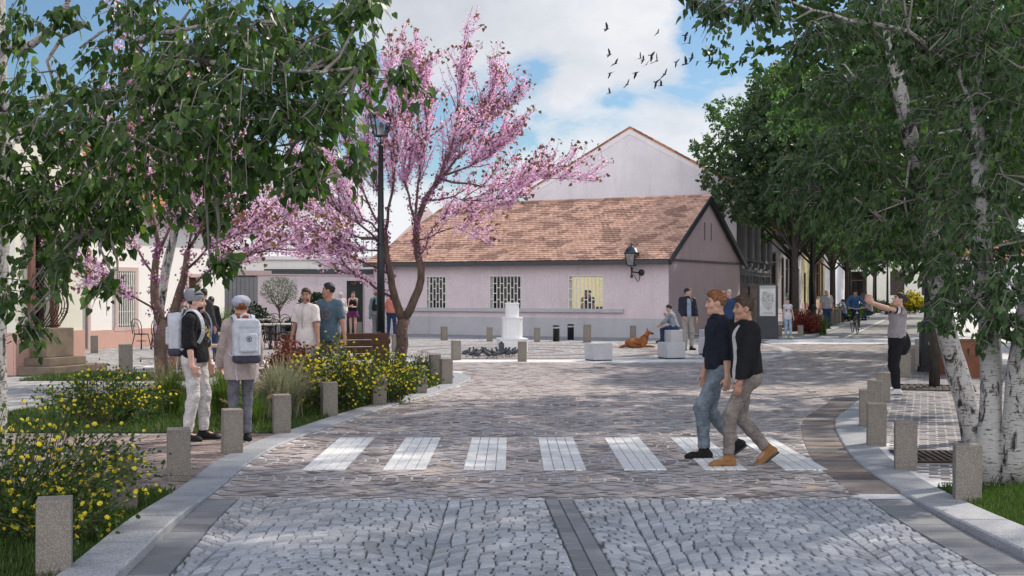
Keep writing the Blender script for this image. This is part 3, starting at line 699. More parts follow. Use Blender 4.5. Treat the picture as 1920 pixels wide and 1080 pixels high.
# a building closing the view of the street and the row on its right
def plain_block(name, label, origin, xdir, L, depth, eave, mat, holes, roofm, plinth=None, wmat=None):
    M4 = frame_at(origin, xdir); e = empty(name, (0, 0, 0), 0, label, 'building'); T = lambda x, yy, z: tuple(M4 @ Vector((x, yy, z)))
    w = MB(); wall_grid(w, M4, 0, L, 0, eave, holes, .2)
    w.quad(T(0, depth, 0), T(0, 0, 0), T(0, 0, eave), T(0, depth / 2, eave + 2.5), T(0, depth, eave)); w.quad(T(L, 0, 0), T(L, depth, 0), T(L, depth, eave), T(L, depth / 2, eave + 2.5), T(L, 0, eave)); w.quad(T(L, depth, 0), T(0, depth, 0), T(0, depth, eave), T(L, depth, eave)); w.build('wall', mat, e)
    for (x0, x1, z0, z1) in holes:
        f = empty('window'); f.parent = e; fr = MB()
        for q in ((x0, x0 + .08, z0, z1), (x1 - .08, x1, z0, z1), ((x0 + x1) / 2 - .03, (x0 + x1) / 2 + .03, z0, z1), (x0, x1, z0, z0 + .08), (x0, x1, z1 - .08, z1), (x0, x1, z0 + (z1 - z0) * .66, z0 + (z1 - z0) * .66 + .07)): fbox(fr, M4, q[0], q[1], .06, .12 + random.random() * .004, q[2], q[3])
        fr.build('frame', wmat or M['dark_wood'], f)
        gl = MB(); gl.quad(*[T(x, .14, z) for x, z in ((x0, z0), (x1, z0), (x1, z1), (x0, z1))]); gl.build('pane', M['glass'], f)
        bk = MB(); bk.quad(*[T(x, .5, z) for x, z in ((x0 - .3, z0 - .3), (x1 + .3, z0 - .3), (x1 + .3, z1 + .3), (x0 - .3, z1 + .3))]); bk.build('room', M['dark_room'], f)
    r = empty('roof'); r.parent = e; mb = MB(); sl = 2.5 / (depth / 2)
    mb.quad(T(-.3, depth + .3, eave - .05), T(-.3, depth / 2, eave + 2.56), T(L + .3, depth / 2, eave + 2.56), T(L + .3, depth + .3, eave - .05)); mb.quad(T(-.3, -.4, eave - .4 * sl + .06), T(L + .3, -.4, eave - .4 * sl + .06), T(L + .3, depth / 2, eave + 2.56), T(-.3, depth / 2, eave + 2.56)); mb.build('roof_deck', roofm, r)
    mb = MB(); tiles_on(mb, M4, (-.3, -.42, eave - .4 * sl + .09), (L + .3, -.42, eave - .4 * sl + .09), (L + .3, depth / 2, eave + 2.6), (-.3, depth / 2, eave + 2.6), .45, .36, .04); mb.build('tiles', roofm, r)
    mb = MB(); fbox(mb, M4, -.3, L + .3, -.5, -.41, eave - .4 * sl - .04, eave - .4 * sl + .09); fbox(mb, M4, 0, L, -.14, -.003, eave - .3, eave - .08); mb.build('cornice', M['pale_trim'], r)
    if plinth: mb = MB(); fbox(mb, M4, 0, L, -.04, 0, 0, plinth[1]); mb.build('plinth', plinth[0], e)
    return e, M4
plain_block('cream_street_end_house', 'cream house with a brown window closing the end of the tree lined street', (36.0, 150, 0), (1, -.2), 15, 9, 6.0, M['cream_stucco'], [(2, 5.2, .8, 4.0), (8, 9.6, 1.2, 4), (11.5, 13, 1.2, 4)], M['old_tile'])
plain_block('pale_blue_far_house', 'pale blue grey house at the far right end of the street', (51.3, 146, 0), (1, .05), 14, 9, 5.5, M['pale_trim'], [(2, 3.4, 1.2, 3.6), (6, 7.4, 1.2, 3.6), (10, 11.4, 1.2, 3.6)], M['old_tile'])
plain_block('lavender_side_house', 'lavender house glimpsed behind the birch foliage on the right', (34.5, 78, 0), (-.309, -.951), 44, 9, 5.2, M['pink_stucco'], [(3 + 4 * k, 4.3 + 4 * k, 1.3, 3.5) for k in range(10)], M['old_tile'], (M['plinth_stucco'], .7))
# ---------------------------------------------------------------- garden wall with gate, low building behind
gw = empty('pink_garden_wall', (0, 0, 0), 0, 'pink garden wall with coping joined to the left end of the house', 'wall')
WM = frame_at((-10.55, 48.3, 0), (4.85, 4.45)); WL = math.hypot(4.85, 4.45)
def wx(px): k = (px - 960) / F; o = WM.translation; ax = WM.to_3x3() @ Vector((1, 0, 0)); return (k * o.y - o.x) / (ax.x - k * ax.y)
g0, g1, d0, d1, s1 = wx(421), wx(484), wx(650), wx(684), wx(508)
mb = MB(); wall_grid(mb, WM, 0, WL, 0, 2.34, [(g0, g1, -.01, 2.32), (d0, d1, -.01, 2.15)], .25); T = lambda x, yy, z: tuple(WM @ Vector((x, yy, z)))
mb.quad(T(0, .3, 2.34), T(0, 0, 2.34), T(WL, 0, 2.34), T(WL, .3, 2.34)); mb.quad(T(WL, .3, 0), T(0, .3, 0), T(0, .3, 2.34), T(WL, .3, 2.34)); mb.build('wall', M['pink_stucco'], gw)
mb = MB(); fbox(mb, WM, 0, s1, -.05, .35, 2.343, 2.52); fbox(mb, WM, s1 + .004, WL, -.04, .34, 2.2, 2.3) if False else None; fbox(mb, WM, s1 + .004, WL, -.03, .33, 2.343, 2.40); mb.build('coping', M['pink_trim'], gw)
gt = empty('grey_gate', (0, 0, 0), 0, 'grey metal gate of vertical boards in the pink garden wall', 'gate')
mb = MB(); n = 8
for k in range(n):
    x0 = g0 + (g1 - g0) * k / n; x1 = g0 + (g1 - g0) * (k + 1) / n; fbox(mb, WM, x0 + .01, x1 - .01, .05, .09, .06, 2.28)
mb.build('boards', M['gate_grey'], gt); mb = MB(); fbox(mb, WM, g0, g1, .092, .12, .2, .3); fbox(mb, WM, g0, g1, .092, .12, 1.9, 2.0); fbox(mb, WM, g0, g1, .122, .13, .03, 2.3); mb.build('rails', M['dark_grey'], gt)
dr = empty('dark_door', (0, 0, 0), 0, 'dark green door in the pink garden wall behind the purple skirt', 'door')
mb = MB(); fbox(mb, WM, d0, d1, .14, .19, .02, 2.14); mb.build('door_leaf', M['door_green'], dr)
mb = MB(); mb.ball(WM @ Vector((d1 - .12, .10, 1.05)), .035); mb.bar(WM @ Vector((d1 - .12, .10, 1.05)), WM @ Vector((d1 - .24, .10, 1.05)), .02, .02); mb.build('handle', M['dark_grey'], dr)
bk = empty('low_white_building', (0, 0, 0), 0, 'low white building with a flat dark roof edge behind the garden wall', 'building')
BM_ = frame_at((-14.5, 53.5, 0), (9.6, 1.0)); mb = MB(); BX = 9.4
fbox(mb, BM_, 0, BX, 0, 6, 0, 3.05); mb.build('wall', M['white_stucco'], bk); mb = MB(); fbox(mb, BM_, 4.1, BX + .1, -.25, 6, 2.45, 2.66); mb.build('canopy', M['dark_grey'], bk); mb = MB(); fbox(mb, BM_, -.1, BX + .12, -.12, 6.1, 3.053, 3.2); mb.build('roof', M['pale_trim'], bk)
mb = MB(); 
for k in range(24): fbox(mb, BM_, .3 + k * .36, .33 + k * .36, .1, .13, 3.2, 4.0)
fbox(mb, BM_, 0, BX, .09, .14, 4.0, 4.05); mb.build('railing', M['black_metal'], bk)
plain_block('far_white_house', 'white house with an orange tiled roof far behind the blossom on the left', (-44, 74, 0), (1, -.12), 22, 10, 5.2, M['white_stucco'], [(3 + 4 * k, 4.4 + 4 * k, 1.6, 3.6) for k in range(5)], M['old_tile'])
# ---------------------------------------------------------------- white building on the left
wb = empty('white_facade_building', (0, 0, 0), 0, 'white rendered building with salmon plinth and orange roof along the left side', 'building')
WB = frame_at((-12.6, 38.5, 0), (.35, .94))
def bx(px): k = (px - 960) / F; o = WB.translation; ax = WB.to_3x3() @ Vector((1, 0, 0)); return (k * o.y - o.x) / (ax.x - k * ax.y)
x_d0, x_d1 = bx(112), bx(163); x_w0, x_w1 = bx(219), bx(252); x_s0, x_s1 = bx(352), bx(372); X0, X1, WE = -7.0, bx(421), 4.55
holes = [(x_d0, x_d1, 0.02, 2.75), (x_w0, x_w1, .62, 2.35), (x_s0, x_s1, .02, 2.2)]
mb = MB(); wall_grid(mb, WB, X0, X1, 0, WE, holes, .22); T = lambda x, yy, z: tuple(WB @ Vector((x, yy, z)))
mb.quad(T(X1, 0, 0), T(X1, 9, 0), T(X1, 9, WE), T(X1, 4.5, WE + 2.6), T(X1, 0, WE)); mb.quad(T(X0, 9, 0), T(X0, 0, 0), T(X0, 0, WE), T(X0, 4.5, WE + 2.6), T(X0, 9, WE)); mb.quad(T(X1, 9, 0), T(X0, 9, 0), T(X0, 9, WE), T(X1, 9, WE)); mb.build('wall', M['white_stucco'], wb)
mb = MB()
for a, b in ((X0, x_d0 - .12), (x_d1 + .12, x_s0), (x_s1, X1)): fbox(mb, WB, a, b, -.05, -.001, 0, .55)
mb.build('plinth', M['salmon_plinth'], wb)
dd = empty('door'); dd.parent = wb
mb = MB()
for q in ((x_d0 - .12, x_d0, 0, 2.87), (x_d1, x_d1 + .12, 0, 2.87), (x_d0, x_d1, 2.75, 2.87)): fbox(mb, WB, q[0], q[1], -.05, .06, q[2], q[3])
mb.build('surround', M['pink_trim'], dd)
mb = MB()
for z in (.05, .95, 1.75, 2.5): fbox(mb, WB, x_d0 + .001, x_d1 - .001, .07, .12, z - .03, z + .03)
for x in (x_d0 + .05, x_d1 - .05): fbox(mb, WB, x - .045, x + .045, .065, .125, .02, 2.74)
mb.build('frame', M['white_paint'], dd)
mb = MB(); mb.quad(*[T(x, .14, z) for x, z in ((x_d0, .02), (x_d1, .02), (x_d1, 2.74), (x_d0, 2.74))]); mb.build('pane', glass_mat('door_glass', (.4, .42, .45), .02, .35), dd)
mb = MB(); fbox(mb, WB, x_d0 - .3, x_d1 + .3, 1.2, 1.25, .02, 2.8); fbox(mb, WB, x_d1 - .25, x_d1 - .05, .3, .4, .05, 2.7); mb.build('room', M['dark_wood'], dd)
w = empty('window'); w.parent = wb; mb = MB()
for q in ((x_w0 - .13, x_w0 - .002, .62, 2.35), (x_w1 + .002, x_w1 + .13, .62, 2.35), (x_w0 - .13, x_w1 + .13, 2.352, 2.48), (x_w0 - .18, x_w1 + .18, .5, .618)): fbox(mb, WB, q[0], q[1], -.06, .0, q[2], q[3])
mb.build('surround', M['pink_trim'], w); mb = MB()
for k in range(9): x = x_w0 + (x_w1 - x_w0) * k / 8; fbox(mb, WB, x - .015, x + .015, -.06, -.035, .64, 2.34)
for z in (.7, 1.1, 1.5, 1.9, 2.28): fbox(mb, WB, x_w0, x_w1, -.034, -.015, z - .012, z + .012)
mb.build('grille', M['white_paint'], w)
mb = MB(); mb.quad(*[T(x, .16, z) for x, z in ((x_w0, .62), (x_w1, .62), (x_w1, 2.35), (x_w0, 2.35))]); mb.build('pane', M['glass'], w)
mb = MB(); mb.quad(*[T(x, .5, z) for x, z in ((x_w0 - .4, .4), (x_w1 + .4, .4), (x_w1 + .4, 2.6), (x_w0 - .4, 2.6))]); mb.build('room', M['dark_room'], w)
dd = empty('door'); dd.parent = wb; mb = MB(); fbox(mb, WB, x_s0, x_s1, .1, .15, .02, 2.2); mb.build('door_leaf', M['dark_wood'], dd)
mb = MB()
for q in ((x_s0 - .1, x_s0 - .002, .0, 2.2), (x_s1 + .002, x_s1 + .1, .0, 2.2), (x_s0 - .1, x_s1 + .1, 2.202, 2.32)): fbox(mb, WB, q[0], q[1], -.05, .0, q[2], q[3])
mb.build('surround', M['pink_trim'], dd)
r = empty('roof'); r.parent = wb; mb = MB(); sl = 2.6 / 4.5
mb.quad(T(X0, -.5, WE - .2), T(X1 + .2, -.5, WE - .2), T(X1 + .2, 4.5, WE + 2.66), T(X0, 4.5, WE + 2.66)); mb.quad(T(X1 + .2, 9.3, WE), T(X0, 9.3, WE), T(X0, 4.5, WE + 2.66), T(X1 + .2, 4.5, WE + 2.66)); mb.build('roof_deck', M['old_tile'], r)
mb = MB(); tiles_on(mb, WB, (X0, -.52, WE - .17), (X1 + .2, -.52, WE - .17), (X1 + .2, 4.5, WE + 2.7), (X0, 4.5, WE + 2.7), .3, .28, .03); mb.build('tiles', M['old_tile'], r)
mb = MB(); fbox(mb, WB, X0, X1 + .2, -.60, -.51, WE - .32, WE - .19); fbox(mb, WB, X0, X1, -.3, -.002, WE - .62, WE - .34); mb.build('cornice', M['pink_trim'], r)
# projecting wing with belly grille on a stone pedestal
wg = empty('cream_wing_building', (0, 0, 0), 0, 'cream wing with salmon plinth projecting at the left edge behind the birch', 'building')
NM = frame_at((-10.25, 26.4, 0), (.35, .94)); T = lambda x, yy, z: tuple(NM @ Vector((x, yy, z)))
mb = MB(); wall_grid(mb, NM, 0, 2.1, 0, 5.0, [(.50, 1.05, 1.0, 3.6)], .2); mb.quad(T(0, 6, 0), T(0, 0, 0), T(0, 0, 5), T(0, 6, 5)); mb.quad(T(2.1, 0, 0), T(2.1, 6, 0), T(2.1, 6, 5), T(2.1, 0, 5)); mb.quad(T(0, 0, 5), T(2.1, 0, 5), T(2.1, 6, 5), T(0, 6, 5)); mb.build('wall', M['cream_stucco'], wg)
mb = MB(); fbox(mb, NM, -.04, 2.12, -.05, -.001, 0, .88); fbox(mb, NM, -.05, -.001, 0, 6, 0, .88); mb.build('plinth', M['salmon_plinth'], wg)
mb = MB(); fbox(mb, NM, .36, .49, -.1, .02, .95, 3.7); fbox(mb, NM, 1.06, 1.19, -.1, .02, .95, 3.7); fbox(mb, NM, .30, 1.25, -.13, .0, 3.703, 3.9); mb.build('surround', pmat('red_stone', (.20, .09, .07), (.15, .07, .055), 4, .8, .3), wg)
mb = MB(); fbox(mb, NM, .2, 2.3, -.12, 6.1, 5.003, 5.15); mb.build('cornice', M['pink_trim'], wg)
w = empty('window'); w.parent = wg; mb = MB(); mb.quad(*[T(x, .15, z) for x, z in ((.5, 1.0), (1.05, 1.0), (1.05, 3.6), (.5, 3.6))]); mb.build('pane', M['glass'], w)
mb = MB(); mb.quad(*[T(x, .4, z) for x, z in ((.3, .8), (1.3, .8), (1.3, 3.8), (.3, 3.8))]); mb.build('room', pmat('brown_shutter', (.07, .035, .025), (.05, .03, .02), 5, .6, .1), w)
mb = MB()
def belly(z): u = (z - .98) / 1.25; return .08 + .42 * max(0, math.sin(math.pi * min(1, u * .9 + .12))) ** 1.5 * (1.15 - .55 * u)
for k in range(9):
    x = .42 + .70 * k / 8; mb.tube([T(x, -belly(.98 + 1.25 * i / 14) * (1 if 0 < k < 8 else .9), .98 + 1.25 * i / 14) for i in range(15)], .012, 5)
for z in (1.0, 1.75, 2.2): mb.tube([T(.42, 0, z), T(.42, -belly(z), z), T(1.12, -belly(z), z), T(1.12, 0, z)], .014, 5)
for sx in (.6, .94):
    mb.tube([T(sx + .12 * (1 - i / 30) * math.cos(i * .42), -belly(1.3) - .02, 1.28 + .12 * (1 - i / 30) * math.sin(i * .42)) for i in range(30)], .010, 4)
mb.build('grille', M['iron_rust'], w)
M['pedestal_stone'] = pmat('weathered_stone', (.20, .155, .115), (.13, .10, .08), 3, .9, .4, 40, .01)
mb = MB(); fbox(mb, NM, .36, 1.2, -.50, -.06, .36, .96); fbox(mb, NM, .2, 1.35, -.70, -.06, .19, .355); fbox(mb, NM, .0, 1.7, -.98, -.06, .0, .185)
o = mb.build('stone_pedestal', M['pedestal_stone'], None, False, .012); tag(o, 'weathered brown stone block on two steps under the curved window grille', 'pedestal')
# ================================================================ STREET FURNITURE
def single(mb, name, mat, label, cat, group=None, loc=(0, 0, 0), rz=0, bevel=0, smooth=False, seg=2):
    o = mb.build(name, mat, None, smooth, bevel, seg); o.location = loc; o.rotation_euler = (0, 0, rz); return tag(o, label, cat, group)
# stone bollards: one mesh, many copies
mb = MB(); mb.box((0, 0, .22), (.205, .205, .54)); bol0 = mb.build('stone_bollard', M['bollard'], None, False, .008)
BOL = [
 (102, 1085, 1, 'nearest grey stone bollard at the lower left corner beside the yellow shrub'),
 (232, 962, 1, 'grey stone bollard half hidden by yellow flowering branches at the left kerb'),
 (335, 903, 1, 'grey stone bollard in front of the man with the white backpack'),
 (435, 853, 1, 'grey stone bollard in front of the legs of the woman in the pale beret'),
 (528, 815, 1, 'grey stone bollard standing before the pale feathery grass clump'),
 (617, 783, 1, 'grey stone bollard at the kerb left of the flowering shrub\'s foot'),
 (710, 762, .95, 'grey stone bollard buried in yellow flowers below the lamp post'),
 (787, 740, 1, 'grey stone bollard right beside the foot of the blossoming tree'),
 (836, 722, 1, 'grey stone bollard at the rounded tip of the planted island'),
 (815, 711, 1, 'grey stone bollard behind the one at the tip of the planted island'),
 (855, 675, 1, 'grey stone bollard immediately left of the pigeons'),
 (979, 678, 1.02, 'grey stone bollard in front of the right edge of the white pedestal'),
 (833, 638, 1, 'grey stone bollard below the leftmost window of the pink house'),
 (918, 640, 1, 'grey stone bollard left of the white pedestal near the house'),
 (1007, 641, 1, 'grey stone bollard between the white pedestal and the black posts'),
 (1101, 642, 1.25, 'grey stone bollard right of the two black posts'),
 (1187, 636, 1, 'grey stone bollard behind the dog near the pink wall'),
 (673, 627, 1, 'grey stone bollard beside the legs of the woman in the purple skirt'),
 (742, 659, 1, 'grey stone bollard between the lamp post and the blossoming tree trunk'),
 (236, 706, 1.35, 'tall grey stone bollard on the sunny pavement left of the birch'),
 (177, 662, 1, 'grey stone bollard beside the white building\'s glass door'),
 (1813, 945, 1, 'large grey stone bollard on the grass beside the birch trunks'),
 (1698, 884, 1, 'grey stone bollard at the inner curve of the right kerb'),
 (1643, 838, 1, 'third nearest grey stone bollard along the right kerb'),
 (1627, 803, 1, 'grey stone bollard where the right kerb bends back to the street'),
 (1641, 780, 1, 'grey stone bollard just past the bend of the right kerb'),
 (1656, 757, 1, 'grey stone bollard left of the white shoes of the woman with raised arms'),
 (1676, 726, 1, 'grey stone bollard behind the legs of the woman with raised arms'),
 (1697, 709, 1, 'grey stone bollard right behind the woman with the black bag'),
 (1706, 698, 1, 'second grey stone bollard beyond the woman with the black bag'),
 (1714, 688, 1, 'grey stone bollard left of the dark foot of the right lamp post'),
 (1724, 671, 1, 'grey stone bollard before the far lamp foot in the right row'),
 (1731, 659, 1, 'grey stone bollard third from the far end of the right row'),
 (1736, 650, 1, 'grey stone bollard second from the far end of the right row'),
 (1740, 642, 1, 'grey stone bollard at the far end of the right row'),
 (1460, 635, 1, 'grey stone bollard left of the girl, at the foot of the map board'),
 (1501, 635, 1, 'grey stone bollard right of the girl in the white top'),
]
for k, (px, py, s, lab) in enumerate(BOL):
    o = bol0 if k == 0 else bol0.copy()
    if k: COL.objects.link(o)
    p = G(px, py); o.location = p; o.rotation_euler = (random.uniform(-.012, .012), random.uniform(-.012, .012), R(18 if px < 900 else (-14 if px > 1500 else 3)) + random.uniform(-.05, .05)); o.scale = (max(1, s * .95), max(1, s * .95), s)
    tag(o, lab, 'bollard', 'stone bollards along kerbs and square')
for k in range(9):
    o = bol0.copy(); COL.objects.link(o); y = 51.0 + k * 2.3; o.location = (11.15 + .341 * (y - 47.5) - .75, y, .06); o.rotation_euler = (0, 0, R(-19)); o.scale = (1.5, 1.5, 1.25)
    tag(o, 'grey stone bollard in the close row before the café tables in the street', 'bollard', 'stone bollards along the left street kerb')
# black round posts
for k, px in enumerate((1043, 1070)):
    mb = MB(); mb.lathe([(.115, 0), (.115, .44), (.12, .445)], 16); o = empty('black_post', G(px, 640 - k * 3), 0, ('black round metal post with a pale ring, the left of the pair', 'black round metal post with a pale ring, the right of the pair')[k], 'bollard', 'black round posts before the house')
    mb.build('post', M['black_metal'], o, True); mb = MB(); mb.lathe([(.118, .445), (.118, .50)], 16); mb.build('ring', M['cube'], o, True); mb = MB(); mb.lathe([(.12, .50), (.12, .54), (.09, .56), (0.001, .565)], 16); mb.build('cap', M['black_metal'], o, True)
# pale granite cubes
CUBES = [(1122, 676, 25, .52, .44, 'pale granite cube seat nearest the road, left of the sitting man'), (1259, 672, 22, .53, .42, 'pale granite cube seat in front of the standing man'), (1333, 665, 15, .52, .46, 'pale granite cube seat half hidden behind the walking pair'), (1266, 643, 20, .62, .44, 'pale granite cube seat carrying the sitting man'), (1330, 640, 10, .55, .4, 'farther pale granite cube seat peeking out behind the walking pair')]
cubes = []
for px, py, a, w, h, lab in CUBES:
    mb = MB(); mb.box((0, 0, h / 2 + .015), (w, w, h - .03)); o = empty('cube_seat', G(px, py), R(a), lab, 'stone seat', 'granite cube seats on the square'); mb.build('seat', M['cube'], o, False, .006)
    mb = MB(); mb.box((0, 0, .018), (w - .03, w - .03, .03)); mb.build('base', M['dark_grey'], o); cubes.append(o)
# white stepped pedestal
ped = empty('white_pedestal', (SQ[0] + .0, 36.6, 0), R(8), 'white stepped stone pedestal with chamfered corners standing empty on the square', 'pedestal')
def cham(w, c): a = w / 2; return [(-a + c, -a), (a - c, -a), (a, -a + c), (a, a - c), (a - c, a), (-a + c, a), (-a, a - c), (-a, -a + c)]
for nm, w, c, z0, z1 in (('base', .80, .03, 0, .39), ('middle_block', .56, .10, .39, .99), ('top_block', .37, .07, .99, 1.40)):
    mb = MB(); mb.prism(cham(w, c), z0, z1 - .04); mb.prism(cham(w + .025, c), z1 - .04, z1); mb.build(nm, M['white_stone'], ped, False, .006)
# information board with a town map
tot = empty('map_board', G(1439, 636), R(-8), 'dark grey information board with a town map beside the girl', 'sign')
mb = MB(); pr = [(-.37, 0), (.37, 0), (.37, 1.86)] + [(.37 - .14 + .14 * math.cos(a), 1.86 + .14 * math.sin(a)) for a in np.linspace(.2, 1.57, 6)] + [(-.37, 2.0)]
mb.prism(pr, -.09, .09); mb.v = [(x, z, y) for x, y, z in mb.v]; mb.build('panel', M['dark_grey'], tot, False, .006)
mb = MB(); mb.quad((-.28, -.093, .84), (.28, -.093, .84), (.28, -.093, 1.93), (-.28, -.093, 1.93)); ps = mb.build('poster', pmat('poster_paper', (.66, .67, .66), None, 2, .5, 0), tot)
ink = pmat('poster_ink', (.16, .16, .17), None, 2, .6, 0)
out = [(-.16, 1.72), (-.10, 1.69), (.0, 1.70), (.05, 1.62), (.12, 1.65), (.20, 1.60), (.18, 1.45), (.21, 1.40), (.14, 1.28), (.13, 1.15), (.02, 1.03), (-.06, 1.13), (-.14, 1.22), (-.21, 1.35), (-.19, 1.48)]
mb = MB()
for i in range(len(out)):
    a, b = out[i], out[(i + 1) % len(out)]; mb.bar((a[0], -.0965, a[1]), (b[0], -.0965, b[1]), .016, .003, (0, 1, 0)) if False else mb.tube([(a[0], -.095, a[1]), (b[0], -.095, b[1])], .007, 4)
def inside_poly(x, y):
    c = False
    for i in range(len(out)):
        a, b = out[i], out[(i + 1) % len(out)]
        if (a[1] > y) != (b[1] > y) and x < (b[0] - a[0]) * (y - a[1]) / (b[1] - a[1]) + a[0]: c = not c
    return c
rr = random.Random(3)
for k in range(420):
    x, z = rr.uniform(-.2, .2), rr.uniform(1.05, 1.7); a = rr.choice((.35, .35 + 1.57, .9)); L = rr.uniform(.02, .06)
    x2, z2 = x + L * math.cos(a), z + L * math.sin(a)
    if inside_poly(x, z) and inside_poly(x2, z2): mb.tube([(x, -.0945, z), (x2, -.0945, z2)], .0032, 4, False)
mb.build('map_drawing', ink, ps)
mb = MB()
x = -.19
while x < .19:
    w = rr.uniform(.012, .03); 
    if rr.random() > .18: mb.box((x + w / 2, -.0945, .945), (w * .7, .002, .03))
    x += w
mb.box((0, -.0945, .885), (.54, .002, .006)); mb.build('caption', ink, ps)
mb = MB(); mb.box((0, -.0945, 1.87), (.54, .002, .09)); mb.build('header_band', pmat('header_grey', (.42, .43, .42), None, 2, .6, 0), ps)
# lanterns
def lantern(parent, z, s=1.0, c=(0, 0)):
    l = empty('lantern', (c[0], c[1], z)); l.parent = parent; k = s
    mb = MB(); b, t, h = .16 * k, .27 * k, .42 * k
    for i in range(4):
        a = math.pi / 4 + i * math.pi / 2; a2 = a + math.pi / 2
        p = lambda r, an, zz: (r * math.cos(an), r * math.sin(an), zz)
        mb.bar(p(b, a, 0), p(t, a, h), .022 * k, .022 * k); mb.bar(p(b, a, 0), p(b, a2, 0), .03 * k, .03 * k); mb.bar(p(t, a, h), p(t, a2, h), .035 * k, .03 * k)
    for i in range(3): a = i * 2.1; mb.tube([(.02, 0, -.16 * k), (.09 * k * math.cos(a), .09 * k * math.sin(a), -.02)], .010 * k, 5)
    mb.build('frame', M['black_metal'], l)
    mb = MB(); mb.lathe([(.30 * k, h), (.25 * k, h + .05 * k), (.20 * k, h + .16 * k), (.10 * k, h + .23 * k), (.04 * k, h + .26 * k), (.035 * k, h + .30 * k), (.05 * k, h + .33 * k), (.001, h + .37 * k)], 16); mb.build('roof_cap', pmat('lantern_cap', (.03, .035, .05), (.05, .06, .08), 8, .35, .03, metal=.5) if 'lantern_cap' not in bpy.data.materials else bpy.data.materials['lantern_cap'], l, True)
    mb = MB()
    for i in range(4):
        a = math.pi / 4 + i * math.pi / 2; a2 = a + math.pi / 2; p = lambda r, an, zz: (r * math.cos(an), r * math.sin(an), zz)
        mb.quad(p(b * .98, a, .01), p(b * .98, a2, .01), p(t * .98, a2, h), p(t * .98, a, h))
    mb.build('pane', M['lamp_glass'], l); mb = MB(); mb.lathe([(.03 * k, 0), (.035 * k, .1 * k), (.05 * k, .2 * k), (.02 * k, .3 * k)], 8); mb.build('bulb', M['white_paint'], l, True)
    return l
M['lamp_glass'] = glass_mat('lamp_glass', (.8, .85, .9), .05, .3)
def lamp_post(loc, H, label, s=1.0, group='lamp posts along the street'):
    e = empty('street_lamp', loc, R(20), label, 'street lamp', group)
    mb = MB(); mb.lathe([(.20 * s, 0), (.20 * s, .10), (.17 * s, .13), (.17 * s, .75 * s), (.20 * s, .78 * s), (.20 * s, .84 * s), (.14 * s, .88 * s), (.10 * s, .97 * s)], 12); mb.build('base', M['black_metal'], e)
    mb = MB(); mb.lathe([(.085 * s, .95 * s), (.075 * s, H * .5), (.07 * s, H * .5 + .01), (.085 * s, H * .5 + .03), (.07 * s, H * .5 + .06), (.05 * s, H - .72 * s), (.07 * s, H - .70 * s), (.04 * s, H - .64 * s)], 12); mb.build('pole', M['black_metal'], e, True)
    lantern(e, H - .80 * s + .30 * s - .02, s * .92); return e
lamp_post((XA(714, 24.2), 24.2, .02), ZA(205, 24.2) - .03, 'tall black lamp post with a four sided lantern beside the pink blossoming tree', .95, None)
o = lamp_post(G(1741, 697, .02), 5.0, 'black lamp post with a stepped foot in front of the right bollard row', 1.15)
lamp_post((XA(1523, 62), 62, .03), 6.6, 'thin black lamp post in front of the yellow street house', 1.1)
lamp_post((XA(1594, 88), 88, .03), 5.5, 'black lamp post behind the cyclist against the white house', 1)
lamp_post((XA(1642, 104), 104, .03), 5.5, 'black lamp post deep in the street right of the cyclist', 1)
lamp_post((XA(1664, 92), 92, .03), 4.6, 'far black lamp post with its lantern visible below the tree crowns', 1)
# lantern on the house wall
p = FM @ Vector((hx_of(1203), 0, 0)); yw = p.y - .25
wl = empty('wall_lamp', (p.x, p.y, ZA(511, yw)), R(-27), 'black wall lantern on a curved bracket near the right corner of the pink house', 'wall lamp')
mb = MB(); mb.ball((0, -.03, 0), (.12, .05, .12), 14, 8); mb.build('wall_plate', M['black_metal'], wl, True)
mb = MB(); mb.tube([(0, -.05, 0), (-.12, -.2, .0), (-.26, -.3, .03)], .028, 7); mb.tube([(-.04, -.06, -.05), (-.06, -.1, -.28), (-.10, -.14, -.33), (-.16, -.2, -.2), (-.22, -.27, -.05)], .014, 6); mb.lathe([(.03, -.2), (.06, -.16), (.06, -.12), (.035, -.08), (.035, .2)], 8, (-.27, -.31, 0)); mb.build('bracket', M['black_metal'], wl, True)
lantern(wl, .26, 1.05, (-.27, -.31))
# benches: corten trestles under timber tops
def bench_planter(name, loc, rz, L, label, h=.48, w=.5):
    e = empty(name, loc, rz, label, 'bench'); mb = MB()
    for k in range(4): mb.box((0, -w / 2 + (k + .5) * w / 4, h), (L, w / 4 - .012, .06))
    mb.build('seat', M['wood'], e, False, .004)
    for sx in (-1, 1):
        mb = MB(); x0, x1 = sx * (L / 2 - .02), sx * (L / 2 - .45)
        pr = [(min(x0, x1) + (.14 if sx < 0 else .0), 0), (max(x0, x1) - (.14 if sx > 0 else 0), 0), (max(x0, x1), h - .035), (min(x0, x1), h - .035)]
        mb.prism(pr, -w / 2 + .02, w / 2 - .02); mb.v = [(x, z, y) for x, y, z in mb.v]; mb.build('support', M['corten'], e)
    return e
bench_planter('timber_bench', (-6.75, 28.6, .02), R(12), 2.2, 'timber topped bench behind the pair with backpacks, nearer of two', .5, .6)
bench_planter('timber_bench', (-7.9, 33.5, .0), R(5), 2.4, 'timber topped bench behind the pair with backpacks, farther of two', .62, .6)
bench_planter('timber_bench', (9.3, 26.6, .02), R(-12), 1.2, 'timber topped corten bench on the right footway behind the birch trunk', .62, .5)
e = empty('backrest_bench', (-3.05, 22.4, .02), R(200), 'brown wooden bench with a high backrest behind the yellow flowering shrub', 'bench'); mb = MB()
for k in range(4): mb.box((0, .05 + k * .11, .44), (1.9, .10, .035))
mb.build('seat', M['dark_wood'], e, False, .003); mb = MB()
for k in range(4): mb.box((0, -.05 - k * .03, .56 + k * .12), (1.9, .03, .11), M=Matrix.Rotation(R(-14), 3, 'X'))
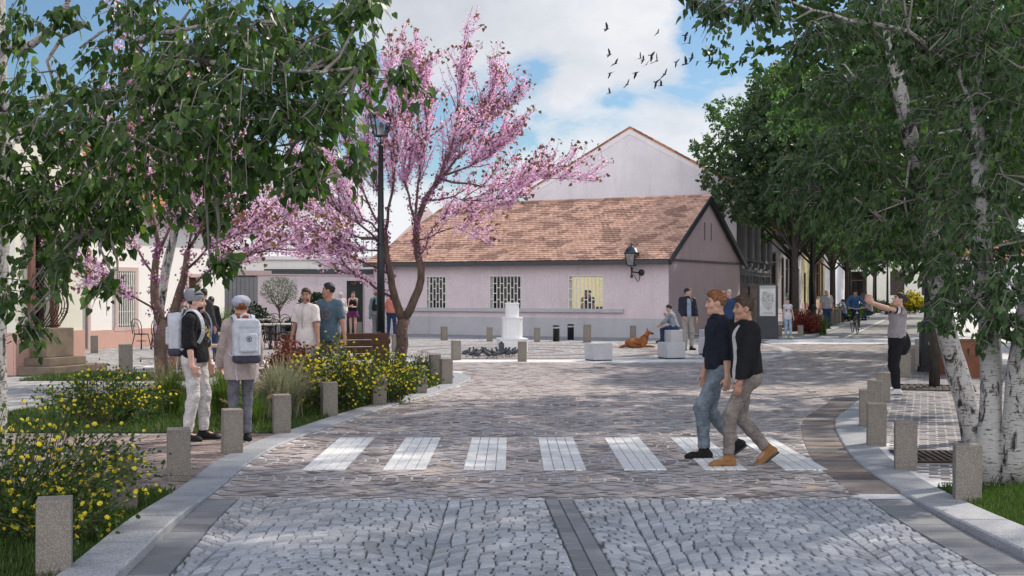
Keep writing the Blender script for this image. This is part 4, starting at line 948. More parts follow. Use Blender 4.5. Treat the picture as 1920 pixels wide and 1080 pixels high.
mb.build('backrest', M['dark_wood'], e, False, .003)
for x in (-.8, .8):
    mb = MB(); mb.bar((x, .42, 0), (x, .42, .43), .05, .05); mb.bar((x, 0, 0), (x, -.2, 1.0), .05, .05); mb.bar((x, .44, .41), (x, -.02, .41), .05, .03); mb.build('leg', M['black_metal'], e)
mb = MB(); mb.box((0, 0, .36), (.62, .5, .72)); mb.box((0, 0, .735), (.66, .54, .03))
single(mb, 'corten_planter', M['corten'], 'tall rust red steel planter box right of the leaning birch trunk', 'planter', None, G(1820, 706, .02), R(-8), .006)
# tree pits with metal grates
def grate(px, py, w, d, lab, rz=0):
    mb = MB(); n = 12
    for k in range(n): mb.box((-w / 2 + (k + .5) * w / n, 0, .012), (w / n * .55, d - .1, .018))
    for s in (-1, 1): mb.box((0, s * (d / 2 - .025), .0125), (w, .05, .02)); mb.box((s * (w / 2 - .02), 0, .013), (.04, d - .1, .021))
    o = single(mb, 'tree_grate', M['iron_rust'], lab, 'tree grate', None, G(px, py, .022), rz)
    pit = MB(); pit.quad((-w / 2, -d / 2, .003), (w / 2, -d / 2, .003), (w / 2, d / 2, .003), (-w / 2, d / 2, .003)); pit.build('pit_soil', M['joint_dark'], o)
grate(1752, 728, 1.35, 1.35, 'dark metal tree grate round the young trunk behind the bollards', R(-18))
grate(1763, 858, .85, .9, 'brown metal grate set in the pavers between two right bollards', R(-5))
grate(1726, 683, .8, .8, 'small dark grate beside the foot of the right lamp post', R(-18))
# café chairs and tables
def make_chair(label, group):
    e = empty('cafe_chair', (0, 0, 0), 0, label, 'chair', group)
    mb = MB(); mb.lathe([(.19, .44), (.205, .45), (.205, .465), (.19, .475)], 18); mb.build('seat', M['black_metal'], e, True)
    mb = MB(); mb.tube([(-.19, .16, .46), (-.20, .19, .70), (-.17, .22, .84), (-.08, .24, .90), (0, .245, .915), (.08, .24, .90), (.17, .22, .84), (.20, .19, .70), (.19, .16, .46)], .013, 6); mb.tube([(-.10, .18, .46), (-.11, .20, .66), (-.07, .225, .77), (0, .23, .80), (.07, .225, .77), (.11, .20, .66), (.10, .18, .46)], .010, 6); mb.build('backrest', M['black_metal'], e, True)
    for sx, sy in ((-1, -1), (1, -1), (1, 1), (-1, 1)):
        mb = MB(); mb.tube([(sx * .14, sy * .13, .45), (sx * .17, sy * .17, .22), (sx * .20, sy * .21, 0)], [.015, .014, .011], 6); mb.build('leg', M['black_metal'], e, True)
    mb = MB(); mb.tube([(.15 * math.cos(a), .15 * math.sin(a), .25) for a in np.linspace(0, 6.283, 17)], .008, 5); mb.build('ring_stretcher', M['black_metal'], e, True)
    return e
def make_table(label, group):
    e = empty('cafe_table', (0, 0, 0), 0, label, 'table', group); mb = MB(); mb.box((0, 0, .735), (1.25, .72, .04)); mb.build('tabletop', M['pale_top'], e, False, .005)
    for sx in (-.5, .5):
        mb = MB(); mb.bar((sx, 0, .02), (sx, 0, .715), .06, .06); mb.box((sx, 0, .012), (.08, .55, .025)); mb.build('leg', M['black_metal'], e)
    return e
M['pale_top'] = pmat('pale_tabletop', (.60, .55, .46), (.52, .47, .39), 5, .5, .05)
ch = make_chair('black bentwood café chair standing alone by the white wall', 'café chairs'); ch.location = G(265, 655); ch.rotation_euler = (0, 0, R(150))
KIDS = {}
for c in bpy.data.objects:
    if c.parent: KIDS.setdefault(c.parent.name, []).append(c)
def put_chair(x, y, rz, lab, z=0.0):
    c = copy_tree(ch, None, KIDS); c.location = (x, y, z); c.rotation_euler = (0, 0, rz); tag(c, lab, 'chair', 'café chairs'); return c
q = G(296, 655); put_chair(q.x, q.y, R(200), 'black bentwood café chair partly hidden behind the birch trunk by the white wall')
tb = make_table('pale topped café table among black chairs before the grey gate', 'café tables before the gate')
for c in bpy.data.objects:
    if c.parent: KIDS.setdefault(c.parent.name, [])
    if c.parent and c not in KIDS[c.parent.name]: KIDS[c.parent.name].append(c)
k = 0
for px, Y in ((430, 44.5), (478, 45.2), (527, 46), (415, 39.5), (475, 38.5), (548, 39.0), (592, 47.0)):
    t = tb if k == 0 else copy_tree(tb, None, KIDS); t.location = (XA(px, Y), Y, 0); t.rotation_euler = (0, 0, R(8)); k += 1
    for dx, dy, rz in ((-.33, -.62, 180), (.33, -.62, 175), (-.33, .62, 4), (.33, .62, -6)): put_chair(XA(px, Y) + dx, Y + dy, R(rz + random.uniform(-14, 14)), 'black metal café chair pushed to a pale table before the grey gate')
k = 0
for Y in (55.5, 60.5, 66, 71.5):
    t = copy_tree(tb, None, KIDS); x = 11.15 + .341 * (Y - 47.5) - 1.9; t.location = (x, Y, .04); t.rotation_euler = (0, 0, R(71)); tag(t, 'pale topped café table set along the left side of the far street', 'table', 'café tables along the street')
    for dx, dy, rz in ((.62, 0, 250), (-.62, .2, 70), (.5, .7, 255)): put_chair(x + dx, Y + dy, R(rz), 'black metal café chair at the tables along the far street', .04)
    mb = MB()
    for j in range(4): mb.lathe([(.025, 0), (.035, .02), (.04, .08), (.036, .08), (.03, .02)], 8, (-.4 + j * .27, .1 * (-1) ** j, 0), cap=False)
    o = single(mb, 'coffee_cups', M['white_stone'], 'white coffee cups standing on a street café table', 'cups', 'cups on café tables', (x, Y, .797), R(71)); o['kind'] = 'stuff'
# pigeons on the ground
M['pigeon'] = pmat('pigeon_feathers', (.035, .04, .05), (.075, .085, .10), 12, .6, .1, 90); M['pigeon_wing'] = pmat('pigeon_wing', (.10, .11, .13), (.05, .055, .065), 14, .7, .1, 90)
M['beak'] = pmat('beak_leg', (.16, .07, .06), None, 5, .6, 0)
def pigeon(parent):
    mb = MB(); m = Matrix.Rotation(R(24), 3, 'X'); mb.ball((0, 0, .135), (.058, .115, .062), 12, 8, m); mb.ball((0, .085, .18), (.036, .045, .06), 10, 6, Matrix.Rotation(R(-20), 3, 'X')); mb.ball((0, .115, .245), (.026, .032, .027), 10, 6); mb.add([(-.035, -.09, .10), (.035, -.09, .10), (.03, -.21, .07), (-.03, -.21, .07), (-.03, -.09, .085), (.03, -.09, .085)], [(0, 1, 2, 3), (5, 4, 3, 2), (0, 3, 4), (1, 5, 2)]); mb.build('body', M['pigeon'], parent, True)
    for s in (-1, 1):
        mb = MB(); mb.ball((s * .05, -.02, .14), (.018, .105, .045), 8, 6, Matrix.Rotation(R(22), 3, 'X')); mb.build('wing', M['pigeon_wing'], parent, True)
        mb = MB(); mb.tube([(s * .025, .0, .09), (s * .027, .005, .01)], .006, 5); mb.tube([(s * .027, -.015, .006), (s * .03, .04, .005)], .005, 5); mb.build('leg', M['beak'], parent)
    mb = MB(); mb.lathe([(.008, 0), (.005, .018), (.001, .03)], 6, (0, .143, .243), Matrix.Rotation(R(-105), 3, 'X')); mb.build('beak', M['beak'], parent)
pg = empty('pigeon', (0, 0, 0), 0, 'dark grey pigeon pecking in the flock in front of the white pedestal', 'pigeon', 'pigeons on the square'); pigeon(pg)
KP = {'pigeon': children(pg)}
for k, (px, py, a) in enumerate(((874, 669, -70), (886, 671, -80), (897, 672, -40), (900, 668, -100), (908, 667, 40), (914, 672, 60), (918, 669, 100), (925, 670, 160), (931, 672, -60), (937, 668, 70), (948, 668, -95), (955, 670, -75), (960, 668, -60), (965, 669, -85), (891, 667, 30))):
    o = pg if k == 0 else pg.copy()
    if k:
        COL.objects.link(o)
        for c in KP['pigeon']: d = c.copy(); COL.objects.link(d); d.parent = o
    o.location = G(px, py); o.rotation_euler = (0, 0, R(a)); o.scale = (.92,) * 3
o = empty('pigeon', G(941, 670), R(-80), 'dark grey pigeon lifting its wing in the middle of the flock', 'pigeon', 'pigeons on the square'); pigeon(o); o.scale = (1.0,) * 3
mb = MB(); mb.add([(0, .06, .17), (0, -.07, .15), (.05, -.10, .36), (.06, -.02, .43), (.05, .05, .36), (.02, .06, .17), (.02, -.07, .15), (.07, -.10, .36), (.08, -.02, .43), (.07, .05, .36)], [(0, 1, 2, 3, 4), (9, 8, 7, 6, 5), (0, 4, 9, 5), (1, 6, 7, 2), (2, 7, 8, 3), (3, 8, 9, 4)]); mb.build('raised_wing', M['pigeon_wing'], o)
# birds in flight
M['bird'] = pmat('black_feathers', (.012, .012, .014), (.02, .02, .024), 9, .7, 0)
def bird_mesh(flap):
    mb = MB(); mb.ball((0, 0, 0), (.055, .16, .05), 8, 6); mb.ball((0, .17, .01), (.035, .05, .035), 8, 5); mb.add([(-.03, -.12, 0), (.03, -.12, 0), (.07, -.30, 0), (-.07, -.30, 0), (0, -.14, .02)], [(0, 1, 2, 3), (4, 3, 2), (4, 2, 1), (4, 0, 3)])
    for s in (-1, 1):
        z1, z2 = flap * .16, flap * .34 - .05
        a = [(s * .03, .09, .01), (s * .22, .13, z1), (s * .50, -.02, z2), (s * .40, -.10, z2 * .85), (s * .2, -.10, z1 * .9), (s * .03, -.10, .01)]
        b = [(x, y, z - .012) for x, y, z in a]; mb.add(a + b, [(0, 1, 4, 5), (1, 2, 3, 4), (11, 10, 7, 6), (10, 9, 8, 7), (0, 6, 7, 1), (1, 7, 8, 2), (2, 8, 9, 3), (3, 9, 10, 4), (4, 10, 11, 5)])
    return mb
protos = [bird_mesh(f).build('flying_bird', M['bird'], None, True) for f in (1.2, .5, -.5)]
BIRDS = [(553, 217), (932, 248), (1142, 265), (1170, 323), (1327, 360), (1433, 325), (1444, 355), (1580, 403), (1570, 465), (573, 410), (615, 477), (578, 548), (573, 698), (706, 632), (770, 545), (803, 437), (824, 450), (888, 413), (928, 457), (848, 484), (1072, 466), (1145, 480), (1190, 436), (1234, 462), (1320, 460), (1336, 474), (1424, 406), (1400, 440), (987, 557), (922, 615), (957, 643)]
for k, (zx, zy) in enumerate(BIRDS):
    o = protos[k] if k < 3 else protos[k % 3].copy()
    if k >= 3: COL.objects.link(o)
    px, py = 1000 + zx / 4, zy / 4; Y = 78 + 14 * math.sin(k * 1.7); o.location = PT(px, py, Y)
    o.rotation_euler = (R(random.uniform(5, 25)), R(-38 + random.uniform(-14, 14)), R(-60 + random.uniform(-25, 25))); o.scale = (.72,) * 3
    tag(o, 'black bird with spread wings flying in the loose flock over the square', 'bird', 'birds in the sky')
# potted olive pot etc. are built with the plants
# ================================================================ TREES AND PLANTS
HEART = (np.array([(0, 0, 0), (.30, -.07, .05), (.43, .24, .07), (0, .45, -.02), (.24, .64, .03), (0, 1.08, -.10), (-.30, -.07, .05), (-.43, .24, .07), (-.24, .64, .03)]), np.array([(0, 1, 2, 3), (3, 2, 4, 5), (0, 3, 7, 6), (3, 5, 8, 7)]))
OVAL = (np.array([(0, 0, 0), (.26, .35, .06), (0, 1, -.05), (-.26, .35, .06)]), np.array([(0, 1, 2, 3)]))
PINN = (np.array([(0, 0, 0), (.34, .25, .08), (.22, .8, .02), (0, 1.0, -.06), (-.22, .8, .02), (-.34, .25, .08)]), np.array([(0, 1, 2, 3), (0, 3, 4, 5)]))
BLADE = (np.array([(-.5, 0, 0), (.5, 0, 0), (.25, 1, 0), (-.25, 1, 0)]), np.array([(0, 1, 2, 3)]))
def norm(a): return a / (np.linalg.norm(a, axis=-1, keepdims=True) + 1e-9)
def scatter(name, P, D, size, tmpl, mat, parent, wid=None, up=None):
    """one small face group per position; D tip directions"""
    P = np.asarray(P, float); D = norm(np.asarray(D, float)); N = len(P)
    rv = norm(RNG.normal(size=(N, 3))) if up is None else np.asarray(up, float)
    X = norm(np.cross(D, rv)); Z = np.cross(X, D); s = np.asarray(size, float).reshape(-1, 1) * np.ones((N, 1)); w = s if wid is None else np.asarray(wid, float).reshape(-1, 1) * np.ones((N, 1))
    t, f = tmpl; k = len(t)
    V = (P[:, None, :] + t[None, :, 0:1] * (X * w)[:, None, :] + t[None, :, 1:2] * (D * s)[:, None, :] + t[None, :, 2:3] * (Z * s)[:, None, :]).reshape(-1, 3)
    Fc = (f[None] + (np.arange(N) * k)[:, None, None]).reshape(-1, f.shape[1])
    return np_mesh(name, V, Fc, mat, parent)
def rnd_in_ell(c, r, n, shell=.35):
    d = norm(RNG.normal(size=(n, 3))); u = RNG.uniform(shell ** 3, 1, n) ** (1 / 3)
    return np.asarray(c) + d * u[:, None] * np.asarray(r)
def birch_bark(name):
    t = NT(name); co = t.coord(); base = t.mix(t.noise(3, 5, .6, co), (.50, .48, .465), (.30, .285, .27))
    dash = t.ramp(t.noise(6, 4, .6, t.coord((2.2, 2.2, 14)), .3), [(.57, (1, 1, 1)), (.64, (.10, .09, .085))])
    col = t.mix(1.0, base, dash, 'MULTIPLY')
    patch = t.ramp(t.noise(2.6, 6, .7, t.coord((2.5, 2.5, 1.1)), 1.2), [(.52, (1, 1, 1)), (.60, (.09, .08, .075))])
    col = t.mix(1.0, col, patch, 'MULTIPLY')
    return t.fin(col, .8, t.bump(t.noise(14, 6, .7, t.coord((1, 1, 2.5))), .7, .02), 0, .25)
M['birch_bark'] = birch_bark('birch_bark')
M['twig'] = pmat('pale_twig', (.20, .185, .17), (.12, .105, .095), 9, .8, .2, 40)
def bark(name, a, b): 
    t = NT(name); co = t.coord((1, 1, .3)); n = t.noise(16, 6, .7, co); return t.fin(t.mix(t.ramp(n, [(.35, (0, 0, 0)), (.65, (1, 1, 1))]), a, b), .9, t.bump(n, .9, .03), 0, .2)
M['dark_bark'] = bark('dark_bark', (.045, .038, .032), (.085, .072, .06)); M['brown_bark'] = bark('brown_bark', (.17, .115, .09), (.07, .048, .04))
M['birch_leaf'] = leaf_mat('birch_leaf', [(0, (.022, .047, .014)), (.55, (.040, .080, .019)), (.9, (.070, .125, .028)), (1, (.12, .18, .05))], .40, .38)
M['birch_leaf_dark'] = leaf_mat('dark_birch_leaf', [(0, (.024, .050, .021)), (.6, (.042, .082, .030)), (1, (.075, .125, .042))], .36, .42)
M['avenue_leaf'] = leaf_mat('avenue_leaf', [(0, (.040, .082, .040)), (.6, (.068, .128, .060)), (1, (.13, .19, .09))], .40, .5)
def limb_tube(mb, pts, r0, r1, n=7, wob=.0, step=.35):
    c = catmull([tuple(p) for p in pts], step); m = len(c)
    c = [p + RNG.normal(size=3) * wob * (0 < i < m - 1) for i, p in enumerate(c)]
    mb.tube(c, [r0 + (r1 - r0) * i / max(1, m - 1) for i in range(m)], n); return [np.array(p) for p in c]
def hang_twigs(blobs, mbt, dens, leaf, L=(.15, .4), droop=.28, spread=.9, anchors=None):
    """drooping twigs filling the blobs; returns leaf positions/directions/sizes"""
    P = []; D = []; S = []
    for c, r, k in blobs:
        n = max(3, int(dens * k)); A = rnd_in_ell(c, r, n, .1)
        for a in A:
            out = norm(a - np.asarray(c)); d = norm(np.array([out[0] * spread, out[1] * spread, -droop]) + RNG.normal(size=3) * .35); l = RNG.uniform(*L)
            a = a - d * l * .5; q = [a, a + d * l * .5 + np.array([0, 0, .04]), a + d * l + np.array([0, 0, -.06])]
            mbt.tube(q, [.006, .0045, .002], 3, False)
            if anchors is not None and RNG.random() < .10:
                b = anchors[int(np.argmin(((anchors - a) ** 2).sum(1)))]
                if ((b - a) ** 2).sum() > 1.2: continue
                m = (a + b) / 2 + RNG.normal(size=3) * .08
                mbt.tube([b, m, a], [.016, .011, .006], 4, False)
            m = int(l / .034)
            for i in range(m):
                t = (i + .5) / m; p = q[0] * (1 - t) ** 2 + 2 * q[1] * t * (1 - t) + q[2] * t * t
                o = norm(RNG.normal(size=3)) * .035; P.append(p + o); D.append(o * 9 + d * .4 + np.array([0, 0, -.85]) + RNG.normal(size=3) * .25); S.append(leaf * RNG.uniform(.45, 1.35))
    return P, D, S
def blob_px(lst):
    out = []
    for px, py, Y, rx, rz in lst:
        out.append((np.array(PT(px, py, Y)), np.array((rx, rx * 1.15, rz)), rx * rx * 4 + .12))
    return out
def birch(label, trunks, limbs, blobs, dens, leaf, mat, L=(.25, .6), loc_label='birch'):
    e = empty('birch_tree', (0, 0, 0), 0, label, 'tree'); allp = []
    for pts, r0, r1 in trunks:
        mb = MB(); c = catmull([tuple(p) for p in pts], .18); m = len(c); allp += [np.array(p) for p in c]
        rad = [(r0 + (r1 - r0) * i / (m - 1)) * (1 + .3 * math.exp(-i * .18 / .16)) * (1 + .05 * math.sin(i * 1.7)) for i in range(m)]
        mb.tube(c, rad, 14); mb.build('trunk', M['birch_bark'], e, True)
    for c, r, k in blobs:
        if c[2] > 6.7:   # limbs carrying the upper crown
            b = min((t[0][-1] for t in trunks), key=lambda q: (Vector(c) - Vector(q)).length); limbs = limbs + [([tuple(b), tuple((np.array(b) + c) / 2 + np.array((0, 0, .25))), tuple(c)], .035, .012)]
    for pts, r0, r1 in limbs: mb = MB(); allp += limb_tube(mb, pts, r0, r1, 7, .02, .2); mb.build('limb', M['birch_bark'], e, True)
    mt = MB(); P, D, S = hang_twigs(blobs, mt, dens, leaf, L, anchors=np.array(allp))
    mt.build('twig', M['twig'], e); scatter('crown', P, D, S, HEART, mat, e); return e
def UP(l): return [(np.array(c), np.array((1.3, 1.3, .8)), 4.6) for c in l]  # unseen leaf masses above the frame, added to shade the near road
# big birch over the left of the view
TX, TY = -4.47, 11.0
bl = blob_px([(330, 40, 9.2, .40, .30), (480, 60, 8.8, .45, .30), (600, 70, 8.8, .36, .26), (250, 130, 9.5, .36, .3), (370, 130, 8.6, .42, .32), (500, 150, 8.2, .42, .34), (610, 170, 8.4, .34, .30), (60, 200, 9.6, .42, .36), (160, 230, 9.2, .40, .35), (290, 240, 8.6, .46, .36), (430, 240, 8.2, .42, .34), (550, 235, 8.2, .32, .26), (40, 340, 9.8, .44, .38), (150, 345, 9.6, .40, .30), (260, 330, 9.2, .38, .26), (390, 300, 8.8, .30, .22), (480, 300, 8.5, .20, .14), (60, 430, 10, .40, .30), (180, 415, 9.9, .34, .24), (250, 395, 9.6, .20, .14), (20, 540, 9.8, .20, .26), (110, 490, 9.6, .18, .16),
  (680, 108, 8, .11, .05), (760, 145, 7.9, .09, .08), (630, 210, 8, .14, .12), (590, 310, 8.0, .12, .12), (555, 350, 8.0, .08, .10), (670, 300, 8, .06, .10), (410, 400, 9.2, .12, .10), (420, 500, 9, .05, .07), (200, 545, 9, .06, .08), (690, 5, 8.2, .10, .05), (660, 20, 8.4, .12, .08), (50, 620, 9.6, .10, .12), (30, 60, 9.8, .18, .20), (120, 30, 9.9, .10, .06), (240, 20, 9.6, .16, .10)])
P_ = lambda a: [PT(*q) for q in a]
birch('large birch leaning its dark leafy branches over the upper left of the square', [([(TX, TY, 0), (TX - .02, TY, 1.2), (TX + .03, TY, 2.6), (TX, TY, 4.2), (TX + .05, TY, 6.2)], .145, .10)],
  [(P_([(5, 200, 11), (120, 185, 10.2), (280, 172, 9.3), (430, 180, 8.7), (600, 190, 8.2)]), .045, .012), (P_([(5, 90, 11), (60, 75, 10.6), (110, 40, 10.4), (140, -30, 10.2)]), .05, .02), (P_([(280, 140, 9.2), (330, 133, 9), (400, 125, 8.7), (520, 140, 8.4), (660, 120, 8.0), (770, 138, 7.9)]), .026, .006), (P_([(300, 176, 9.2), (340, 210, 9), (390, 250, 8.8)]), .022, .014), (P_([(250, 80, 9.4), (300, 60, 9.2), (380, 42, 9), (480, 40, 8.7)]), .024, .007), (P_([(10, 225, 11), (80, 235, 10.4), (150, 300, 9.9), (210, 345, 9.7)]), .03, .010), (P_([(0, 215, 10.9), (35, 265, 10.7)]), .03, .028), (P_([(160, 45, 10.2), (120, 60, 10.3), (90, 110, 10.5), (105, 170, 10.5)]), .022, .012), (P_([(5, 420, 11), (100, 380, 10.2), (200, 420, 9.8)]), .02, .006), (P_([(430, 180, 8.7), (560, 260, 8.3), (640, 330, 8)]), .014, .004), (P_([(280, 60, 9.3), (200, 55, 9.8), (150, 90, 10)]), .02, .01)],
  bl, 62, .068, M['birch_leaf'], (.14, .36))
# slender birch behind the blossoming tree
birch('slender white birch on the lawn behind the left blossoming tree', [([(-6.85, 25, 0), (-6.9, 25, 1.2), (-6.75, 25, 2.2), (-6.58, 25, 3.0), (-6.5, 25, 4.2), (-6.35, 25, 5.6)], .115, .05)], [(P_([(325, 430, 25), (400, 360, 24.6), (470, 330, 24.3)]), .03, .01), (P_([(332, 380, 25), (280, 300, 25), (240, 250, 25)]), .03, .01)],
  blob_px([(400, 370, 24.6, .8, .6), (470, 400, 24.4, .55, .55), (350, 300, 25, .9, .7), (440, 300, 24.6, .8, .6), (250, 260, 25, .8, .7), (350, 180, 25, 1, .9), (420, 460, 24.5, .35, .35)]), 34, .10, M['birch_leaf'], (.25, .6))
# multi stemmed birches on the right
birch('clump of birch trunks with peeling bark on the grass at the right edge', [(P_([(1862, 908, 11.55), (1855, 840, 11.55), (1859, 700, 11.6), (1853, 600, 11.7), (1842, 470, 11.9), (1836, 300, 12), (1830, 100, 12.1), (1826, -60, 12.1), (1834, -380, 12.2)]), .105, .045), (P_([(1896, 910, 11.5), (1904, 800, 11.45), (1915, 680, 11.4), (1935, 560, 11.3), (1962, 400, 11.2), (1990, 200, 11.1), (2012, -100, 11.1), (2026, -420, 11.2)]), .125, .05)],
  [(P_([(1836, 300, 12), (1800, 240, 12), (1760, 250, 12)]), .025, .01), (P_([(1840, 430, 12), (1880, 380, 11.8), (1925, 350, 11.6)]), .025, .01), (P_([(1835, 220, 12), (1790, 130, 12), (1700, 60, 12), (1560, 30, 11.6), (1430, -30, 11.2)]), .03, .006), (P_([(1935, 560, 11.3), (1870, 520, 11.4), (1830, 560, 11.5)]), .02, .006)],
  blob_px([(1760, 40, 12.2, .55, .4), (1870, 60, 11.8, .6, .5), (1920, 180, 11.6, .5, .5), (1820, 170, 12.2, .55, .45), (1900, 310, 11.8, .5, .5), (1830, 330, 12.2, .5, .45), (1900, 430, 11.6, .45, .45), (1820, 460, 12, .45, .4), (1900, 550, 11.3, .36, .34), (1830, 565, 11.6, .34, .26), (1780, 600, 12, .22, .2), (1880, 625, 11.2, .22, .16), (1330, 15, 11.2, .08, .11), (1345, 30, 11.2, .06, .08), (1395, 25, 11.2, .09, .12), (1430, 10, 11.2, .12, .09), (1455, 25, 11.2, .06, .08), (1300, 0, 11.3, .04, .05), (1530, 70, 11.6, .20, .12), (1580, 60, 11.8, .2, .14), (1500, 90, 11.6, .08, .1), (1640, 40, 12, .3, .25), (1700, 110, 12.2, .3, .3)]) + UP([(4.6, 12.6, 7.0), (6.0, 12.4, 7.4), (3.4, 13.2, 7.6), (4.6, 13.6, 8.4), (6.6, 13.8, 8.6), (2.4, 14.6, 7.4), (5.6, 11.4, 8.6), (7.6, 12.4, 7.4), (9.0, 13.4, 7.6), (8.2, 14.2, 8.6)]), 70, .064, M['birch_leaf_dark'], (.14, .36))
birch('leaning birch with scarred pale trunk behind the second kerb bollard on the right', [(P_([(1834, 842, 14.6), (1818, 780, 14.6), (1793, 690, 14.6), (1770, 600, 14.5), (1748, 470, 14.4), (1722, 320, 14.2), (1700, 230, 14), (1678, 120, 13.9), (1660, 0, 13.8), (1650, -80, 13.8), (1640, -330, 13.9)]), .135, .045)],
  [(P_([(1722, 320, 14.2), (1780, 330, 14), (1830, 350, 13.8)]), .03, .01), (P_([(1722, 320, 14.2), (1660, 310, 14.4), (1600, 345, 14.8), (1540, 355, 15), (1450, 360, 15.2)]), .022, .006), (P_([(1712, 280, 14.1), (1690, 380, 14), (1640, 400, 14)]), .02, .006), (P_([(1690, 180, 14), (1620, 150, 14.5), (1560, 120, 15)]), .02, .006), (P_([(1740, 430, 14.4), (1700, 350, 14.2), (1590, 260, 14.6)]), .016, .005)],
  blob_px([(1640, 170, 14.2, .35, .3), (1560, 180, 14.8, .4, .36), (1770, 250, 13.8, .45, .45), (1610, 290, 14.4, .5, .4), (1530, 300, 15, .45, .36), (1770, 380, 14, .45, .4), (1660, 400, 14.2, .45, .36), (1570, 400, 14.8, .4, .34), (1745, 490, 14.2, .36, .26), (1650, 470, 14.4, .30, .2), (1800, 560, 13.8, .26, .2), (1480, 360, 15.2, .28, .22)]) + UP([(4.8, 15.4, 7.2), (6.4, 15.2, 7.4), (3.6, 16.6, 7.6), (5.2, 16.8, 8.4), (7.4, 17, 8.2), (8.4, 15.4, 7.6), (6.6, 18.2, 7.4), (4.6, 18.2, 8.4), (2.2, 17.4, 8.0), (9.6, 17.0, 7.4), (10.2, 18.6, 8.0), (8.4, 19.4, 8.2)]), 70, .070, M['birch_leaf_dark'], (.15, .4))
# avenue trees with fine foliage
def avenue_proto(seed, label, H=13.0, Rc=4.6, zb=4.2, n=26000, trunk=.20, leafs=(.12, .2), mat=None, nb=40):
    global RNG
    RNG = np.random.default_rng(seed); rr = random.Random(seed)
    e = empty('avenue_tree', (0, 0, 0), 0, label, 'tree', 'trees along the far street'); mb = MB()
    top = zb + (H - zb) * .55
    mb.tube([(0, 0, 0), (.03, .02, zb * .5), (-.02, 0, zb), (.1, .05, top)], [trunk * 1.15, trunk, trunk * .85, trunk * .35], 10); mb.build('trunk', M['dark_bark'], e, True)
    ml = MB(); blobs = []
    for k in range(nb):
        a = k * 2.39996 + rr.uniform(-.3, .3); t = (k + .5) / nb; z = zb + (H - zb) * (.04 + .92 * t); prof = math.sin(math.pi * min(1, (t * .86 + .16))) ** .7
        r = Rc * prof * rr.uniform(.35, 1.0); c = np.array((r * math.cos(a), r * math.sin(a), z + rr.uniform(-.3, .3))); s = rr.uniform(.75, 1.3)
        blobs.append((c, np.array((s * 1.15, s * 1.15, s * .62))))
        z0 = min(top, max(zb * .75, z - 1.5 - r * .35)); ml.tube([(0, 0, z0), tuple(c * .5 + np.array((0, 0, z0 * .5 + .3))), tuple(c)], [trunk * .38, trunk * .2, .02], 5, False)
    ml.build('limb', M['dark_bark'], e, True)
    w = np.array([b[1][0] ** 2 for b in blobs]); w /= w.sum(); P = []; D = []
    for (c, r), q in zip(blobs, w):
        m = int(n * q / 7); A = rnd_in_ell(c, r, m, .55)
        for a in A:
            d = norm(norm(a - c) + RNG.normal(size=3) * .5 + np.array((0, 0, -.15))); ll = RNG.uniform(.15, .4); side = norm(np.cross(d, RNG.normal(size=3)))
            for i in range(7):
                t = (i + .5) / 7; P.append(a + d * ll * t); D.append(d * .6 + side * (1 if i % 2 else -1) + np.array((0, 0, -.25)) + RNG.normal(size=3) * .2)
    scatter('crown', P, D, RNG.uniform(*leafs, len(P)), PINN, mat or M['avenue_leaf'], e); return e
AV = [avenue_proto(11, ''), avenue_proto(23, '', 12.0, 4.3, 4.4, 24000)]
AKID = {e.name: children(e) for e in AV}
def place_tree(proto, x, y, z, rz, s, label, first=[set()]):
    if proto.name not in first[0]: o = proto; first[0].add(proto.name)
    else:
        o = proto.copy(); COL.objects.link(o)
        for c in AKID[proto.name]: d = c.copy(); COL.objects.link(d); d.parent = o
    o.location = (x, y, z); o.rotation_euler = (0, 0, rz); o.scale = (s, s, s) if not hasattr(s, '__len__') else s; tag(o, label, 'tree', 'trees along the far street'); return o
rowL = [(1487, 63, 1.0, 'fine leaved street tree nearest the house gable with its trunk beside the map board'), (1524, 73, .95, 'street tree whose trunk stands behind the lamp post by the yellow house'), (1561, 85, .95, 'street tree with dark trunk against the pale rendered house left of the cyclist'), (1588, 98, .95, 'street tree with trunk just behind the cyclist\'s shoulder'), (1622, 112, .9, 'forked dark street tree right of the cyclist'), (1640, 128, .9, 'far street tree beside the cream house at the end')]
for k, (px, Y, s, lab) in enumerate(rowL): place_tree(AV[k % 2], XA(px, Y), Y, .03, k * 1.9 + .3, s, lab)
rowR = [(1764, 37, .86, 'street tree with dark trunk behind the leaning birch in the right row'), (1762, 52, .9, 'second street tree of the right row deep in shade'), (1757, 68, .95, 'third street tree of the right row'), (1752, 86, .95, 'fourth street tree of the right row near the end of the street'), (1748, 106, .95, 'farthest street tree of the right row')]
for k, (px, Y, s, lab) in enumerate(rowR): place_tree(AV[(k + 1) % 2], XA(px, Y), Y, .02, k * 2.3 + 1, s, lab)
place_tree(AV[1], XA(1775, 31), 31, .02, 3.3, .78, 'street tree behind the rust red planter, its crown over the right footway')
place_tree(AV[0], 17.5, 33, .02, 2.2, .8, 'broad tree hidden mostly behind the birch crowns at the far right')
place_tree(AV[1], 22.5, 44, .02, 4.1, .95, 'tall tree rising behind the birch crowns at the upper right')
y = avenue_proto(41, '', 10.5, 3.3, 4.6, 14000, .085, (.12, .18), M['birch_leaf_dark'], 30); y.location = (XA(1752, 22.95), 22.95, .02); tag(y, 'young tree with a thin dark trunk in the metal grate behind the right bollards', 'tree', None)
RNG = np.random.default_rng(99)
ln = avenue_proto(57, '', 10.8, 3.5, 4.4, 24000, .15, (.13, .22), leaf_mat('linden_leaf', [(0, (.034, .060, .036)), (.6, (.056, .092, .052)), (1, (.11, .145, .08))], .42, .5), 32); ln.location = (XA(1490, 54), 54, .03); tag(ln, 'bright broad leaved tree before the ornate corner building', 'tree', None)
RNG = np.random.default_rng(5)
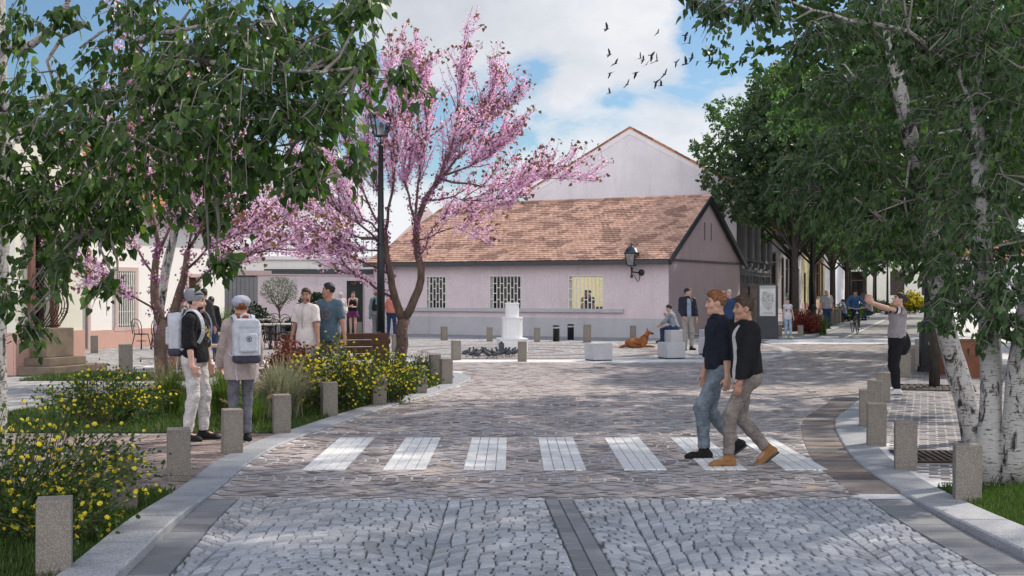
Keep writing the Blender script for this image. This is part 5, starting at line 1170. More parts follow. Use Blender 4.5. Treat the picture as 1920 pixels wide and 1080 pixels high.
# ---------------------------------------------------------------- blossoming trees
M['blossom'] = leaf_mat('pink_blossom', [(0, (.84, .48, .72)), (.35, (.92, .60, .82)), (.75, (.95, .72, .89)), (1, (.96, .84, .93))], .58, .6, (1.0, .95, 1.0))
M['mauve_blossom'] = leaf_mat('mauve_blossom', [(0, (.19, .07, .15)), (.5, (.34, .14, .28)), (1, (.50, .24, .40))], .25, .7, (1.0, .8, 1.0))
M['bronze_leaf'] = leaf_mat('bronze_leaf', [(0, (.10, .05, .03)), (.6, (.20, .11, .06)), (1, (.30, .18, .08))], .3, .5, (1.2, 1.0, .8))
def redbud(label, trunks, limbs, nsub, seed, flower, Lsub=(.7, 1.7), crown_c=None, dens=1.0, upw=.75):
    global RNG
    RNG = np.random.default_rng(seed); e = empty('blossoming_tree', (0, 0, 0), 0, label, 'tree'); mb = MB()
    for pts, r0, r1 in trunks: limb_tube(mb, pts, r0, r1, 10, .008, .2)
    mb.build('trunk', M['brown_bark'], e, True); ml = MB(); path = []; FP = []; FD = []; TP = []; TD = []; BP = []; BD = []
    c0 = np.asarray(crown_c)
    for pts, r0, r1 in limbs:
        r0 *= .8; r1 *= .8
        c = limb_tube(ml, pts, r0, r1, 6, .02, .22); m = len(c)
        for i, p in enumerate(c):
            t = i / (m - 1); path.append((p, norm(c[min(i + 1, m - 1)] - c[max(i - 1, 0)]), t, r0 + (r1 - r0) * t))
    def clump(p, r, n, big):
        for k in range(n):
            d = norm(RNG.normal(size=3)); (FP if big else TP).append(p + d * r * RNG.uniform(.3, 1)); (FD if big else TD).append(d + RNG.normal(size=3) * .4)
    for p, tdir, t, r in path:
        if t > .25 or r < .05:
            for k in range(int(5 * dens)): clump(p + RNG.normal(size=3) * .04, .07, 5, t > .35)
    for k in range(nsub):
        p, td, t, r = path[RNG.integers(len(path))]
        if t < .22: continue
        out = norm(p - c0 + np.array((0, 0, .2))); d = norm(td * .75 + out * .55 + np.array((0, 0, upw * .5)) + RNG.normal(size=3) * .38); L = RNG.uniform(*Lsub) * (1.1 - .35 * t)
        q = [p]; dd = d; m = 7
        for i in range(m): dd = norm(dd + RNG.normal(size=3) * .10 + np.array((0, 0, .05))); q.append(q[-1] + dd * L / m)
        ml.tube(q, [max(.004, min(r, .016) * (1 - .8 * i / m)) for i in range(m + 1)], 4, False)
        lines = [q]
        for s in range(RNG.integers(1, 4)):
            i = RNG.integers(1, m - 1); d2 = norm(norm(q[i + 1] - q[i]) + RNG.normal(size=3) * .55 + np.array((0, 0, .2))); l2 = L * RNG.uniform(.25, .5); q2 = [q[i], q[i] + d2 * l2 * .5, q[i] + d2 * l2 + np.array((0, 0, .03))]; ml.tube(q2, [.006, .004, .002], 3, False); lines.append(q2)
        for w in lines:
            ln_ = sum(np.linalg.norm(w[i + 1] - w[i]) for i in range(len(w) - 1)); nc = int(ln_ * 15 * dens)
            for j in range(nc):
                if RNG.random() < .22: continue
                t2 = (j + RNG.random()) / nc * .93; f = t2 * (len(w) - 1); i = int(f); pp = w[i] + (w[min(i + 1, len(w) - 1)] - w[i]) * (f - i); clump(pp + RNG.normal(size=3) * .02, .05 * (1.2 - .6 * t2), 5, True)
            if RNG.random() < .7:
                for j in range(3): BP.append(w[-1] + RNG.normal(size=3) * .05); BD.append(norm(RNG.normal(size=3)) + np.array((0, 0, -.4)))
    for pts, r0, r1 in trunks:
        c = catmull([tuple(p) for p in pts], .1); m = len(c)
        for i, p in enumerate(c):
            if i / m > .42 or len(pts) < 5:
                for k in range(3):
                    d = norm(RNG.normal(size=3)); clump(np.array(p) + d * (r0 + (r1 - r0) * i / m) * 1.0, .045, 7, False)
    ml.build('limb', M['brown_bark'], e, True); scatter('blossom', FP, FD, RNG.uniform(.7, 1.25, len(FP)) * flower, PINN, M['blossom'], e, RNG.uniform(1.0, 1.4, len(FP)) * flower)
    if TP: scatter('trunk_blossom', TP, TD, RNG.uniform(.7, 1.2, len(TP)) * flower, PINN, M['mauve_blossom'], e, np.full(len(TP), flower * 1.3))
    if BP: scatter('young_leaf', BP, BD, RNG.uniform(.05, .09, len(BP)), HEART, M['bronze_leaf'], e)
    return e
Yr = 24.7
def LP(a, dy): return [PT(px, py, Yr + dy * i / max(1, len(a) - 1)) for i, (px, py) in enumerate(a)]
redbud('large pink blossoming tree rising beside the lamp post in the middle of the view', [(LP([(753, 718), (752, 670), (753, 620), (757, 598)], 0), .125, .11), (LP([(757, 600), (777, 562), (790, 525), (786, 480), (780, 430), (798, 375), (825, 335)], .3), .085, .045), (LP([(755, 602), (741, 560), (731, 515), (724, 470), (722, 440)], -.3), .085, .05)],
 [(LP([(825, 335), (870, 280), (905, 215), (930, 150)], .8), .04, .01), (LP([(815, 350), (850, 260), (862, 170), (872, 100)], -.6), .04, .01), (LP([(780, 430), (785, 330), (800, 220), (790, 130)], 1.2), .04, .01), (LP([(722, 440), (735, 360), (745, 260), (730, 140)], -.8), .04, .01), (LP([(722, 445), (690, 380), (655, 290), (640, 200)], .8), .035, .01), (LP([(724, 470), (680, 425), (620, 380), (560, 310)], -1.0), .035, .01), (LP([(731, 515), (660, 482), (580, 468), (500, 455)], .4), .03, .008), (LP([(741, 560), (690, 528), (650, 500), (600, 440), (570, 420)], -1.3), .035, .008), (LP([(825, 335), (880, 348), (950, 345), (1020, 334), (1080, 336)], .6), .03, .006), (LP([(830, 330), (880, 312), (930, 280), (970, 250)], -.9), .03, .007), (LP([(798, 375), (850, 370), (930, 375), (990, 345)], -1.5), .025, .007), (LP([(783, 450), (820, 440), (850, 425), (885, 440)], -.8), .02, .007), (LP([(786, 480), (830, 410), (890, 395), (950, 380)], 1.4), .025, .007), (LP([(722, 450), (660, 440), (600, 400), (540, 380)], 1.5), .03, .008), (LP([(780, 430), (760, 330), (765, 230), (770, 110)], 1.6), .035, .008), (LP([(800, 370), (840, 300), (900, 240), (965, 190)], 1.5), .03, .008), (LP([(724, 470), (670, 470), (610, 450), (550, 430)], -1.4), .025, .008), (LP([(722, 440), (700, 340), (690, 240), (700, 150)], .6), .03, .008), (LP([(722, 445), (670, 390), (620, 320), (590, 260)], 1.2), .03, .008)],
 640, 3, .042, (.5, 1.22), PT(760, 440, Yr), 1.15)
Yr = 18.7
redbud('smaller pink blossoming tree behind the pair with white backpacks', [(LP([(312, 772), (306, 690), (302, 640), (315, 600)], 0), .13, .12), (LP([(306, 615), (292, 570), (290, 520), (298, 460)], .3), .075, .045), (LP([(314, 610), (330, 575), (345, 520), (352, 470)], -.2), .075, .04)],
 [(LP([(298, 470), (270, 400), (230, 320), (200, 240)], .6), .035, .01), (LP([(295, 480), (320, 400), (330, 300), (330, 200)], -.5), .035, .01), (LP([(352, 470), (390, 400), (430, 330), (450, 260)], .5), .035, .01), (LP([(292, 580), (250, 555), (200, 520), (150, 495)], -.8), .022, .008), (LP([(335, 570), (380, 520), (440, 490), (510, 465), (560, 470)], .5), .03, .008), (LP([(345, 510), (420, 450), (480, 430), (540, 400)], -.8), .026, .008), (LP([(292, 520), (240, 450), (180, 400), (120, 380)], .8), .026, .008), (LP([(298, 460), (280, 350), (260, 200), (240, 60)], .6), .03, .008), (LP([(352, 470), (370, 380), (400, 300), (420, 240)], -.8), .026, .008)],
 300, 8, .038, (.45, 1.15), PT(320, 450, Yr), 1.0)
# ---------------------------------------------------------------- shrubs, grasses, pots
M['shrub_leaf'] = leaf_mat('shrub_leaf', [(0, (.020, .045, .012)), (.6, (.038, .078, .018)), (1, (.075, .13, .03))], .3, .45)
M['yellow_flower'] = leaf_mat('yellow_flower', [(0, (.66, .50, .02)), (.6, (.80, .66, .04)), (1, (.84, .74, .14))], .25, .6, (1.0, 1.0, .5))
M['green_stem'] = pmat('green_stem', (.07, .10, .03), (.10, .08, .04), 8, .7, 0)
ROS = []
_v = [(0, 0, .12)]; _f = []
for lay, (rr_, zz, off) in enumerate(((.5, .05, 0), (.34, .22, .6), (.18, .32, .3))):
    for k in range(6):
        a = k * 1.047 + off; w = .42; b = len(_v); _v += [(0, 0, zz - .1), (rr_ * .8 * math.cos(a - w), rr_ * .8 * math.sin(a - w), zz), (rr_ * math.cos(a), rr_ * math.sin(a), zz + .03), (rr_ * .8 * math.cos(a + w), rr_ * .8 * math.sin(a + w), zz)]; _f.append((b, b + 1, b + 2, b + 3))
_vv = np.array(_v); ROS = (_vv[:, [0, 2, 1]], np.array(_f))
def flowering_shrub(label, c, rx, ry, h, nst, leaf, fl, pfl, seed, lean=(0, 0), name='yellow_flowering_shrub', fmat=None, lmat=None, nl=20):
    global RNG
    RNG = np.random.default_rng(seed); e = empty(name, c, 0, label, 'shrub'); mb = MB(); P = []; D = []; FP = []; FD = []
    for k in range(nst):
        a = RNG.uniform(0, 2 * np.pi); r = math.sqrt(RNG.random()); base = np.array((.25 * rx * math.cos(a), .25 * ry * math.sin(a), 0)); tip = np.array((rx * r * math.cos(a) + lean[0] * RNG.random(), ry * r * math.sin(a) + lean[1] * RNG.random(), h * (1.02 - .55 * r * r) * RNG.uniform(.7, 1.08)))
        mid = base * .6 + tip * .4 + np.array((0, 0, h * .28)); q = [base * (1 - t) ** 2 + 2 * mid * t * (1 - t) + tip * t * t for t in np.linspace(0, 1, 7)]
        mb.tube(q, [.006, .006, .005, .004, .004, .003, .002], 3, False)
        for i in range(nl):
            t = RNG.uniform(.18, 1); p = base * (1 - t) ** 2 + 2 * mid * t * (1 - t) + tip * t * t; o = RNG.normal(size=3) * .06
            P.append(p + o); D.append(norm(o) + norm(tip - base) * .5 + RNG.normal(size=3) * .3)
            if RNG.random() < pfl * (.4 + t): FP.append(p + o * 1.3 + np.array((0, 0, .02))); FD.append(norm(o) + np.array((0, -.3, .6)) + RNG.normal(size=3) * .4)
    mb.build('stem', M['green_stem'], e); scatter('foliage', P, D, RNG.uniform(.6, 1.3, len(P)) * leaf, PINN, lmat or M['shrub_leaf'], e)
    if FP: scatter('flower', FP, FD, RNG.uniform(.7, 1.2, len(FP)) * fl, ROS, fmat or M['yellow_flower'], e)
    return e
flowering_shrub('big arching yellow flowering shrub filling the lower left corner', (-3.6, 9.3, .02), 1.0, .95, .92, 150, .038, .039, .15, 1, (.25, 0), nl=22)
flowering_shrub('low arching yellow flowering shrub leaning over the kerb behind the nearest bollard', (-3.1, 8.8, .02), .6, .5, .42, 45, .038, .038, .15, 2, (.25, 0), nl=20)
flowering_shrub('yellow flowering shrub on the lawn left of the man with the backpack', (-5.3, 16.6, .02), .95, .6, .72, 120, .040, .042, .14, 3, nl=22)
flowering_shrub('wide yellow flowering shrub between the lamp post and the pale grass clump', (-2.6, 18.6, .02), .95, .7, .95, 170, .042, .046, .18, 4, nl=23)
flowering_shrub('yellow flowering shrub below the lamp post reaching the blossoming tree', (-1.95, 19.9, .02), .85, .7, .80, 130, .042, .046, .18, 6, nl=22)
M['red_leaf'] = leaf_mat('red_leaf', [(0, (.07, .012, .014)), (.6, (.16, .022, .022)), (1, (.28, .06, .035))], .25, .5, (1.4, .8, .7)); M['white_flower'] = leaf_mat('white_flower', [(0, (.72, .62, .66)), (1, (.80, .76, .78))], .25, .6, (1, 1, 1))
flowering_shrub('dark red leaved shrub behind the woman with the backpack', (-3.35, 19.3, .02), .5, .45, 1.0, 120, .05, .04, 0, 7, name='red_shrub', lmat=M['red_leaf'], nl=30)
flowering_shrub('white flowering plant tucked inside the yellow shrub before the bench', (-2.75, 19.9, .02), .5, .4, .78, 60, .04, .075, .5, 8, name='white_flowering_plant', fmat=M['white_flower'])
flowering_shrub('red leaved shrub behind the girl at the map board', (XA(1512, 49.5), 49.5, .03), .6, .6, .95, 90, .08, .05, 0, 9, name='red_shrub', lmat=M['red_leaf'])
flowering_shrub('yellow flowers in the bed at the far end of the street', (XA(1706, 95), 95, .03), 1.6, 1.0, 1.6, 120, .14, .22, .4, 10, name='yellow_flower_bed')
for k in range(5):
    y_ = 70 + k * 9; flowering_shrub('dark green hedge bush along the left kerb deep in the street', (11.15 + .341 * (y_ - 47.5) - .6, y_, .03), .9, 2.2, .9, 90, .12, .1, .0, 30 + k, name='hedge_bush')['group'] = 'bushes along the far street'
def grass_clump(label, c, n, h, spread, mat, plume=0, seed=1, w=.008, name='grass_clump', pm=None):
    global RNG
    RNG = np.random.default_rng(seed); e = empty(name, c, 0, label, 'ornamental grass'); V = []; Fc = []; PP = []; PD = []
    for k in range(n):
        a = RNG.uniform(0, 2 * np.pi); l = h * RNG.uniform(.65, 1.15); s = spread * RNG.uniform(.1, 1); b = np.array((.12 * spread * RNG.normal(), .12 * spread * RNG.normal(), 0)); d = np.array((math.cos(a), math.sin(a), 0)); side = np.array((-d[1], d[0], 0)) * w
        q = [b + d * s * t ** 1.7 + np.array((0, 0, l * (t - .38 * (s / spread) * t * t))) for t in (0, .35, .7, 1)]; i0 = len(V)
        for i, p in enumerate(q): ww = side * (1 - i / 3.2); V += [p - ww, p + ww]
        for i in range(3): Fc.append((i0 + 2 * i, i0 + 2 * i + 1, i0 + 2 * i + 3, i0 + 2 * i + 2))
        if RNG.random() < plume:
            t = norm(q[3] - q[2]); 
            for j in range(26): o = norm(RNG.normal(size=3)); PP.append(q[3] + t * (j / 26 * .16 - .03)); PD.append(t * .8 + o * .7)
    np_mesh('blades', V, Fc, mat, e)
    if PP: scatter('plume', PP, PD, RNG.uniform(.025, .045, len(PP)), BLADE, pm or M['plume'], e, np.full(len(PP), .003))
    return e
M['pale_grass'] = leaf_mat('pale_grass', [(0, (.16, .18, .10)), (.5, (.26, .27, .17)), (1, (.38, .37, .26))], .3, .6, (1, 1, .9)); M['green_grass'] = leaf_mat('green_grass', [(0, (.045, .085, .02)), (.6, (.09, .15, .03)), (1, (.17, .20, .06))], .3, .5)
M['plume'] = leaf_mat('grass_plume', [(0, (.30, .22, .14)), (1, (.50, .40, .28))], .4, .7, (1, 1, .9)); M['dark_needles'] = leaf_mat('dark_needles', [(0, (.012, .024, .014)), (1, (.03, .05, .03))], .15, .5)
grass_clump('pale feathery grass clump right of the woman with the backpack', (-3.12, 17.3, .02), 1300, .82, .66, M['pale_grass'], .05, 1)
grass_clump('bright green grass clump between the pair with backpacks', (-3.95, 17.6, .02), 600, .75, .5, M['green_grass'], .06, 2)
grass_clump('green grass with brown plumes at the foot of the left blossoming tree', (-4.75, 17.8, .02), 420, .75, .5, M['green_grass'], .16, 3)
grass_clump('small green grass tuft with plumes before the pale grass clump', (-3.35, 16.5, .02), 260, .5, .4, M['green_grass'], .12, 4)
grass_clump('green ornamental grass in front of the grey gate', (XA(437, 44), 43, .0), 500, 1.25, .9, M['green_grass'], 0, 5, .014)
grass_clump('dark spiky evergreen tuft right of the blossoming tree trunk', (XA(788, 24.2), 24.0, .02), 380, .62, .55, M['dark_needles'], 0, 6, .010, 'evergreen_tuft')
grass_clump('dark spiky evergreen tuft left of the blossoming tree trunk', (XA(738, 23), 22.8, .02), 320, .55, .5, M['dark_needles'], 0, 7, .010, 'evergreen_tuft')
grass_clump('dark grass tufts beside the girl at the map board', (XA(1533, 50.5), 50.5, .03), 400, .9, 1.0, M['green_grass'], 0, 8, .02)
M['olive_leaf'] = leaf_mat('olive_leaf', [(0, (.075, .10, .075)), (1, (.17, .20, .15))], .2, .5)
ol = empty('potted_olive', (XA(523, 45.8), 45.8, 0), 0, 'small grey green olive tree in a wide pot by the pink garden wall', 'potted tree')
mb = MB(); mb.lathe([(.32, 0), (.40, .06), (.50, .52), (.54, .56), (.54, .60), (.48, .60), (.46, .54), (.01, .53)], 20, cap=False); mb.build('pot', M['plinth_stucco'], ol, True)
mb = MB(); mb.tube([(0, 0, .5), (.02, 0, .9), (0, 0, 1.15)], [.035, .03, .025], 6)
for k in range(14): a = k * 2.4; mb.tube([(0, 0, .95 + .02 * k), (.25 * math.cos(a), .25 * math.sin(a), 1.4), (.55 * math.cos(a), .55 * math.sin(a), 1.75 + .03 * k)], [.018, .012, .004], 4)
mb.build('trunk', M['dark_bark'], ol)
P = rnd_in_ell((0, 0, 1.72), (.66, .6, .52), 1500, .3); scatter('crown', P, norm(P - np.array((0, 0, 1.2))) + RNG.normal(size=P.shape) * .6, RNG.uniform(.07, .12, len(P)), OVAL, M['olive_leaf'], ol, np.full(len(P), .05))
for px, Y, r, lab in ((590, 46.8, .62, 'round dark clipped bush behind the man in the white shirt'), (556, 45.6, .42, 'dark round bush right of the potted olive'), (466, 46.5, .7, 'dark bush before the grey gate left of the potted olive')):
    e = empty('round_bush', (XA(px, Y), Y, 0), 0, lab, 'bush'); P = rnd_in_ell((0, 0, r * (1.75 if px == 590 else .95)), (r, r, r * .95), 1300, .6); scatter('foliage', P, norm(P - np.array((0, 0, r))) + RNG.normal(size=P.shape) * .6, RNG.uniform(.08, .14, len(P)), PINN, M['dark_needles'], e)
    mb = MB(); mb.lathe([(.22, 0), (.30, .05), (.36, r * (1.0 if px == 590 else .35)), (.30, r * (1.0 if px == 590 else .35))], 14); mb.build('pot', M['plinth_stucco'], e, True)
# ================================================================ FIGURES: blended distance-field bodies
def smin(a, b, k):
    h = np.clip(.5 + .5 * (b - a) / k, 0, 1); return b * (1 - h) + a * h - k * h * (1 - h)
class SDF:
    """collects rounded cones, ellipsoids and boxes and meshes their smooth union (surface nets)"""
    def __init__(s, k=.02): s.p = []; s.k = k; s.cuts = []
    def cone(s, a, b, ra, rb=None, k=None, flat=1.0, fdir=None, clip=None):
        rb = ra if rb is None else rb; s.p.append(('c', np.array(a, float), np.array(b, float), ra, rb, k or s.k, flat, None if fdir is None else norm(np.array(fdir, float)), clip)); return s
    def ell(s, c, r, Rm=None, k=None, clip=None): s.p.append(('e', np.array(c, float), np.array(r, float), np.eye(3) if Rm is None else np.array(Rm), k or s.k, clip)); return s
    def box(s, c, h, rnd, Rm=None, k=None): s.p.append(('b', np.array(c, float), np.array(h, float), rnd, np.eye(3) if Rm is None else np.array(Rm), k or s.k, None)); return s
    def cut(s, pt, n): s.cuts.append(('h', np.array(pt, float), norm(np.array(n, float)))); return s
    def cut_ell(s, c, r, Rm=None): s.cuts.append(('e', np.array(c, float), np.array(r, float), np.eye(3) if Rm is None else np.array(Rm))); return s
    def bb(s, q):
        if q[0] == 'c': m = max(q[3], q[4]) * max(1, q[6]); return np.minimum(q[1], q[2]) - m, np.maximum(q[1], q[2]) + m
        if q[0] == 'e': m = np.abs(q[3]) @ q[2]; return q[1] - m, q[1] + m
        m = np.abs(q[4]) @ (q[2] + q[3]); return q[1] - m, q[1] + m
    def mesh(s, h, wrinkle=0.0, wf=30.0, seed=0):
        lo = np.min([s.bb(q)[0] for q in s.p], axis=0) - 3 * h; hi = np.max([s.bb(q)[1] for q in s.p], axis=0) + 3 * h
        n = np.ceil((hi - lo) / h).astype(int) + 1; Fd = np.full(n, .08, np.float32)
        ax = [lo[i] + h * np.arange(n[i]) for i in range(3)]
        for q in s.p:
            k = q[5] if q[0] in 'cb' else q[4]; a, b = s.bb(q); pad = k + 2.5 * h
            i0 = np.maximum(0, np.floor((a - pad - lo) / h).astype(int)); i1 = np.minimum(n, np.ceil((b + pad - lo) / h).astype(int) + 1)
            X, Y, Z = np.meshgrid(*[ax[i][i0[i]:i1[i]] for i in range(3)], indexing='ij'); Pt = np.stack((X, Y, Z), -1)
            if q[0] == 'c':
                A, B, ra, rb, fl, fd, clip = q[1], q[2], q[3], q[4], q[6], q[7], q[8]; d = B - A; L2 = max(d @ d, 1e-9); pa = Pt - A; t = np.clip((pa @ d) / L2, 0, 1); v = pa - t[..., None] * d
                if fd is not None: u = v @ fd; v = v + (u * (1 / fl - 1))[..., None] * fd
                D = np.sqrt((v ** 2).sum(-1)) - (ra + (rb - ra) * t)
                if fl < 1: D = D * (fl if False else 1)
            elif q[0] == 'e':
                clip = q[5]; l = (Pt - q[1]) @ q[3]; k0 = np.sqrt(((l / q[2]) ** 2).sum(-1)); k1 = np.sqrt(((l / q[2] ** 2) ** 2).sum(-1)) + 1e-9; D = k0 * (k0 - 1) / k1
            else:
                clip = None; l = np.abs((Pt - q[1]) @ q[4]) - q[2]; D = np.sqrt((np.maximum(l, 0) ** 2).sum(-1)) + np.minimum(l.max(-1), 0) - q[3]
            if clip is not None: D = np.maximum(D, (Pt - np.array(clip[0])) @ norm(np.array(clip[1], float)))
            sl = tuple(slice(i0[i], i1[i]) for i in range(3)); Fd[sl] = smin(Fd[sl], D.astype(np.float32), k)
        if wrinkle or s.cuts:
            X, Y, Z = np.meshgrid(*ax, indexing='ij')
            if wrinkle:
                f = wf; Fd = Fd + (wrinkle * (np.sin(f * Z + 1.9 * np.sin(f * .55 * X + seed) + 1.3 * np.sin(f * .6 * Y + 2 * seed)) * np.sin(f * .45 * X + f * .35 * Y + 1.5 * np.sin(f * .3 * Z + seed)))).astype(np.float32)
            Pt = np.stack((X, Y, Z), -1)
            for c in s.cuts:
                if c[0] == 'h': Fd = np.maximum(Fd, ((Pt - c[1]) @ c[2]).astype(np.float32))
                else:
                    l = (Pt - c[1]) @ c[3]; k0 = np.sqrt(((l / c[2]) ** 2).sum(-1)); Fd = np.maximum(Fd, (-(k0 - 1) * c[2].min()).astype(np.float32))
        return surface_nets(Fd, lo, h)
    def build(s, name, mat, parent, h, wrinkle=0.0, wf=30.0, seed=0):
        V, Q = s.mesh(h, wrinkle, wf, seed)
        if len(Q) == 0: V = np.zeros((4, 3)); Q = np.array([[0, 1, 2, 3]])
        return np_mesh(name, V, Q, mat, parent, True)
def surface_nets(Fd, lo, h):
    n = Fd.shape; ins = Fd < 0; cn = tuple(x - 1 for x in n); acc = np.zeros(cn + (3,), np.float32); cnt = np.zeros(cn, np.float32)
    off = [(i, j, k) for i in (0, 1) for j in (0, 1) for k in (0, 1)]
    def S(A, o): return A[o[0]:o[0] + cn[0], o[1]:o[1] + cn[1], o[2]:o[2] + cn[2]]
    for a in off:
        for ax in range(3):
            if a[ax]: continue
            b = list(a); b[ax] = 1; b = tuple(b); fa, fb = S(Fd, a), S(Fd, b); m = (fa < 0) != (fb < 0)
            if not m.any(): continue
            idx = np.nonzero(m); t = fa[idx] / (fa[idx] - fb[idx]); v = np.tile(np.array(a, np.float32), (len(t), 1)); v[:, ax] += t; acc[idx] += v; cnt[idx] += 1
    cells = cnt > 0; ids = np.full(cn, -1, np.int64); idx = np.argwhere(cells); ids[cells] = np.arange(len(idx))
    if len(idx) == 0: return np.zeros((0, 3)), np.zeros((0, 4), int)
    V = (idx + acc[cells] / cnt[cells][:, None]) * h + lo; quads = []
    for ax in range(3):
        u, w = (ax + 1) % 3, (ax + 2) % 3; A = [slice(None)] * 3; B = [slice(None)] * 3; A[ax] = slice(0, -1); B[ax] = slice(1, None); a, b = ins[tuple(A)], ins[tuple(B)]
        e = np.argwhere(a != b); ok = (e[:, u] > 0) & (e[:, w] > 0) & (e[:, u] < n[u] - 1) & (e[:, w] < n[w] - 1); e = e[ok]; fl = a[tuple(e.T)]
        def cid(du, dw): q = e.copy(); q[:, u] -= du; q[:, w] -= dw; return ids[tuple(q.T)]
        q = np.stack((cid(1, 1), cid(0, 1), cid(0, 0), cid(1, 0)), 1); q[~fl] = q[~fl][:, ::-1]; quads.append(q)
    Q = np.concatenate(quads); Q = Q[(Q >= 0).all(1)]
    nb = np.zeros_like(V); c = np.zeros(len(V))
    for i in range(4): 
        np.add.at(nb, Q[:, i], V[Q[:, (i + 1) % 4]]); np.add.at(c, Q[:, i], 1)
    V = V * .5 + .5 * nb / np.maximum(c, 1)[:, None] if len(V) else V
    return V, Q
def rot_to(y, z=(0, 0, 1)):
    y = norm(np.array(y, float)); x = np.cross(y, np.array(z, float)); x = norm(x) if np.linalg.norm(x) > 1e-4 else np.array((1., 0, 0)); return np.stack((x, y, np.cross(x, y)), 1)
def ik(a, c, l1, l2, hint):
    a, c, hint = (np.array(v, float) for v in (a, c, hint)); d = c - a; L = np.linalg.norm(d); L = min(L, (l1 + l2) * .999); d = norm(d); x = (l1 * l1 - l2 * l2 + L * L) / (2 * L); hgt = math.sqrt(max(0, l1 * l1 - x * x)); hp = hint - d * (hint @ d); hp = norm(hp); return a + d * x + hp * hgt, a + d * L
SKIN = {k: pmat('skin_' + k, c, sc(c, .85), 14, .55, .08, 60, .001) for k, c in dict(fair=(.52, .30, .22), tan=(.40, .215, .145), rosy=(.56, .33, .26)).items()}
def cloth(name, c, c2=None, rough=.85, bump=.25, scale=10, bs=220):
    if name in bpy.data.materials: return bpy.data.materials[name]
    t = NT(name); co = t.coord(); c2 = c2 or sc(c, .78); col = t.mix(t.ramp(t.noise(scale, 5, .65, co), [(.35, (0, 0, 0)), (.65, (1, 1, 1))]), c, c2); hgt = t.math('ADD', t.noise(11, 4, .6, t.coord((1.3, 1.3, .8), 'Object', (.5, .3, .2)), 1.6), t.math('MULTIPLY', t.noise(bs, 3, .6, co), .06 * bump / .25))
    return t.fin(col, rough, t.bump(hgt, .75, .035), 0, .2, .1 if max(c) > .1 else 0)
def denim(name, c, c2):
    t = NT(name); co = t.coord(); n = t.noise(7, 5, .6, co); col = t.mix(t.ramp(n, [(.35, (0, 0, 0)), (.65, (1, 1, 1))]), c, c2); w = t.noise(180, 2, .6, t.coord((1, 1, .15))); col = t.mix(.45, col, t.mix(1.0, col, t.ramp(w, [(.3, (.5, .5, .5)), (.7, (1.5, 1.5, 1.5))]), 'MULTIPLY'))
    return t.fin(col, .85, t.bump(t.noise(9, 5, .6, t.coord((1, 1, 2.2)), 1.2), .8, .035), 0, .2)
HAIR = {k: pmat('hair_' + k, c, sc(c, .55), 40, .55, .5, 90, .004, stretch=(1, 1, .4), spec=.4) for k, c in dict(ginger=(.23, .085, .03), dark=(.022, .014, .010), brown=(.06, .032, .018), grey=(.42, .40, .38), black=(.012, .010, .010)).items()}
M['eye'] = pmat('dark_eye', (.02, .015, .012), None, 2, .25, 0); M['lip'] = pmat('lip', (.34, .13, .10), None, 3, .5, 0)
DEF = dict(p=(0, 0, .972), up=(0, 0, 1), fwd=(0, 1), sh=0.0, head=(0, 0), footL=((-.10, .0, .08), 0, 0), footR=((.10, .0, .08), 0, 0), kneeL=(0, 1, 0), kneeR=(0, 1, 0), handL=((-.27, .05, .80), (0, .1, -1)), handR=((.27, .05, .80), (0, .1, -1)), elbL=(-.3, -1, 0), elbR=(.3, -1, 0), grip=.35)
def skeleton(ps, fem=False):
    q = dict(DEF); q.update(ps); J = {}; P = np.array(q['p'], float); U = norm(np.array(q['up'], float)); Fw = np.array((*q['fwd'], 0), float); Fw = norm(Fw - U * (Fw @ U)); X = np.cross(Fw, U); J.update(P=P, U=U, F=Fw, X=X)
    a = q['sh']; XS = X * math.cos(a) + Fw * math.sin(a); J['XS'] = XS; J['FS'] = np.cross(U, XS)
    J['waist'] = P + U * .14; J['chest'] = P + U * .31; J['shl'] = P + U * .432; J['neck'] = P + U * .495; w = .142 if fem else .165; J['w'] = w
    J['shL'] = J['shl'] - XS * w; J['shR'] = J['shl'] + XS * w
    yaw, pit = q['head']; fh = J['FS'] * math.cos(yaw) + XS * math.sin(yaw); fh = norm(fh * math.cos(pit) + np.array((0, 0, 1)) * math.sin(pit)); up = norm(np.array((0, 0, 1.)) * .7 + U * .3); xh = norm(np.cross(fh, up)); uh = np.cross(xh, fh); J['HR'] = np.stack((xh, fh, uh), 1)
    J['hc'] = J['neck'] + norm(U * .6 + np.array((0, 0, .4))) * .085 + fh * .022 + uh * .062
    for s, sg in (('L', -1), ('R', 1)):
        J['hip' + s] = P + X * sg * .088 - U * .03; an, fy, fp = q['foot' + s]; kn, an = ik(J['hip' + s], an, .44, .43, q['knee' + s]); J['kn' + s] = kn; J['an' + s] = an
        yw = fy; fd = np.array((math.sin(yw), math.cos(yw), 0)); J['fd' + s] = norm(fd * math.cos(fp) + np.array((0, 0, math.sin(fp)))); J['fp' + s] = fp
        hp, hd = q['hand' + s]; el, wr = ik(J['sh' + s], hp, .285, .255, q['elb' + s]); J['el' + s] = el; J['wr' + s] = wr; J['hd' + s] = norm(np.array(hd, float))
    J['q'] = q; return J
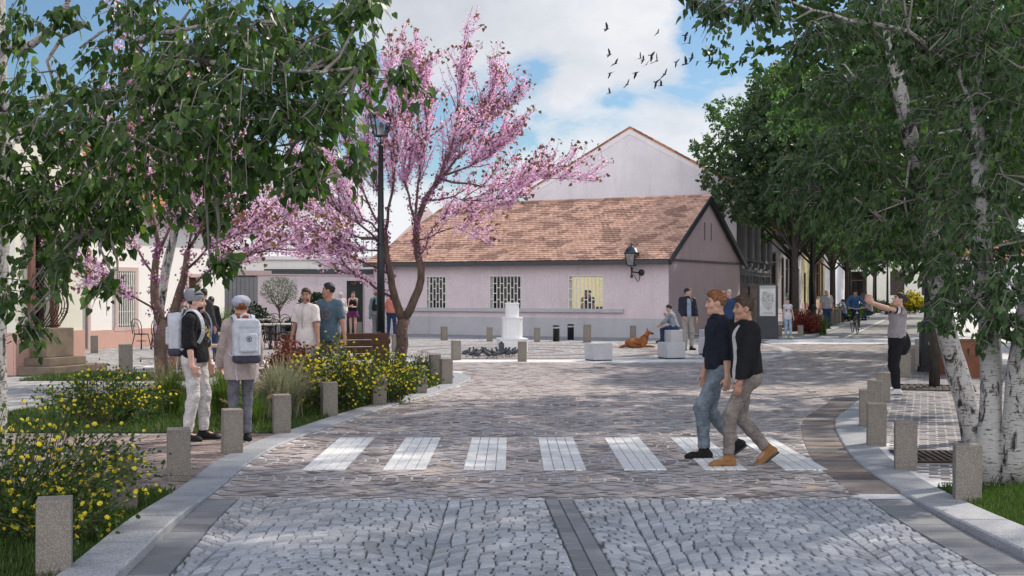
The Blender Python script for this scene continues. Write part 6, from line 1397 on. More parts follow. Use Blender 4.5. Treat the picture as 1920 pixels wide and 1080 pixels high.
def person(label, loc, rz, H=1.75, pose={}, skin='fair', hair=('short', 'brown'), wear=[], h=.014, fem=False, face=True, beard=None, build=1.0, group=None, hands=True):
    e = empty('person', loc, rz, label, 'person', group); s = H / 1.738; e.scale = (s * build, s * build, s); J = skeleton(pose, fem); q = J['q']; P, U, X, Fw, XS, FS = (J[k] for k in ('P', 'U', 'X', 'F', 'XS', 'FS')); HR, hc = J['HR'], J['hc']; hp = lambda x, y, z: hc + HR @ np.array((x, y, z)); TR = np.stack((XS, FS, U), 1); PR = np.stack((X, Fw, U), 1)
    def torso(S, t=0.0, low=True, k=.05):
        hipw = .163 if fem else .155
        if low: S.ell(P - U * .01, (hipw + t, .108 + t, .125 + t), PR, k)
        S.ell(J['waist'], ((.118 if fem else .138) + t, .092 + t, .16 + t), PR, k); S.ell(J['chest'] + FS * .008, ((.138 if fem else .160) + t, .106 + t, .175 + t), TR, k)
        S.cone(J['shL'] + XS * .03, J['shR'] - XS * .03, .044 + t * .8, None, k); [S.cone(J['neck'] + U * .02 - FS * .01, J['sh' + sd] + U * .012, .040 + t * .5, .030 + t * .6, k) for sd in 'LR']; S.ell(J['chest'] + U * .05 - FS * .03, (.14 + t, .075 + t, .11 + t), TR, k)
        if fem: S.ell(J['chest'] + FS * .085 - XS * .06 + U * .02, (.058 + t, .05 + t, .055 + t), TR, .04); S.ell(J['chest'] + FS * .085 + XS * .06 + U * .02, (.058 + t, .05 + t, .055 + t), TR, .04)
        else: S.ell(J['chest'] + FS * .06 + U * .05, (.13 + t, .05 + t, .07 + t), TR, .04)
    def legs(S, t=0.0, to=1.0, flare=0.0, k=.03, thick=1.0):
        for sd in 'LR':
            a, b, c = J['hip' + sd], J['kn' + sd], J['an' + sd]; f = thick * (1.02 if fem else 1.0)
            S.cone(a, b, .086 * f + t, .056 * f + t + flare * .3, k); S.ell(a - Fw * .03 - U * .02, (.085 + t, .085 + t, .09 + t), PR, .05)
            if to > .5:
                m = b + (c - b) * min(1, (to - .5) * 2); cl = (m, c - b) if to < 1 else None; bk = norm(np.cross(np.cross(c - b, Fw), c - b)) if np.linalg.norm(np.cross(c - b, Fw)) > 1e-4 else Fw
                S.cone(b, c, .053 * f + t + flare * .5, .040 * f + t + flare, k, clip=cl); S.cone(b + (c - b) * .18 - bk * .016, b + (c - b) * .5 - bk * .016, .043 * f + t, .036 * f + t, k, clip=cl)
    def arms(S, t=0.0, to=2.0, k=.022, flare=0.0):
        for sd in 'LR':
            a, b, c = J['sh' + sd], J['el' + sd], J['wr' + sd]; f = .86 if fem else 1.0
            e1 = b if to >= 1 else a + (b - a) * to; cl = None if to >= 1 else (e1, b - a)
            S.cone(a, e1, .050 * f + t, (.050 - .010 * min(1, to)) * f + t + flare, k, clip=cl); S.ell(a - np.array((0, 0, .012)), (.047 * f + t * .8,) * 3, None, .04)
            if to > 1: e2 = b + (c - b) * (to - 1); S.cone(b, e2, .041 * f + t, (.041 - .013 * (to - 1)) * f + t + flare, k, clip=(e2, c - b) if to < 2 else None)
    # ---- body: one surface from scalp to feet
    S = SDF(.022); torso(S, -.006); legs(S, -.004); arms(S)
    S.cone(J['neck'] - U * .05, hc - HR[:, 2] * .05 - HR[:, 1] * .02, .062 if not fem else .054, .052 if not fem else .045, .03)
    S.ell(hp(0, -.012, .028), (.074, .092, .082), HR, .03); S.ell(hp(0, .022, -.030), (.060, .068, .078), HR, .03); S.ell(hp(0, .052, -.088), (.032, .032, .026), HR, .03); S.cone(hp(-.045, .0, -.07), hp(0, .055, -.09), .024, .024, .03); S.cone(hp(.045, .0, -.07), hp(0, .055, -.09), .024, .024, .03)
    S.cone(hp(0, .082, .014), hp(0, .103, -.026), .009, .0125, .012); S.ell(hp(0, .094, -.032), (.019, .014, .011), HR, .010)
    for x in (-1, 1): S.ell(hp(x * .074, -.008, -.008), (.011, .024, .034), HR, .008); S.cone(hp(x * .012, .082, .028), hp(x * .048, .066, .030), .010, .009, .014); S.ell(hp(x * .042, .062, -.03), (.02, .018, .02), HR, .025)
    S.ell(hp(0, .085, -.058), (.022, .010, .011), HR, .010)
    for sd in 'LR':
        wr, hd, el = J['wr' + sd], J['hd' + sd], J['el' + sd]; sg = -1 if sd == 'L' else 1
        pal = norm(np.cross(hd, FS)) if abs(hd @ FS) < .9 else X; n_ = norm(np.cross(hd, pal)); side = n_                      # palm plane: hd x side, thumb side = side (forward)
        inw = -sg * X - hd * ((-sg * X) @ hd); inw = norm(inw) if np.linalg.norm(inw) > .1 else n_; side = norm(np.cross(inw, hd)) * (1 if sd == 'L' else -1)
        if side @ (FS + np.array((0, 0, .4))) < 0: side = -side
        pc = wr + hd * .052; S.cone(wr - hd * .01, wr + hd * .02, .026, .027, .02); Rm = np.stack((side, hd, np.cross(side, hd)), 1); S.ell(pc, (.041, .050, .017), Rm, .014); g = q['grip']
        for i in range(4):
            o = (i - 1.5) * -.0195; b0 = pc + side * o + hd * .036; ln = (.036, .042, .039, .030)[i]; d1 = norm(hd * math.cos(g) + inw * math.sin(g)); d2 = norm(hd * math.cos(2.2 * g) + inw * math.sin(2.2 * g)); b1 = b0 + d1 * ln; S.cone(b0, b1, .0095, .0088, .004); S.cone(b1, b1 + d2 * ln * .95, .0088, .0072, .004)
        b0 = wr + hd * .022 + side * .028; d1 = norm(hd * .72 + side * .55 + inw * .35); S.cone(b0 - side * .008, b0 + d1 * .036, .0145, .0108, .008); S.cone(b0 + d1 * .036, b0 + d1 * .036 + norm(d1 + inw * .3 + hd * .4) * .03, .0105, .0085, .005)
        an, fd = J['an' + sd], J['fd' + sd]; S.cone(an, an + fd * .10 - np.array((0, 0, .03)), .036, .028, .02)
    S.build('body', SKIN[skin], e, h)
    if face:
        for x in (-1, 1):
            mb = MB(); mb.ball(hp(x * .031, .0775, .012), (.0125, .008, .0075), 8, 6, Matrix(HR.tolist())); mb.build('eye', M['eye'], e, True)
            mb = MB(); mb.tube([hp(x * .014, .094, .032), hp(x * .034, .088, .037), hp(x * .052, .072, .031)], [.0045, .005, .003], 5); mb.build('eyebrow', HAIR[hair[1]], e)
        mb = MB(); mb.ball(hp(0, .0925, -.057), (.022, .006, .0075), 8, 5, Matrix(HR.tolist())); mb.build('lips', M['lip'], e, True)
    hs, hm = hair[0], HAIR[hair[1]]; hh = max(.007, h * .75)
    if hs != 'none':
        S = SDF(.02); S.ell(hp(0, -.018, .034), (.083, .098, .087), HR)
        if hs == 'quiff': S.ell(hp(0, .035, .100), (.058, .060, .030), HR, .03); S.ell(hp(.0, -.02, .095), (.068, .08, .04), HR, .03)
        if hs == 'short': S.ell(hp(0, .0, .085), (.066, .08, .04), HR, .03)
        S.cut(hp(0, .060, .045), HR @ np.array((0, .8, -.62))); S.cut_ell(hp(0, .075, -.035), (.070, .085, .088), HR)
        if hs in ('short', 'quiff'): S.cut(hp(0, -.05, -.065), HR @ np.array((0, .35, -1))); [S.cut_ell(hp(x * .08, .004, -.012), (.022, .032, .036), HR) for x in (-1, 1)]
        if hs == 'long':
            S.cone(hp(0, -.075, .0), hp(0, -.10, -.20), .07, .045); S.cone(hp(-.06, -.04, 0), hp(-.07, -.05, -.17), .03, .03); S.cone(hp(.06, -.04, 0), hp(.07, -.05, -.17), .03, .03)
        if hs == 'tail': S.cone(hp(0, -.10, .03), hp(0, -.15, -.02), .028, .026); S.cone(hp(0, -.15, -.02), hp(0, -.13, -.20), .030, .012)
        if hs == 'bun': S.ell(hp(0, -.115, .035), (.042, .04, .042), HR)
        S.build('hair', hm, e, hh, .0055, 150, 1)
    if beard:
        S = SDF(.015); S.ell(hp(0, .026, -.066), (.062, .066, .052), HR); S.cut(hp(0, .05, -.038), (HR @ np.array((0, -.2, 1)))); S.cut(hp(0, .0, -.05), HR @ np.array((0, -1, .2))); S.cut_ell(hp(0, .105, -.057), (.026, .03, .011), HR); S.build('beard', HAIR[beard], e, hh)
    # ---- clothing
    for w in wear:
        kind, mat = w[0], w[1]; o = w[2] if len(w) > 2 else {}; t = o.get('t', .012); nm = o.get('name', kind)
        if kind in ('shirt', 'jacket', 'sweater', 'top', 'hoodie'):
            S = SDF(.03); torso(S, t, True); sl = o.get('sleeve', .55)
            if sl > 0: arms(S, t + o.get('loose', .006), sl, flare=o.get('flare', .004 if sl < 1 else 0))
            hem = o.get('hem', -.02); S.ell(P + U * (hem + .10), (.152 + t + o.get('boxy', 0), .112 + t + o.get('boxy', 0), .30 if hem < -.01 else .16), PR, .06); S.cut(P + U * hem, -U)
            nk = o.get('neck', 'round'); S.cut(J['neck'] + U * (.030 if nk != 'low' else -.02), U)
            if nk == 'round': S.cut_ell(J['neck'] + U * .02 + FS * .015, (.070, .074, .045), TR)
            if nk == 'low': S.cut_ell(J['neck'] - U * .01 + FS * .03, (.085, .10, .085), TR)
            if sl == 0:
                for sg in (-1, 1): S.cut_ell(J['shl'] + XS * sg * (J['w'] + .005), (.052, .13, .085), TR)
            if o.get('open'): wd = o['open']; c = J['chest'] + FS * .16 - U * .12; S.cut_ell(c + U * .02, (wd, .13, .46), TR)
            ob = S.build(nm, mat, e, h, o.get('wr', .004), o.get('wf', 26), len(label))
            if nk == 'collar' or o.get('collar'):
                C = SDF(.008); 
                for a in np.linspace(-2.4, 2.4, 27): C.cone(J['neck'] + U * -.005 + FS * (.064 * math.cos(a) + .006) + XS * .064 * math.sin(a), J['neck'] + U * (.032 + .004 * math.cos(a)) + FS * (.062 * math.cos(a) + .012) + XS * .062 * math.sin(a), .011, .009)
                C.build('collar', mat, e, max(.007, h * .7))
            if kind == 'hoodie':
                C = SDF(.03)
                for a in np.linspace(.6, 2 * math.pi - .6, 11): C.cone(J['neck'] + FS * .085 * math.cos(a) + XS * .095 * math.sin(a) + U * .0, J['neck'] + FS * .07 * math.cos(a) + XS * .085 * math.sin(a) + U * .045, .028, .02)
                C.ell(J['neck'] - FS * .10 - U * .03, (.09, .045, .09), TR); C.build('hood', mat, e, h)
        elif kind in ('trousers', 'shorts', 'leggings'):
            S = SDF(.03); S.ell(P - U * .01, ((.163 if fem else .157) + t, .110 + t, .125 + t), PR, .05); S.ell(P + U * .09, (.140 + t * .6, .100 + t * .6, .08), PR, .05); legs(S, t, o.get('to', 1.0), o.get('flare', .004), .03, o.get('thick', 1.0)); S.cut(P + U * .10, U)
            S.build(nm, mat, e, h, o.get('wr', .005), o.get('wf', 34), len(label) + 1)
        elif kind == 'skirt':
            S = SDF(.03); S.cone(P + U * .12, P + U * .06, .125, .15, .03, .75, Fw); n = 14
            for i in range(n): a = 2 * math.pi * i / n; S.cone(P + U * .06 + X * .11 * math.cos(a) + Fw * .075 * math.sin(a), P - U * o.get('len', .28) + X * o.get('w', .22) * math.cos(a) + Fw * .17 * math.sin(a), .03, .032, .03)
            S.ell(P - U * .05, (.16, .12, .14), PR, .05); S.cut(P - U * o.get('len', .28), -U); S.build(nm, mat, e, h)
        elif kind in ('shoes', 'boots'):
            for sd in 'LR':
                an, fd = J['an' + sd], J['fd' + sd]; x = norm(np.cross(fd, np.array((0, 0, 1)))); up = np.cross(x, fd); base = an - up * .052; S = SDF(.02); fl = .8
                S.cone(base - fd * .045, base + fd * .13, .037, .039, .02, 1.0); S.ell(base + fd * .155 - up * .008, (.043, .055, .032), np.stack((x, fd, up), 1), .03); S.cone(base - fd * .035 + up * .01, an - fd * .01 + up * (.05 if kind == 'boots' else .005), .040, .043 if kind == 'boots' else .041, .03); S.cone(an + fd * .02, base + fd * .10 + up * .005, .036, .030, .03); S.cut(base - up * .028, -up)
                sh = S.build('shoe' if kind == 'shoes' else 'boot', mat, e, min(h, .010)); B = SDF(.01); B.box(base + fd * .055 - up * .030, (.036, .125, .006), .006, np.stack((x, fd, up), 1)); B.build('sole', o.get('sole', M['black_metal']), sh, min(h, .010))
        elif kind == 'beanie':
            S = SDF(.03); S.ell(hp(0, -.018, .045), (.088, .106, .100), HR); S.ell(hp(0, -.085, .095), (.070, .068, .066), HR, .06); S.cut(hp(0, 0, .012), HR @ np.array((0, .05, -1))); S.build('beanie', mat, e, hh, .003, 70)
        elif kind == 'beret':
            S = SDF(.03); S.ell(hp(0, -.03, .072), (.112, .122, .072), HR); S.ell(hp(0, -.02, .03), (.088, .104, .05), HR, .03); S.cut(hp(0, 0, .0), HR @ np.array((0, -.1, -1))); S.build('beret', mat, e, hh, .002, 60)
        elif kind == 'headscarf':
            S = SDF(.03); S.ell(hp(0, -.018, .03), (.090, .106, .097), HR); S.cone(hp(0, -.03, -.08), J['neck'] + U * .0, .08, .10); S.cut_ell(hp(0, .10, -.015), (.062, .07, .085), HR); S.build('headscarf', mat, e, h, .003, 50)
        elif kind == 'scarf':
            S = SDF(.03)
            for a in np.linspace(0, 2 * math.pi, 13)[:-1]: a2 = a + .52; S.cone(J['neck'] + U * .03 + FS * .072 * math.cos(a) + XS * .078 * math.sin(a), J['neck'] + U * .03 + FS * .072 * math.cos(a2) + XS * .078 * math.sin(a2), .034)
            for x, y in o.get('tails', ((.05, -.11),)): S.cone(J['neck'] + U * .02 + FS * y * .8 + XS * x, J['neck'] - U * .17 + FS * y * 1.15 + XS * x * 1.3, .038, .045)
            if o.get('shawl'): S.cone(J['shL'] - FS * .08 + U * .03, J['elL'] - FS * .06, .07, .06); S.cone(J['elL'] - FS * .06, J['elL'] - FS * .08 - U * .35, .05, .05)
            S.build('scarf', mat, e, h, .004, 60)
        elif kind == 'custom': o['f'](e, J, mat, h)
    e['J'] = 1; return e, J
def walk(stride=.30, ahead='L', arm=.16, lean=.03):
    a, b = (-1, 1) if ahead == 'L' else (1, -1)
    front = ((a * .075, stride, .078), 0, .0); back = ((b * .075, -stride * 1.15, .135), 0, -.62)
    d = dict(p=(0, .0, .925), up=(0, lean, 1)); d['foot' + ahead] = front; d['foot' + ('R' if ahead == 'L' else 'L')] = back
    f, r = ('L', 'R') if ahead == 'L' else ('R', 'L')
    d['hand' + r] = ((b * .26, arm + .05, .82), (0, .35, -1)); d['hand' + f] = ((a * .26, -arm, .82), (0, .1, -1)); return d
# ================================================================ PEOPLE
wtee = cloth('white_cotton', (.62, .58, .57)); blk = cloth('black_cotton', (.014, .014, .017)); navy = cloth('navy_cotton', (.014, .017, .028)); tanl = cloth('tan_leather', (.30, .15, .055), None, .5, .1); blksh = cloth('black_shoe', (.014, .014, .015), None, .6); whsh = cloth('white_shoe', (.66, .65, .66), None, .5, .05)
jean = denim('blue_jeans', (.095, .12, .155), (.22, .255, .29)); gjean = denim('taupe_jeans', (.15, .125, .115), (.26, .225, .205)); wjean = denim('white_jeans', (.60, .57, .57), (.48, .46, .47)); djean = denim('dark_jeans', (.018, .03, .075), (.03, .055, .12)); grey = denim('grey_jeans', (.10, .10, .125), (.15, .15, .18)); chino = denim('grey_chinos', (.34, .33, .31), (.26, .25, .24)); lj = denim('light_jeans', (.16, .25, .36), (.35, .45, .55))
# two young men walking over the crossing
p = G(1365, 860, .008); A = walk(.17, 'L', .05, .02); A['handR'] = ((.25, .10, .80), (0, .15, -1)); A['handL'] = ((-.25, -.02, .82), (0, .1, -1)); A['grip'] = .5
person('ginger haired man in a dark navy shirt and blue jeans walking over the crossing', (p.x - .07, p.y + .14, .008), R(96), 1.79, A, 'fair', ('quiff', 'ginger'), [('shirt', navy, dict(sleeve=1.35, hem=-.03, neck='collar', t=.016, boxy=.006, name='dark_shirt')), ('trousers', jean, dict(t=.012, flare=.008, to=.97)), ('shoes', blksh)], .0068)
p = G(1420, 868, .008); B = walk(.22, 'L', .05, .02); B['handR'] = ((.22, .0, .80), (0, .2, -1)); B['handL'] = ((-.22, .17, .80), (0, .2, -1)); B['grip'] = .55; B['head'] = (.0, .02)
def buttons(e, J, mat, h):
    mb = MB()
    for k in range(4): mb.ball(J['chest'] + J['U'] * (.10 - .09 * k) + J['FS'] * .128 - J['XS'] * (.055), .008, 6, 4)
    mb.build('buttons', mat, e)
person('dark haired man in open black jacket and tan boots on the crossing', (p.x - .13, p.y - .12, .008), R(101), 1.735, B, 'tan', ('quiff', 'brown'), [('shirt', wtee, dict(sleeve=.5, hem=-.10, t=.012, name='white_shirt')), ('jacket', blk, dict(sleeve=1.97, hem=-.05, t=.026, loose=.004, neck='collar', open=.072, boxy=.008, name='open_jacket')), ('trousers', gjean, dict(t=.010, flare=.007, to=.95)), ('boots', tanl), ('custom', M['cube'], dict(f=buttons))], .0068)
# backpack thing
M['pack'] = cloth('pale_pack_cloth', (.52, .54, .60), (.46, .48, .54), .8, .3, 8); M['pack_dark'] = cloth('dark_pack_cloth', (.06, .06, .085))
def backpack(label, loc, rz, J=None, s=1.0, w=.15, dp=.085, hh=.23):
    e = empty('backpack', loc, rz, label, 'backpack'); e.scale = (s, s, s)
    S = SDF(.03); S.box((0, -.04, .04), (w - .04, dp - .045, hh - .07), .04); S.box((0, -.045, .20), (w - .055, dp - .05, .05), .045, None, .04); S.cut((0, 0, -.12), (0, 0, -1)); S.build('bag', M['pack'], e, .008, .002, 20)
    S = SDF(.03); S.box((0, -.04, -.155), (w - .04, dp - .042, .01), .042); S.cut((0, 0, -.122), (0, 0, 1)); S.build('bottom', M['pack_dark'], e, .008)
    S = SDF(.02); S.box((0, -.085, .235), (w - .05, dp - .06, .028), .03); S.build('lid', M['pack'], e, .008)
    S = SDF(.015); S.box((0, -.135, .03), (w - .07, .018, .085), .02); S.build('front_pocket', M['pack'], e, .008)
    mb = MB(); mb.tube([(-.05, .02, .26), (-.045, .02, .33), (0, .02, .345), (.045, .02, .33), (.05, .02, .26)], .012, 6); mb.build('handle', M['pack'], e, True)
    for x in (-1, 1):
        mb = MB(); y0 = .06; pts = [(x * .085, .03, .21), (x * .105, .10, .315), (x * .115, .20, .32), (x * .12, .285, .22), (x * .115, .30, .06), (x * .13, .22, -.08), (x * .14, .09, -.13), (x * .11, .02, -.14)]
        c = catmull(pts, .03)
        for i in range(len(c) - 1): mb.bar(c[i], c[i + 1], .045, .014, tuple(norm(np.array(c[i]) - np.array((0, .13, .05)))))
        mb.build('strap', M['pack'], e)
        mb = MB(); mb.tube([(x * .10, .0, -.16), (x * .115, -.02, -.30), (x * .10, -.02, -.40)], .006, 4); mb.build('strap_end', M['pack'], e)
    mb = MB(); mb.tube([(.028 * math.cos(a), -.176, .07 + .028 * math.sin(a)) for a in np.linspace(0, 6.1, 14)], .004, 4); mb.ball((0, -.176, .07), (.012, .003, .014), 6, 4); mb.build('round_badge', M['pack_dark'], e)
    return e
# the pair with backpacks
p = G(366, 825, .02); bm = dict(p=(0, 0, .972), footL=((-.10, .06, .08), -.25, 0), footR=((.10, -.06, .08), .15, 0), handR=((.255, .075, .85), (-.35, .5, -1)), handL=((-.255, .075, .85), (.35, .5, -1)), head=(-.05, 0), grip=.3)
def emblem(e, J, mat, h):
    mb = MB()
    for i in range(9): a = i * .7; mb.ball(J['chest'] + J['FS'] * .14 - J['U'] * (.02 - .05 * math.sin(a * 1.3)) + J['XS'] * .07 * math.cos(a), (.022, .006, .022), 6, 4)
    mb.build('print', mat, e)
mrz = R(-100)
person('bearded man in a grey beanie, black hoodie and white jeans on the left pavement', p, mrz, 1.72, bm, 'rosy', ('short', 'dark'), [('hoodie', blk, dict(sleeve=1.15, hem=-.06, t=.020, loose=.010, boxy=.008, name='hoodie')), ('trousers', wjean, dict(t=.013, flare=.006, to=.96, wr=.007)), ('boots', blksh), ('beanie', cloth('grey_knit', (.24, .24, .27), None, .9, .5, 20, 120)), ('custom', cloth('mustard_print', (.42, .30, .08)), dict(f=emblem))], .0072, beard='dark')
def on_back(p, rz, dz, back=.155, tilt=0):
    d = Vector((-math.sin(rz), math.cos(rz), 0)); return Vector((p.x, p.y, 0)) - d * back + Vector((0, 0, dz))
backpack('pale grey backpack with a dark bottom on the back of the man in the beanie', on_back(p, mrz, 1.20), mrz)
p = G(452, 829, .02); wrz = R(20)
bw = dict(p=(0, 0, .972), footL=((-.085, .0, .08), .1, 0), footR=((.085, .05, .08), -.1, 0), handL=((-.24, .16, .88), (.3, .6, -.6)), handR=((.23, .2, .92), (-.5, .6, -.3)), head=(.05, 0))
person('woman in a pale beret and long beige sweater seen from behind', p, wrz, 1.66, bw, 'rosy', ('bun', 'ginger'), [('sweater', cloth('beige_knit', (.42, .34, .33), None, .95, .5, 9, 140), dict(sleeve=1.95, hem=-.22, t=.026, loose=.012, boxy=.026, fem=1, wr=.004, wf=18)), ('leggings', grey, dict(t=.003, flare=.0, to=.97)), ('shoes', blksh, dict(sole=whsh)), ('beret', cloth('pale_felt', (.42, .43, .52), None, .95, .3)), ('scarf', cloth('rust_scarf', (.30, .10, .05), None, .9, .3), dict(tails=((.05, -.11), (.075, -.09))))], .0072, fem=True)
backpack('pale grey backpack with a dark bottom worn by the woman in the beret', on_back(p, wrz, 1.14, .185) + Vector((.03, -.02, 0)), wrz + R(4), None, 1.0)
# two men behind the flowering shrub
def two(label, px, Y, top, H, wear, pose, rz, hair, skin, beard=None, bld=.92, hh=.010):
    X_ = XA(px, Y); z = ZA(top, Y) - H * 1.0
    return person(label, (X_, Y, max(.02, z)), rz, H, pose, skin, hair, wear, hh, beard=beard, build=bld)
def placket(e, J, mat, h):
    mb = MB(); c = [J['neck'] + J['FS'] * .085 - J['U'] * .02, J['chest'] + J['FS'] * .142 + J['U'] * .05, J['chest'] + J['FS'] * .136 - J['U'] * .08, J['waist'] + J['FS'] * .118 - J['U'] * .02, J['P'] + J['FS'] * .137 - J['U'] * .12]
    c = catmull([tuple(x) for x in c], .05); [mb.bar(c[i], c[i + 1], .028, .012, tuple(J['FS'])) for i in range(len(c) - 1)]; mb.build('button_placket', mat, e); mb = MB(); [mb.ball(Vector(c[i]) + Vector(J['FS']) * .008, .008, 6, 4) for i in range(1, len(c) - 1, 2)]; mb.build('buttons', M['cube'], e)
mw = dict(p=(0, 0, .972), handL=((-.30, .10, .86), (-.1, .3, -1)), handR=((.27, .08, .82), (0, .2, -1)), head=(-.35, .02), footL=((-.11, .1, .08), 0, 0), footR=((.11, -.05, .08), 0, 0))
two('bearded man in a pale pink short sleeved shirt talking behind the red shrub', 574, 20.6, 540, 1.77, [('shirt', cloth('pale_pink_shirt', (.74, .67, .65), (.66, .58, .56), .8, .15), dict(sleeve=.75, hem=-.18, t=.017, loose=.008, boxy=.014, neck='collar', flare=.010, wr=.004, wf=20)), ('trousers', chino, dict(t=.004)), ('shoes', blksh), ('custom', cloth('placket', (.60, .53, .51)), dict(f=placket))], mw, R(158), ('short', 'brown'), 'tan', 'brown')
mb_ = dict(p=(0, 0, .972), handR=((.34, .12, .84), (.25, .3, -1)), handL=((-.30, .04, .84), (-.1, .1, -1)), head=(1.25, .03), footL=((-.11, .0, .08), 0, 0), footR=((.11, .1, .08), 0, 0))
def cube_print(e, J, mat, h):
    mb = MB(); pts = {}
    for i in range(6): a = i * math.pi / 3 + math.pi / 6; pts[i] = (math.cos(a), math.sin(a))
    f = lambda x, z: J['chest'] + J['FS'] * (.146 - .09 * (x * .11) ** 2 * 10) + J['XS'] * x * .085 + J['U'] * (z * .085 - .03)
    for i in range(6): mb.tube([f(*pts[i]), f(*pts[(i + 1) % 6])], .0035, 4)
    for i in (1, 3, 5): mb.tube([f(0, 0), f(*pts[i])], .0035, 4)
    mb.build('cube_print', mat, e)
two('dark haired man in a blue grey T-shirt with a pink line print', 618, 20.9, 530, 1.83, [('shirt', cloth('blue_grey_tee', (.085, .135, .185), None, .85, .2), dict(sleeve=.8, hem=-.14, t=.012, loose=.007, boxy=.006, flare=.010, wr=.004, wf=20, name='printed_tshirt')), ('trousers', cloth('brown_trousers', (.12, .10, .085)), dict(t=.004)), ('shoes', blksh), ('custom', cloth('pink_print', (.40, .16, .17)), dict(f=cube_print))], mb_, R(165), ('short', 'black'), 'tan', None)
# people by the garden wall and the lamp post
sk = dict(p=(0, 0, .972), handR=((.10, .24, 1.14), (-.5, .4, .3)), handL=((-.05, .25, 1.12), (.5, .4, .2)), head=(.0, -.3), footL=((-.09, .05, .08), -.2, 0), footR=((.09, .0, .08), .2, 0))
person('woman in a black tank top and purple skirt by the dark door', (XA(662, 49.6), 49.6, 0), R(182), 1.74, sk, 'rosy', ('bun', 'brown'), [('top', blk, dict(sleeve=0, hem=-.02, t=.010, neck='low')), ('skirt', cloth('purple_skirt', (.13, .02, .10)), dict(len=.26)), ('shoes', whsh)], .013, fem=True)
person('person in a white headscarf beside the woman in the purple skirt', (XA(638, 47.5), 47.5, 0), R(200), 1.70, dict(p=(0, 0, .972), handR=((.14, .2, 1.0), (-.4, .4, .2)), handL=((-.2, .14, .95), (.3, .4, -.4)), head=(-.2, -.1)), 'rosy', ('none', 'grey'), [('headscarf', cloth('white_scarf', (.6, .6, .64))), ('jacket', wtee, dict(sleeve=1.9, hem=-.05, t=.03, loose=.012)), ('trousers', grey, {}), ('shoes', blksh)], .013, fem=True)
person('woman with a bun and a teal shawl facing away behind the lamp post', (XA(706, 45.6), 45.6, 0), R(-20), 1.73, dict(p=(0, 0, .972), handL=((-.28, .02, .84), (0, .1, -1)), handR=((.2, .2, 1.0), (-.5, .5, .1)), head=(.5, 0)), 'tan', ('bun', 'ginger'), [('top', blk, dict(sleeve=.6, hem=.05, t=.014)), ('trousers', grey, dict(flare=.02)), ('scarf', cloth('teal_shawl', (.11, .19, .22)), dict(shawl=1)), ('shoes', tanl)], .013, fem=True)
person('woman in a coral blouse and dark jeans behind the blossoming tree', (XA(734, 46.2), 46.2, 0), R(-12), 1.72, dict(p=(0, 0, .972), up=(.05, .06, 1), handL=((-.2, .28, 1.1), (.2, .6, .2)), handR=((.27, .1, .95), (0, .3, -.6)), footL=((-.14, .05, .08), .1, 0), footR=((.12, .0, .08), -.1, 0)), 'fair', ('long', 'dark'), [('top', cloth('coral_blouse', (.58, .20, .15)), dict(sleeve=1.0, hem=-.02, t=.022, loose=.014, boxy=.01)), ('trousers', djean, dict(t=.006)), ('shoes', tanl)], .013, fem=True)
person('man in a dark grey jacket and blue jeans left of the grey gate', (XA(382, 29.5), 29.5, 0), R(-40), 1.80, dict(handL=((-.26, .1, .85), (0, .3, -1)), handR=((.26, .1, .85), (0, .3, -1)), head=(-.9, 0)), 'tan', ('short', 'black'), [('jacket', cloth('charcoal_jacket', (.045, .045, .05)), dict(sleeve=1.95, hem=-.06, t=.03, loose=.012, boxy=.012)), ('trousers', lj, {}), ('shoes', blksh)], .011, beard='dark')
person('person in an olive shirt and pale jeans half hidden behind the left blossoming tree', (XA(343, 29), 29, 0), R(120), 1.66, dict(), 'fair', ('short', 'brown'), [('shirt', cloth('olive_shirt', (.12, .115, .075)), dict(sleeve=.7, hem=-.06, t=.022)), ('trousers', lj, {}), ('shoes', blksh)], .013)
person('dark haired person standing behind the man in the charcoal jacket', (XA(396, 31.5), 31.5, 0), R(10), 1.62, dict(), 'tan', ('bun', 'black'), [('jacket', blk, dict(sleeve=1.95, hem=-.06, t=.02)), ('trousers', djean, {}), ('shoes', blksh)], .014, fem=True)
# on the square: sitting man, standing man, person behind the walkers
cs = cubes[3].location
sit = dict(p=(0, 0, .52), up=(0, .32, 1), footL=((-.13, .40, .08), -.1, 0), footR=((.13, .48, .08), .1, 0), handL=((-.10, .50, .58), (.1, .6, -.5)), handR=((.06, .33, .88), (-.3, .2, .9)), elbR=(.5, .2, -1), elbL=(-.6, -.2, -.4), head=(.1, .02), grip=.8)
person('man in a grey sweater and dark jeans sitting on a granite cube', (cs.x, cs.y + .02, -.0), R(70), 1.78, sit, 'fair', ('short', 'black'), [('sweater', cloth('grey_sweater', (.24, .27, .32)), dict(sleeve=1.7, hem=-.05, t=.016)), ('trousers', djean, dict(t=.012)), ('shoes', blksh)], .011)
p = G(1289, 656); stn = dict(p=(0, 0, .972), footL=((-.11, .03, .08), -.2, 0), footR=((.12, .12, .08), .35, 0), handR=((.17, .16, .92), (-.4, .4, -.7)), handL=((-.27, .06, .82), (0, .2, -1)), head=(-.75, 0), up=(0, -.03, 1))
person('man in a navy quilted jacket and pale trousers standing beside the sitting man', p, R(195), 1.83, stn, 'fair', ('short', 'black'), [('shirt', cloth('pale_blue_shirt', (.30, .36, .50)), dict(sleeve=0, hem=-.05, t=.013, neck='collar')), ('jacket', cloth('quilted_navy', (.020, .024, .045), None, .5, .5, 9, 40), dict(sleeve=1.95, hem=-.03, t=.030, loose=.010, neck='collar', open=.07, wr=.007, wf=60, name='quilted_jacket')), ('trousers', chino, dict(t=.012, to=.97)), ('shoes', blksh)], .011)
